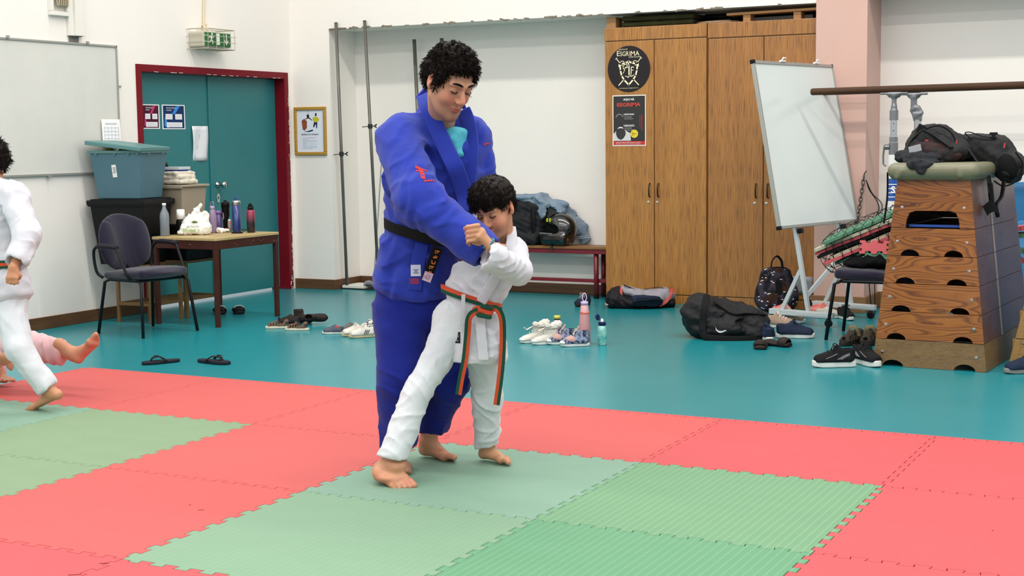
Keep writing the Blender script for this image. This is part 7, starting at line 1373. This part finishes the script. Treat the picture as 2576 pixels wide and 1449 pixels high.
sdf('body', q, mSkin, boy, .0042, .018, colfn=skin_color(h, '#bd8a68', '#a05248', '#c46e58', '#8a6450', [(A(945, 1200, 5.56), .035, '#c9705c'), (A(975, 1216, 5.53), .035, '#c9705c'), (A(1030, 1212, 5.5), .03, '#c07060'), (A(1292, 1162, 5.9), .03, '#c47864'), (A(1176, 580, 5.3), .02, '#c47864')]), relax=1)
brows(h, boy, mHair, .0042)
def hb_dir(a, n):
    l = (a - h['c']); u = l.dot(h['U'])
    return (h['F'] * (.9 if u > .03 else .2) - h['U'] * (.45 if u > .05 else .8) - h['S'] * .25 + n * .12)
def EB(x, y, z, a, b, c, **k): return e_(hp(x, y, z), (a * .9, b * .9, c * .9), h['R'], **k)
hairp = [EB(0, -.016, .048, .087, .104, .088), EB(0, .02, .075, .075, .080, .058), EB(0, -.05, .02, .080, .076, .085), EB(0, .055, .070, .064, .045, .034), EB(0, .100, -.008, .074, .066, .062, sub=True, k=.01), EB(-.085, .03, -.05, .042, .048, .05, sub=True, k=.01), EB(.085, .03, -.05, .042, .048, .05, sub=True, k=.01), EB(0, .05, -.12, .12, .14, .08, sub=True, k=.01), EB(-.082, -.008, -.012, .02, .026, .038, sub=True, k=.004), EB(.082, -.008, -.012, .02, .026, .038, sub=True, k=.004)]
for x, z, l in ((-.045, .045, .05), (-.02, .04, .045), (.005, .042, .05), (.03, .042, .052), (.05, .045, .04), (-.035, .045, .04), (.018, .04, .045)): hairp += [c_(hp(x, .088, z + .020), hp(x - .010, .098, z - l * .28 + .008), .005, .0015, k=.006)]
hair(h, boy, mHair, hairp, 6500, .015, hb_dir, 15, .0010, .004, .0045)
# jacket of the boy
jb = [ec_(A(1250, 650, 5.70), A(1215, 715, 5.72), (.105, .082), (.102, .088), RH), ec_(A(1215, 710, 5.72), A(1187, 752, 5.73), (.102, .088), (.105, .09), RH), c_(A(1290, 630, 5.68), A(1255, 640, 5.72), .055, .06), c_(A(1210, 625, 5.80), A(1240, 640, 5.74), .05, .06), c_(A(1160, 680, 5.72), A(1150, 720, 5.72), .035, .04),
      ec_(A(1190, 750, 5.73), A(1200, 900, 5.73), (.106, .092), (.122, .118), RH), ec_(A(1236, 790, 5.66), A(1236, 890, 5.66), (.04, .05), (.048, .058), RH),
      c_(A(1293, 636, 5.66), A(1303, 682, 5.52), .052, .050), c_(A(1305, 684, 5.50), A(1240, 650, 5.36), .052, .052), c_(A(1240, 650, 5.36), A(1232, 644, 5.33), .053, .052), c_(A(1205, 612, 5.82), A(1181, 540, 5.84), .045, .040),
      c_(A(1258, 600, 5.66), A(1258, 642, 5.60), .050, .030, sub=True, k=.008), c_(hp(0, -.02, -.06), A(1262, 620, 5.68), .052, sub=True, k=.006), b_(A(1217, 652, 5.30) - RH * .05, (.05, .09, .12), Matrix((RH, FH, UP)).transposed() @ RY(.32), rd=.002, sub=True, k=.003),
      b_(A(1200, 990, 5.74), (.3, .3, .135), Matrix((RH, FH, UP)).transposed() @ RY(.06), rd=.002, sub=True, k=.002)]
jb.append(c_(A(1245, 646, 5.355), A(1205, 634, 5.30), .036, .038, sub=True, k=.003))
jacb = sdf('jacket', jb, mGiW, boy, .0055, .022, folds(.0045, 16, 41, (0, 0, 1)))
bvb = bvh_of(jacb)
def lap2(pts, half, mat, par, name='lapel', th=.008, wd=None):
    path = curve_pts([A(x, y, d) for x, y, d in pts], 5); return sdf(name, [ec_(a, b, (half, th), (half, th), wd or RH) for a, b in zip(path[:-1], path[1:])], mat, par, .0045, .008, folds(.001, 30, 9))
band(bvb, [(1284, 572, 5.69), (1289, 598, 5.64), (1285, 625, 5.60), (1268, 660, 5.60), (1245, 700, 5.61), (1224, 735, 5.62), (1209, 760, 5.62)], .021, mGiW, boy, -FH + RH * .15, lift=.003, th=.009)
band(bvb, [(1236, 615, 5.63), (1238, 640, 5.62), (1246, 670, 5.62), (1250, 695, 5.62)], .018, mGiW, boy, -FH, lift=.001, th=.008)
# trousers of the boy
tb_ = [ec_(A(1170, 780, 5.73), A(1160, 840, 5.73), (.105, .085), (.105, .09), RH), c_(A(1140, 835, 5.72), A(1050, 985, 5.64), .070, .056), c_(A(1050, 985, 5.64), A(990, 1146, 5.57), .056, .060), c_(A(1110, 790, 5.73), A(1105, 850, 5.72), .03, .035), c_(A(1208, 850, 5.77), A(1226, 1000, 5.86), .070, .060), c_(A(1226, 1000, 5.86), A(1222, 1120, 5.94), .060, .050),
       b_(A(984, 1149, 5.57) - UP * .10, (.13, .13, .10), Matrix((RH, FH, UP)).transposed() @ RY(.20), rd=.002, sub=True, k=.003), b_(A(1222, 1122, 5.94) - UP * .06, (.10, .10, .06), Matrix((RH, FH, UP)).transposed() @ RY(-.12), rd=.002, sub=True, k=.003)]
trb = sdf('trousers', tb_, mGiWT, boy, .0055, .022, folds(.006, 11, 51, (.1, .1, .9)))
mOr = M('orange_cotton', '#c6441f', rough=.8, bump=.2, bscale=200); mGn = M('green_cotton', '#1c4a38', rough=.8, bump=.2, bscale=200)
cb = A(1186, 748, 5.73); path = ring(cb, .116, .103, -.040, -.004); n = len(path)
for nm, z0, z1, mt in (('belt', .0, .014, mOr), ('belt_stripe', -.015, .0, mGn)):
    m = MB(); vs = []
    for p in path:
        r = p - cb; r.z = 0; r.normalize()
        for du, dr in ((z0, -.004), (z0, .006), (z1, .006), (z1, -.004)): vs.append(p + UP * du + r * dr)
    m.add(vs, [(4 * i + k, 4 * i + (k + 1) % 4, 4 * ((i + 1) % n) + (k + 1) % 4, 4 * ((i + 1) % n) + k) for i in range(n) for k in range(4)]); m.build(nm, mt, boy)
def two_tone(pts, name, half=.0095, flip=1, nrm=None):
    path = curve_pts([A(x, y, d) for x, y, d in pts], 6)
    for s, mt, nm in ((-1, mOr, name), (1, mGn, name + '_stripe')):
        pp = []
        for i, p in enumerate(path):
            d = (path[min(i + 1, len(path) - 1)] - path[max(i - 1, 0)]).normalized(); sd = d.cross(-FH).normalized(); pp.append(p + sd * s * flip * half)
        strip(pp, half, .004, nrm or -FH).build(nm, mt, boy)
o = sdf('jacket_front_edge', [ec_(A(1206, 790, 5.60), A(1217, 906, 5.595), (.020, .006), (.022, .006), RH)], mGiW, boy, .0045, .004)
two_tone([(1222, 782, 5.585), (1196, 784, 5.565), (1180, 800, 5.57), (1176, 840, 5.60), (1170, 900, 5.61), (1160, 950, 5.62), (1153, 992, 5.63)], 'belt_tail', .0064, 1)
two_tone([(1225, 778, 5.59), (1248, 776, 5.565), (1262, 798, 5.57), (1265, 840, 5.60), (1263, 900, 5.62), (1257, 960, 5.64), (1249, 1018, 5.66)], 'belt_tail', .0064, -1)
sdf('belt_knot', [e_(A(1216, 782, 5.575), (.030, .018, .018), RZ(.475) @ RY(.5)), e_(A(1228, 790, 5.57), (.022, .016, .016), RZ(.475) @ RY(-.6)), c_(A(1195, 778, 5.58), A(1240, 776, 5.575), .012)], mOr, boy, .004, .006); sdf('belt_knot_stripe', [c_(A(1203, 792, 5.558), A(1232, 798, 5.556), .0095), c_(A(1212, 770, 5.56), A(1236, 776, 5.558), .0085)], mGn, boy, .004, .006)
strip(curve_pts([A(1166, 740, 5.605), A(1164, 780, 5.61), (A(1160, 828, 5.615))], 4), .0075, .004, -FH).build('drawstring', mGiW, boy)
decal(bvb, 1151, 849, [rect(-.013, -.022, .013, .022)], 'black_label', M('black_label', '#17181c', rough=.6), boy, d0=5.2); decal(bvb, 1151, 849, [rect(-.009, .008, .009, .011), rect(-.009, .002, .009, .005), rect(-.007, -.014, .007, -.011)], 'label_print', M('silver_thread', '#8c8c92'), boy, d0=5.2, lift=.004)
m = MB(); c = A(1229, 612, 5.33); ax = (A(1207, 588, 5.31) - A(1238, 624, 5.33)).normalized(); R = rot_to(ax); m.tube([c + R @ Vector((0.0225 * math.cos(a), .0225 * math.sin(a), 0)) for a in np.linspace(0, 2 * PI, 25)[:-1]], .0055, 8, closed=True); m.build('bracelet', M('teal_band', '#2d6a78', rough=.5), boy, smooth=True)

# ---------------------------------------------------------------- the walking child at far left
base = at_d(60, 1020, 7.25); base.z = .031
kid = thing('person', 'child in a white judo suit striding away at the left edge, heel lifted', 'person', base)
h = headframe(A(-34, 405, 7.35), -1.3, .2, 0, .92); hp = h['p']
an, he, ba = A(128, 985, 7.20), A(146, 992, 7.18), A(88, 1024, 7.28); ba.z = .045
q = head_prims(h, True) + [c_(hp(0, -.03, -.05), A(-20, 460, 7.35), .045, .05), ec_(A(0, 500, 7.35), A(0, 700, 7.33), (.10, .07), (.10, .07), RH), c_(A(38, 500, 7.28), A(66, 590, 7.15), .036, .03), c_(A(66, 590, 7.15), A(34, 672, 7.05), .03, .022), c_(A(20, 740, 7.3), A(48, 880, 7.2), .055, .042), c_(A(48, 880, 7.2), A(118, 975, 7.2), .042, .03), c_(A(-20, 740, 7.35), A(-90, 880, 7.35), .055, .042), c_(A(-90, 880, 7.35), A(-110, 990, 7.4), .042, .03)]
q += foot_prims(an, he, ba, -FH, UP * .8 - RH * .5, .86)[0] + foot_prims(A(-112, 1000, 7.4), A(-100, 1012, 7.4), A(-150, 1022, 7.35), FH, UP, .86)[0] + hand_prims(A(34, 672, 7.05), A(30, 700, 7.03), RH, -FH, .8, .6)
sdf('body', q, mSkin, kid, .0055, .018, colfn=skin_color(h, '#b98260', '#a05248', '#c46e58'))
hair(h, kid, mHair, [e_(hp(0, -.016, .045), (.083, .096, .082), h['R']), e_(hp(0, -.05, .01), (.074, .07, .08), h['R']), e_(hp(0, .098, -.03), (.07, .07, .07), h['R'], sub=True, k=.01)], 1500, .02, lambda a, n: n * .5 - UP * .5, 25, .0016, .004, .006)
jq = [ec_(A(-5, 480, 7.35), A(0, 650, 7.34), (.13, .095), (.125, .10), RH), c_(A(-40, 475, 7.38), A(35, 490, 7.30), .065, .07), c_(A(38, 505, 7.28), A(68, 590, 7.16), .068, .066), c_(A(68, 592, 7.16), A(45, 650, 7.08), .066, .062), ec_(A(0, 660, 7.33), A(14, 740, 7.32), (.125, .10), (.135, .12), RH), c_(A(36, 665, 7.05), A(28, 730, 7.0), .045, .06, sub=True, k=.004), c_(A(-45, 500, 7.4), A(-80, 600, 7.4), .062, .06)]
sdf('jacket', jq, mGiW, kid, .007, .03, folds(.007, 12, 61, (0, 0, 1)))
tq = [ec_(A(8, 720, 7.32), A(10, 770, 7.32), (.125, .10), (.12, .10), RH), c_(A(22, 770, 7.3), A(48, 880, 7.2), .085, .066), c_(A(48, 880, 7.2), A(114, 968, 7.2), .066, .058), c_(A(-25, 770, 7.34), A(-88, 880, 7.35), .085, .066), c_(A(-88, 880, 7.35), A(-110, 985, 7.4), .064, .055), b_(A(120, 976, 7.2) + RH * .035 - UP * .05, (.12, .12, .06), Matrix((RH, FH, UP)).transposed() @ RY(-.62), rd=.002, sub=True, k=.003)]
sdf('trousers', tq, mGiWT, kid, .007, .025, folds(.007, 11, 71, (0, 0, 1)))
cb = A(-2, 662, 7.335); path = ring(cb, .140, .116, .004, 0); n = len(path)
for nm, z0, z1, mt in (('belt', -.008, .008, mOr), ('belt_stripe', .008, .020, mGn), ('belt_stripe', -.020, -.008, mGn)):
    m = MB(); vs = []
    for p in path:
        r = p - cb; r.z = 0; r.normalize()
        for du, dr in ((z0, -.006), (z0, .006), (z1, .006), (z1, -.006)): vs.append(p + UP * du + r * dr)
    m.add(vs, [(4 * i + k, 4 * i + (k + 1) % 4, 4 * ((i + 1) % n) + (k + 1) % 4, 4 * ((i + 1) % n) + k) for i in range(n) for k in range(4)]); m.build(nm, mt, kid)

# ---------------------------------------------------------------- the child on the floor behind, one leg raised
base = at_d(-90, 960, 7.9); base.z = .031
fall = thing('person', 'child lying on the mat at the left edge with one bare foot kicked up', 'person', base)
h = headframe(A(-330, 905, 8.1), -.6, -1.2, .3, .92); hp = h['p']
kn, an, he = A(60, 868, 7.85), A(184, 890, 7.75), A(196, 902, 7.74); ba = A(236, 862, 7.72)
q = head_prims(h, True) + [c_(hp(0, -.02, -.06), A(-280, 905, 8.05), .045, .05), ec_(A(-270, 905, 8.05), A(-110, 910, 7.95), (.11, .08), (.11, .085), FH), c_(A(-70, 895, 7.9), kn, .055, .045), c_(kn, an, .045, .034), c_(A(-90, 915, 7.95), A(-60, 890, 8.1), .055, .045), c_(A(-60, 890, 8.1), A(-4, 940, 8.0), .04, .03),
     c_(A(-260, 890, 7.95), A(-120, 885, 7.7), .036, .03), c_(A(-120, 885, 7.7), A(10, 900, 7.6), .03, .022)]
q += foot_prims(an, he, ba, UP * .6 - FH * .8, UP * .6 - RH * .8, 1.0, toe_up=.01)[0] + foot_prims(A(-6, 940, 8.0), A(-14, 952, 8.0), A(8, 955, 7.98), FH, UP, .9)[0] + hand_prims(A(4, 896, 7.6), A(18, 912, 7.6), UP, -FH, .8, .7)
sdf('body', q, mSkin, fall, .006, .018, colfn=skin_color(h, '#bd8566', '#a05248', '#c46e58', None, [(A(212, 900, 7.7), .06, '#c8685a'), (ba, .05, '#c47562')]))
hair(h, fall, mHair, [e_(hp(0, -.016, .045), (.083, .096, .082), h['R']), e_(hp(0, -.05, .01), (.074, .07, .08), h['R']), e_(hp(0, .098, -.03), (.07, .07, .07), h['R'], sub=True, k=.01)], 800, .02, lambda a, n: n, 35, .0016, .004, .007)
mGiP = M('pale_pink_cotton', '#dcc3c4', rough=.9, col2='#cf9fa2', nscale=4, contrast=1.4, bump=.2, bscale=300)
sdf('trousers', [ec_(A(-120, 905, 7.95), A(-80, 900, 7.93), (.12, .10), (.11, .10), FH), c_(A(-80, 893, 7.9), kn, .085, .078), ec_(kn + UP * .0, A(152, 886, 7.78), (.078, .074), (.075, .062), UP), c_(A(-95, 912, 7.98), A(-58, 892, 8.1), .085, .07), c_(A(-58, 892, 8.1), A(-12, 930, 8.02), .066, .056), b_(A(168, 889, 7.77) + RH * .06, (.06, .13, .13), Matrix((RH, FH, UP)).transposed() @ RY(.12), rd=.002, sub=True, k=.004)], mGiP, fall, .0075, .03, folds(.008, 11, 81))
sdf('jacket', [ec_(A(-280, 905, 8.05), A(-110, 905, 7.95), (.14, .10), (.135, .11), FH), c_(A(-262, 890, 7.96), A(-120, 885, 7.7), .06, .055), c_(A(-120, 885, 7.7), A(-20, 893, 7.63), .055, .05)], mGiW, fall, .0085, .03, folds(.008, 11, 91))
cb = A(-125, 905, 7.96); m = MB(); m.tube([cb + FH * (.145 * math.cos(a)) + UP * (.12 * math.sin(a)) for a in np.linspace(0, 2 * PI, 33)[:-1]], .018, 8, closed=True, flat=(1, .3)); m.build('belt', mOr, fall)
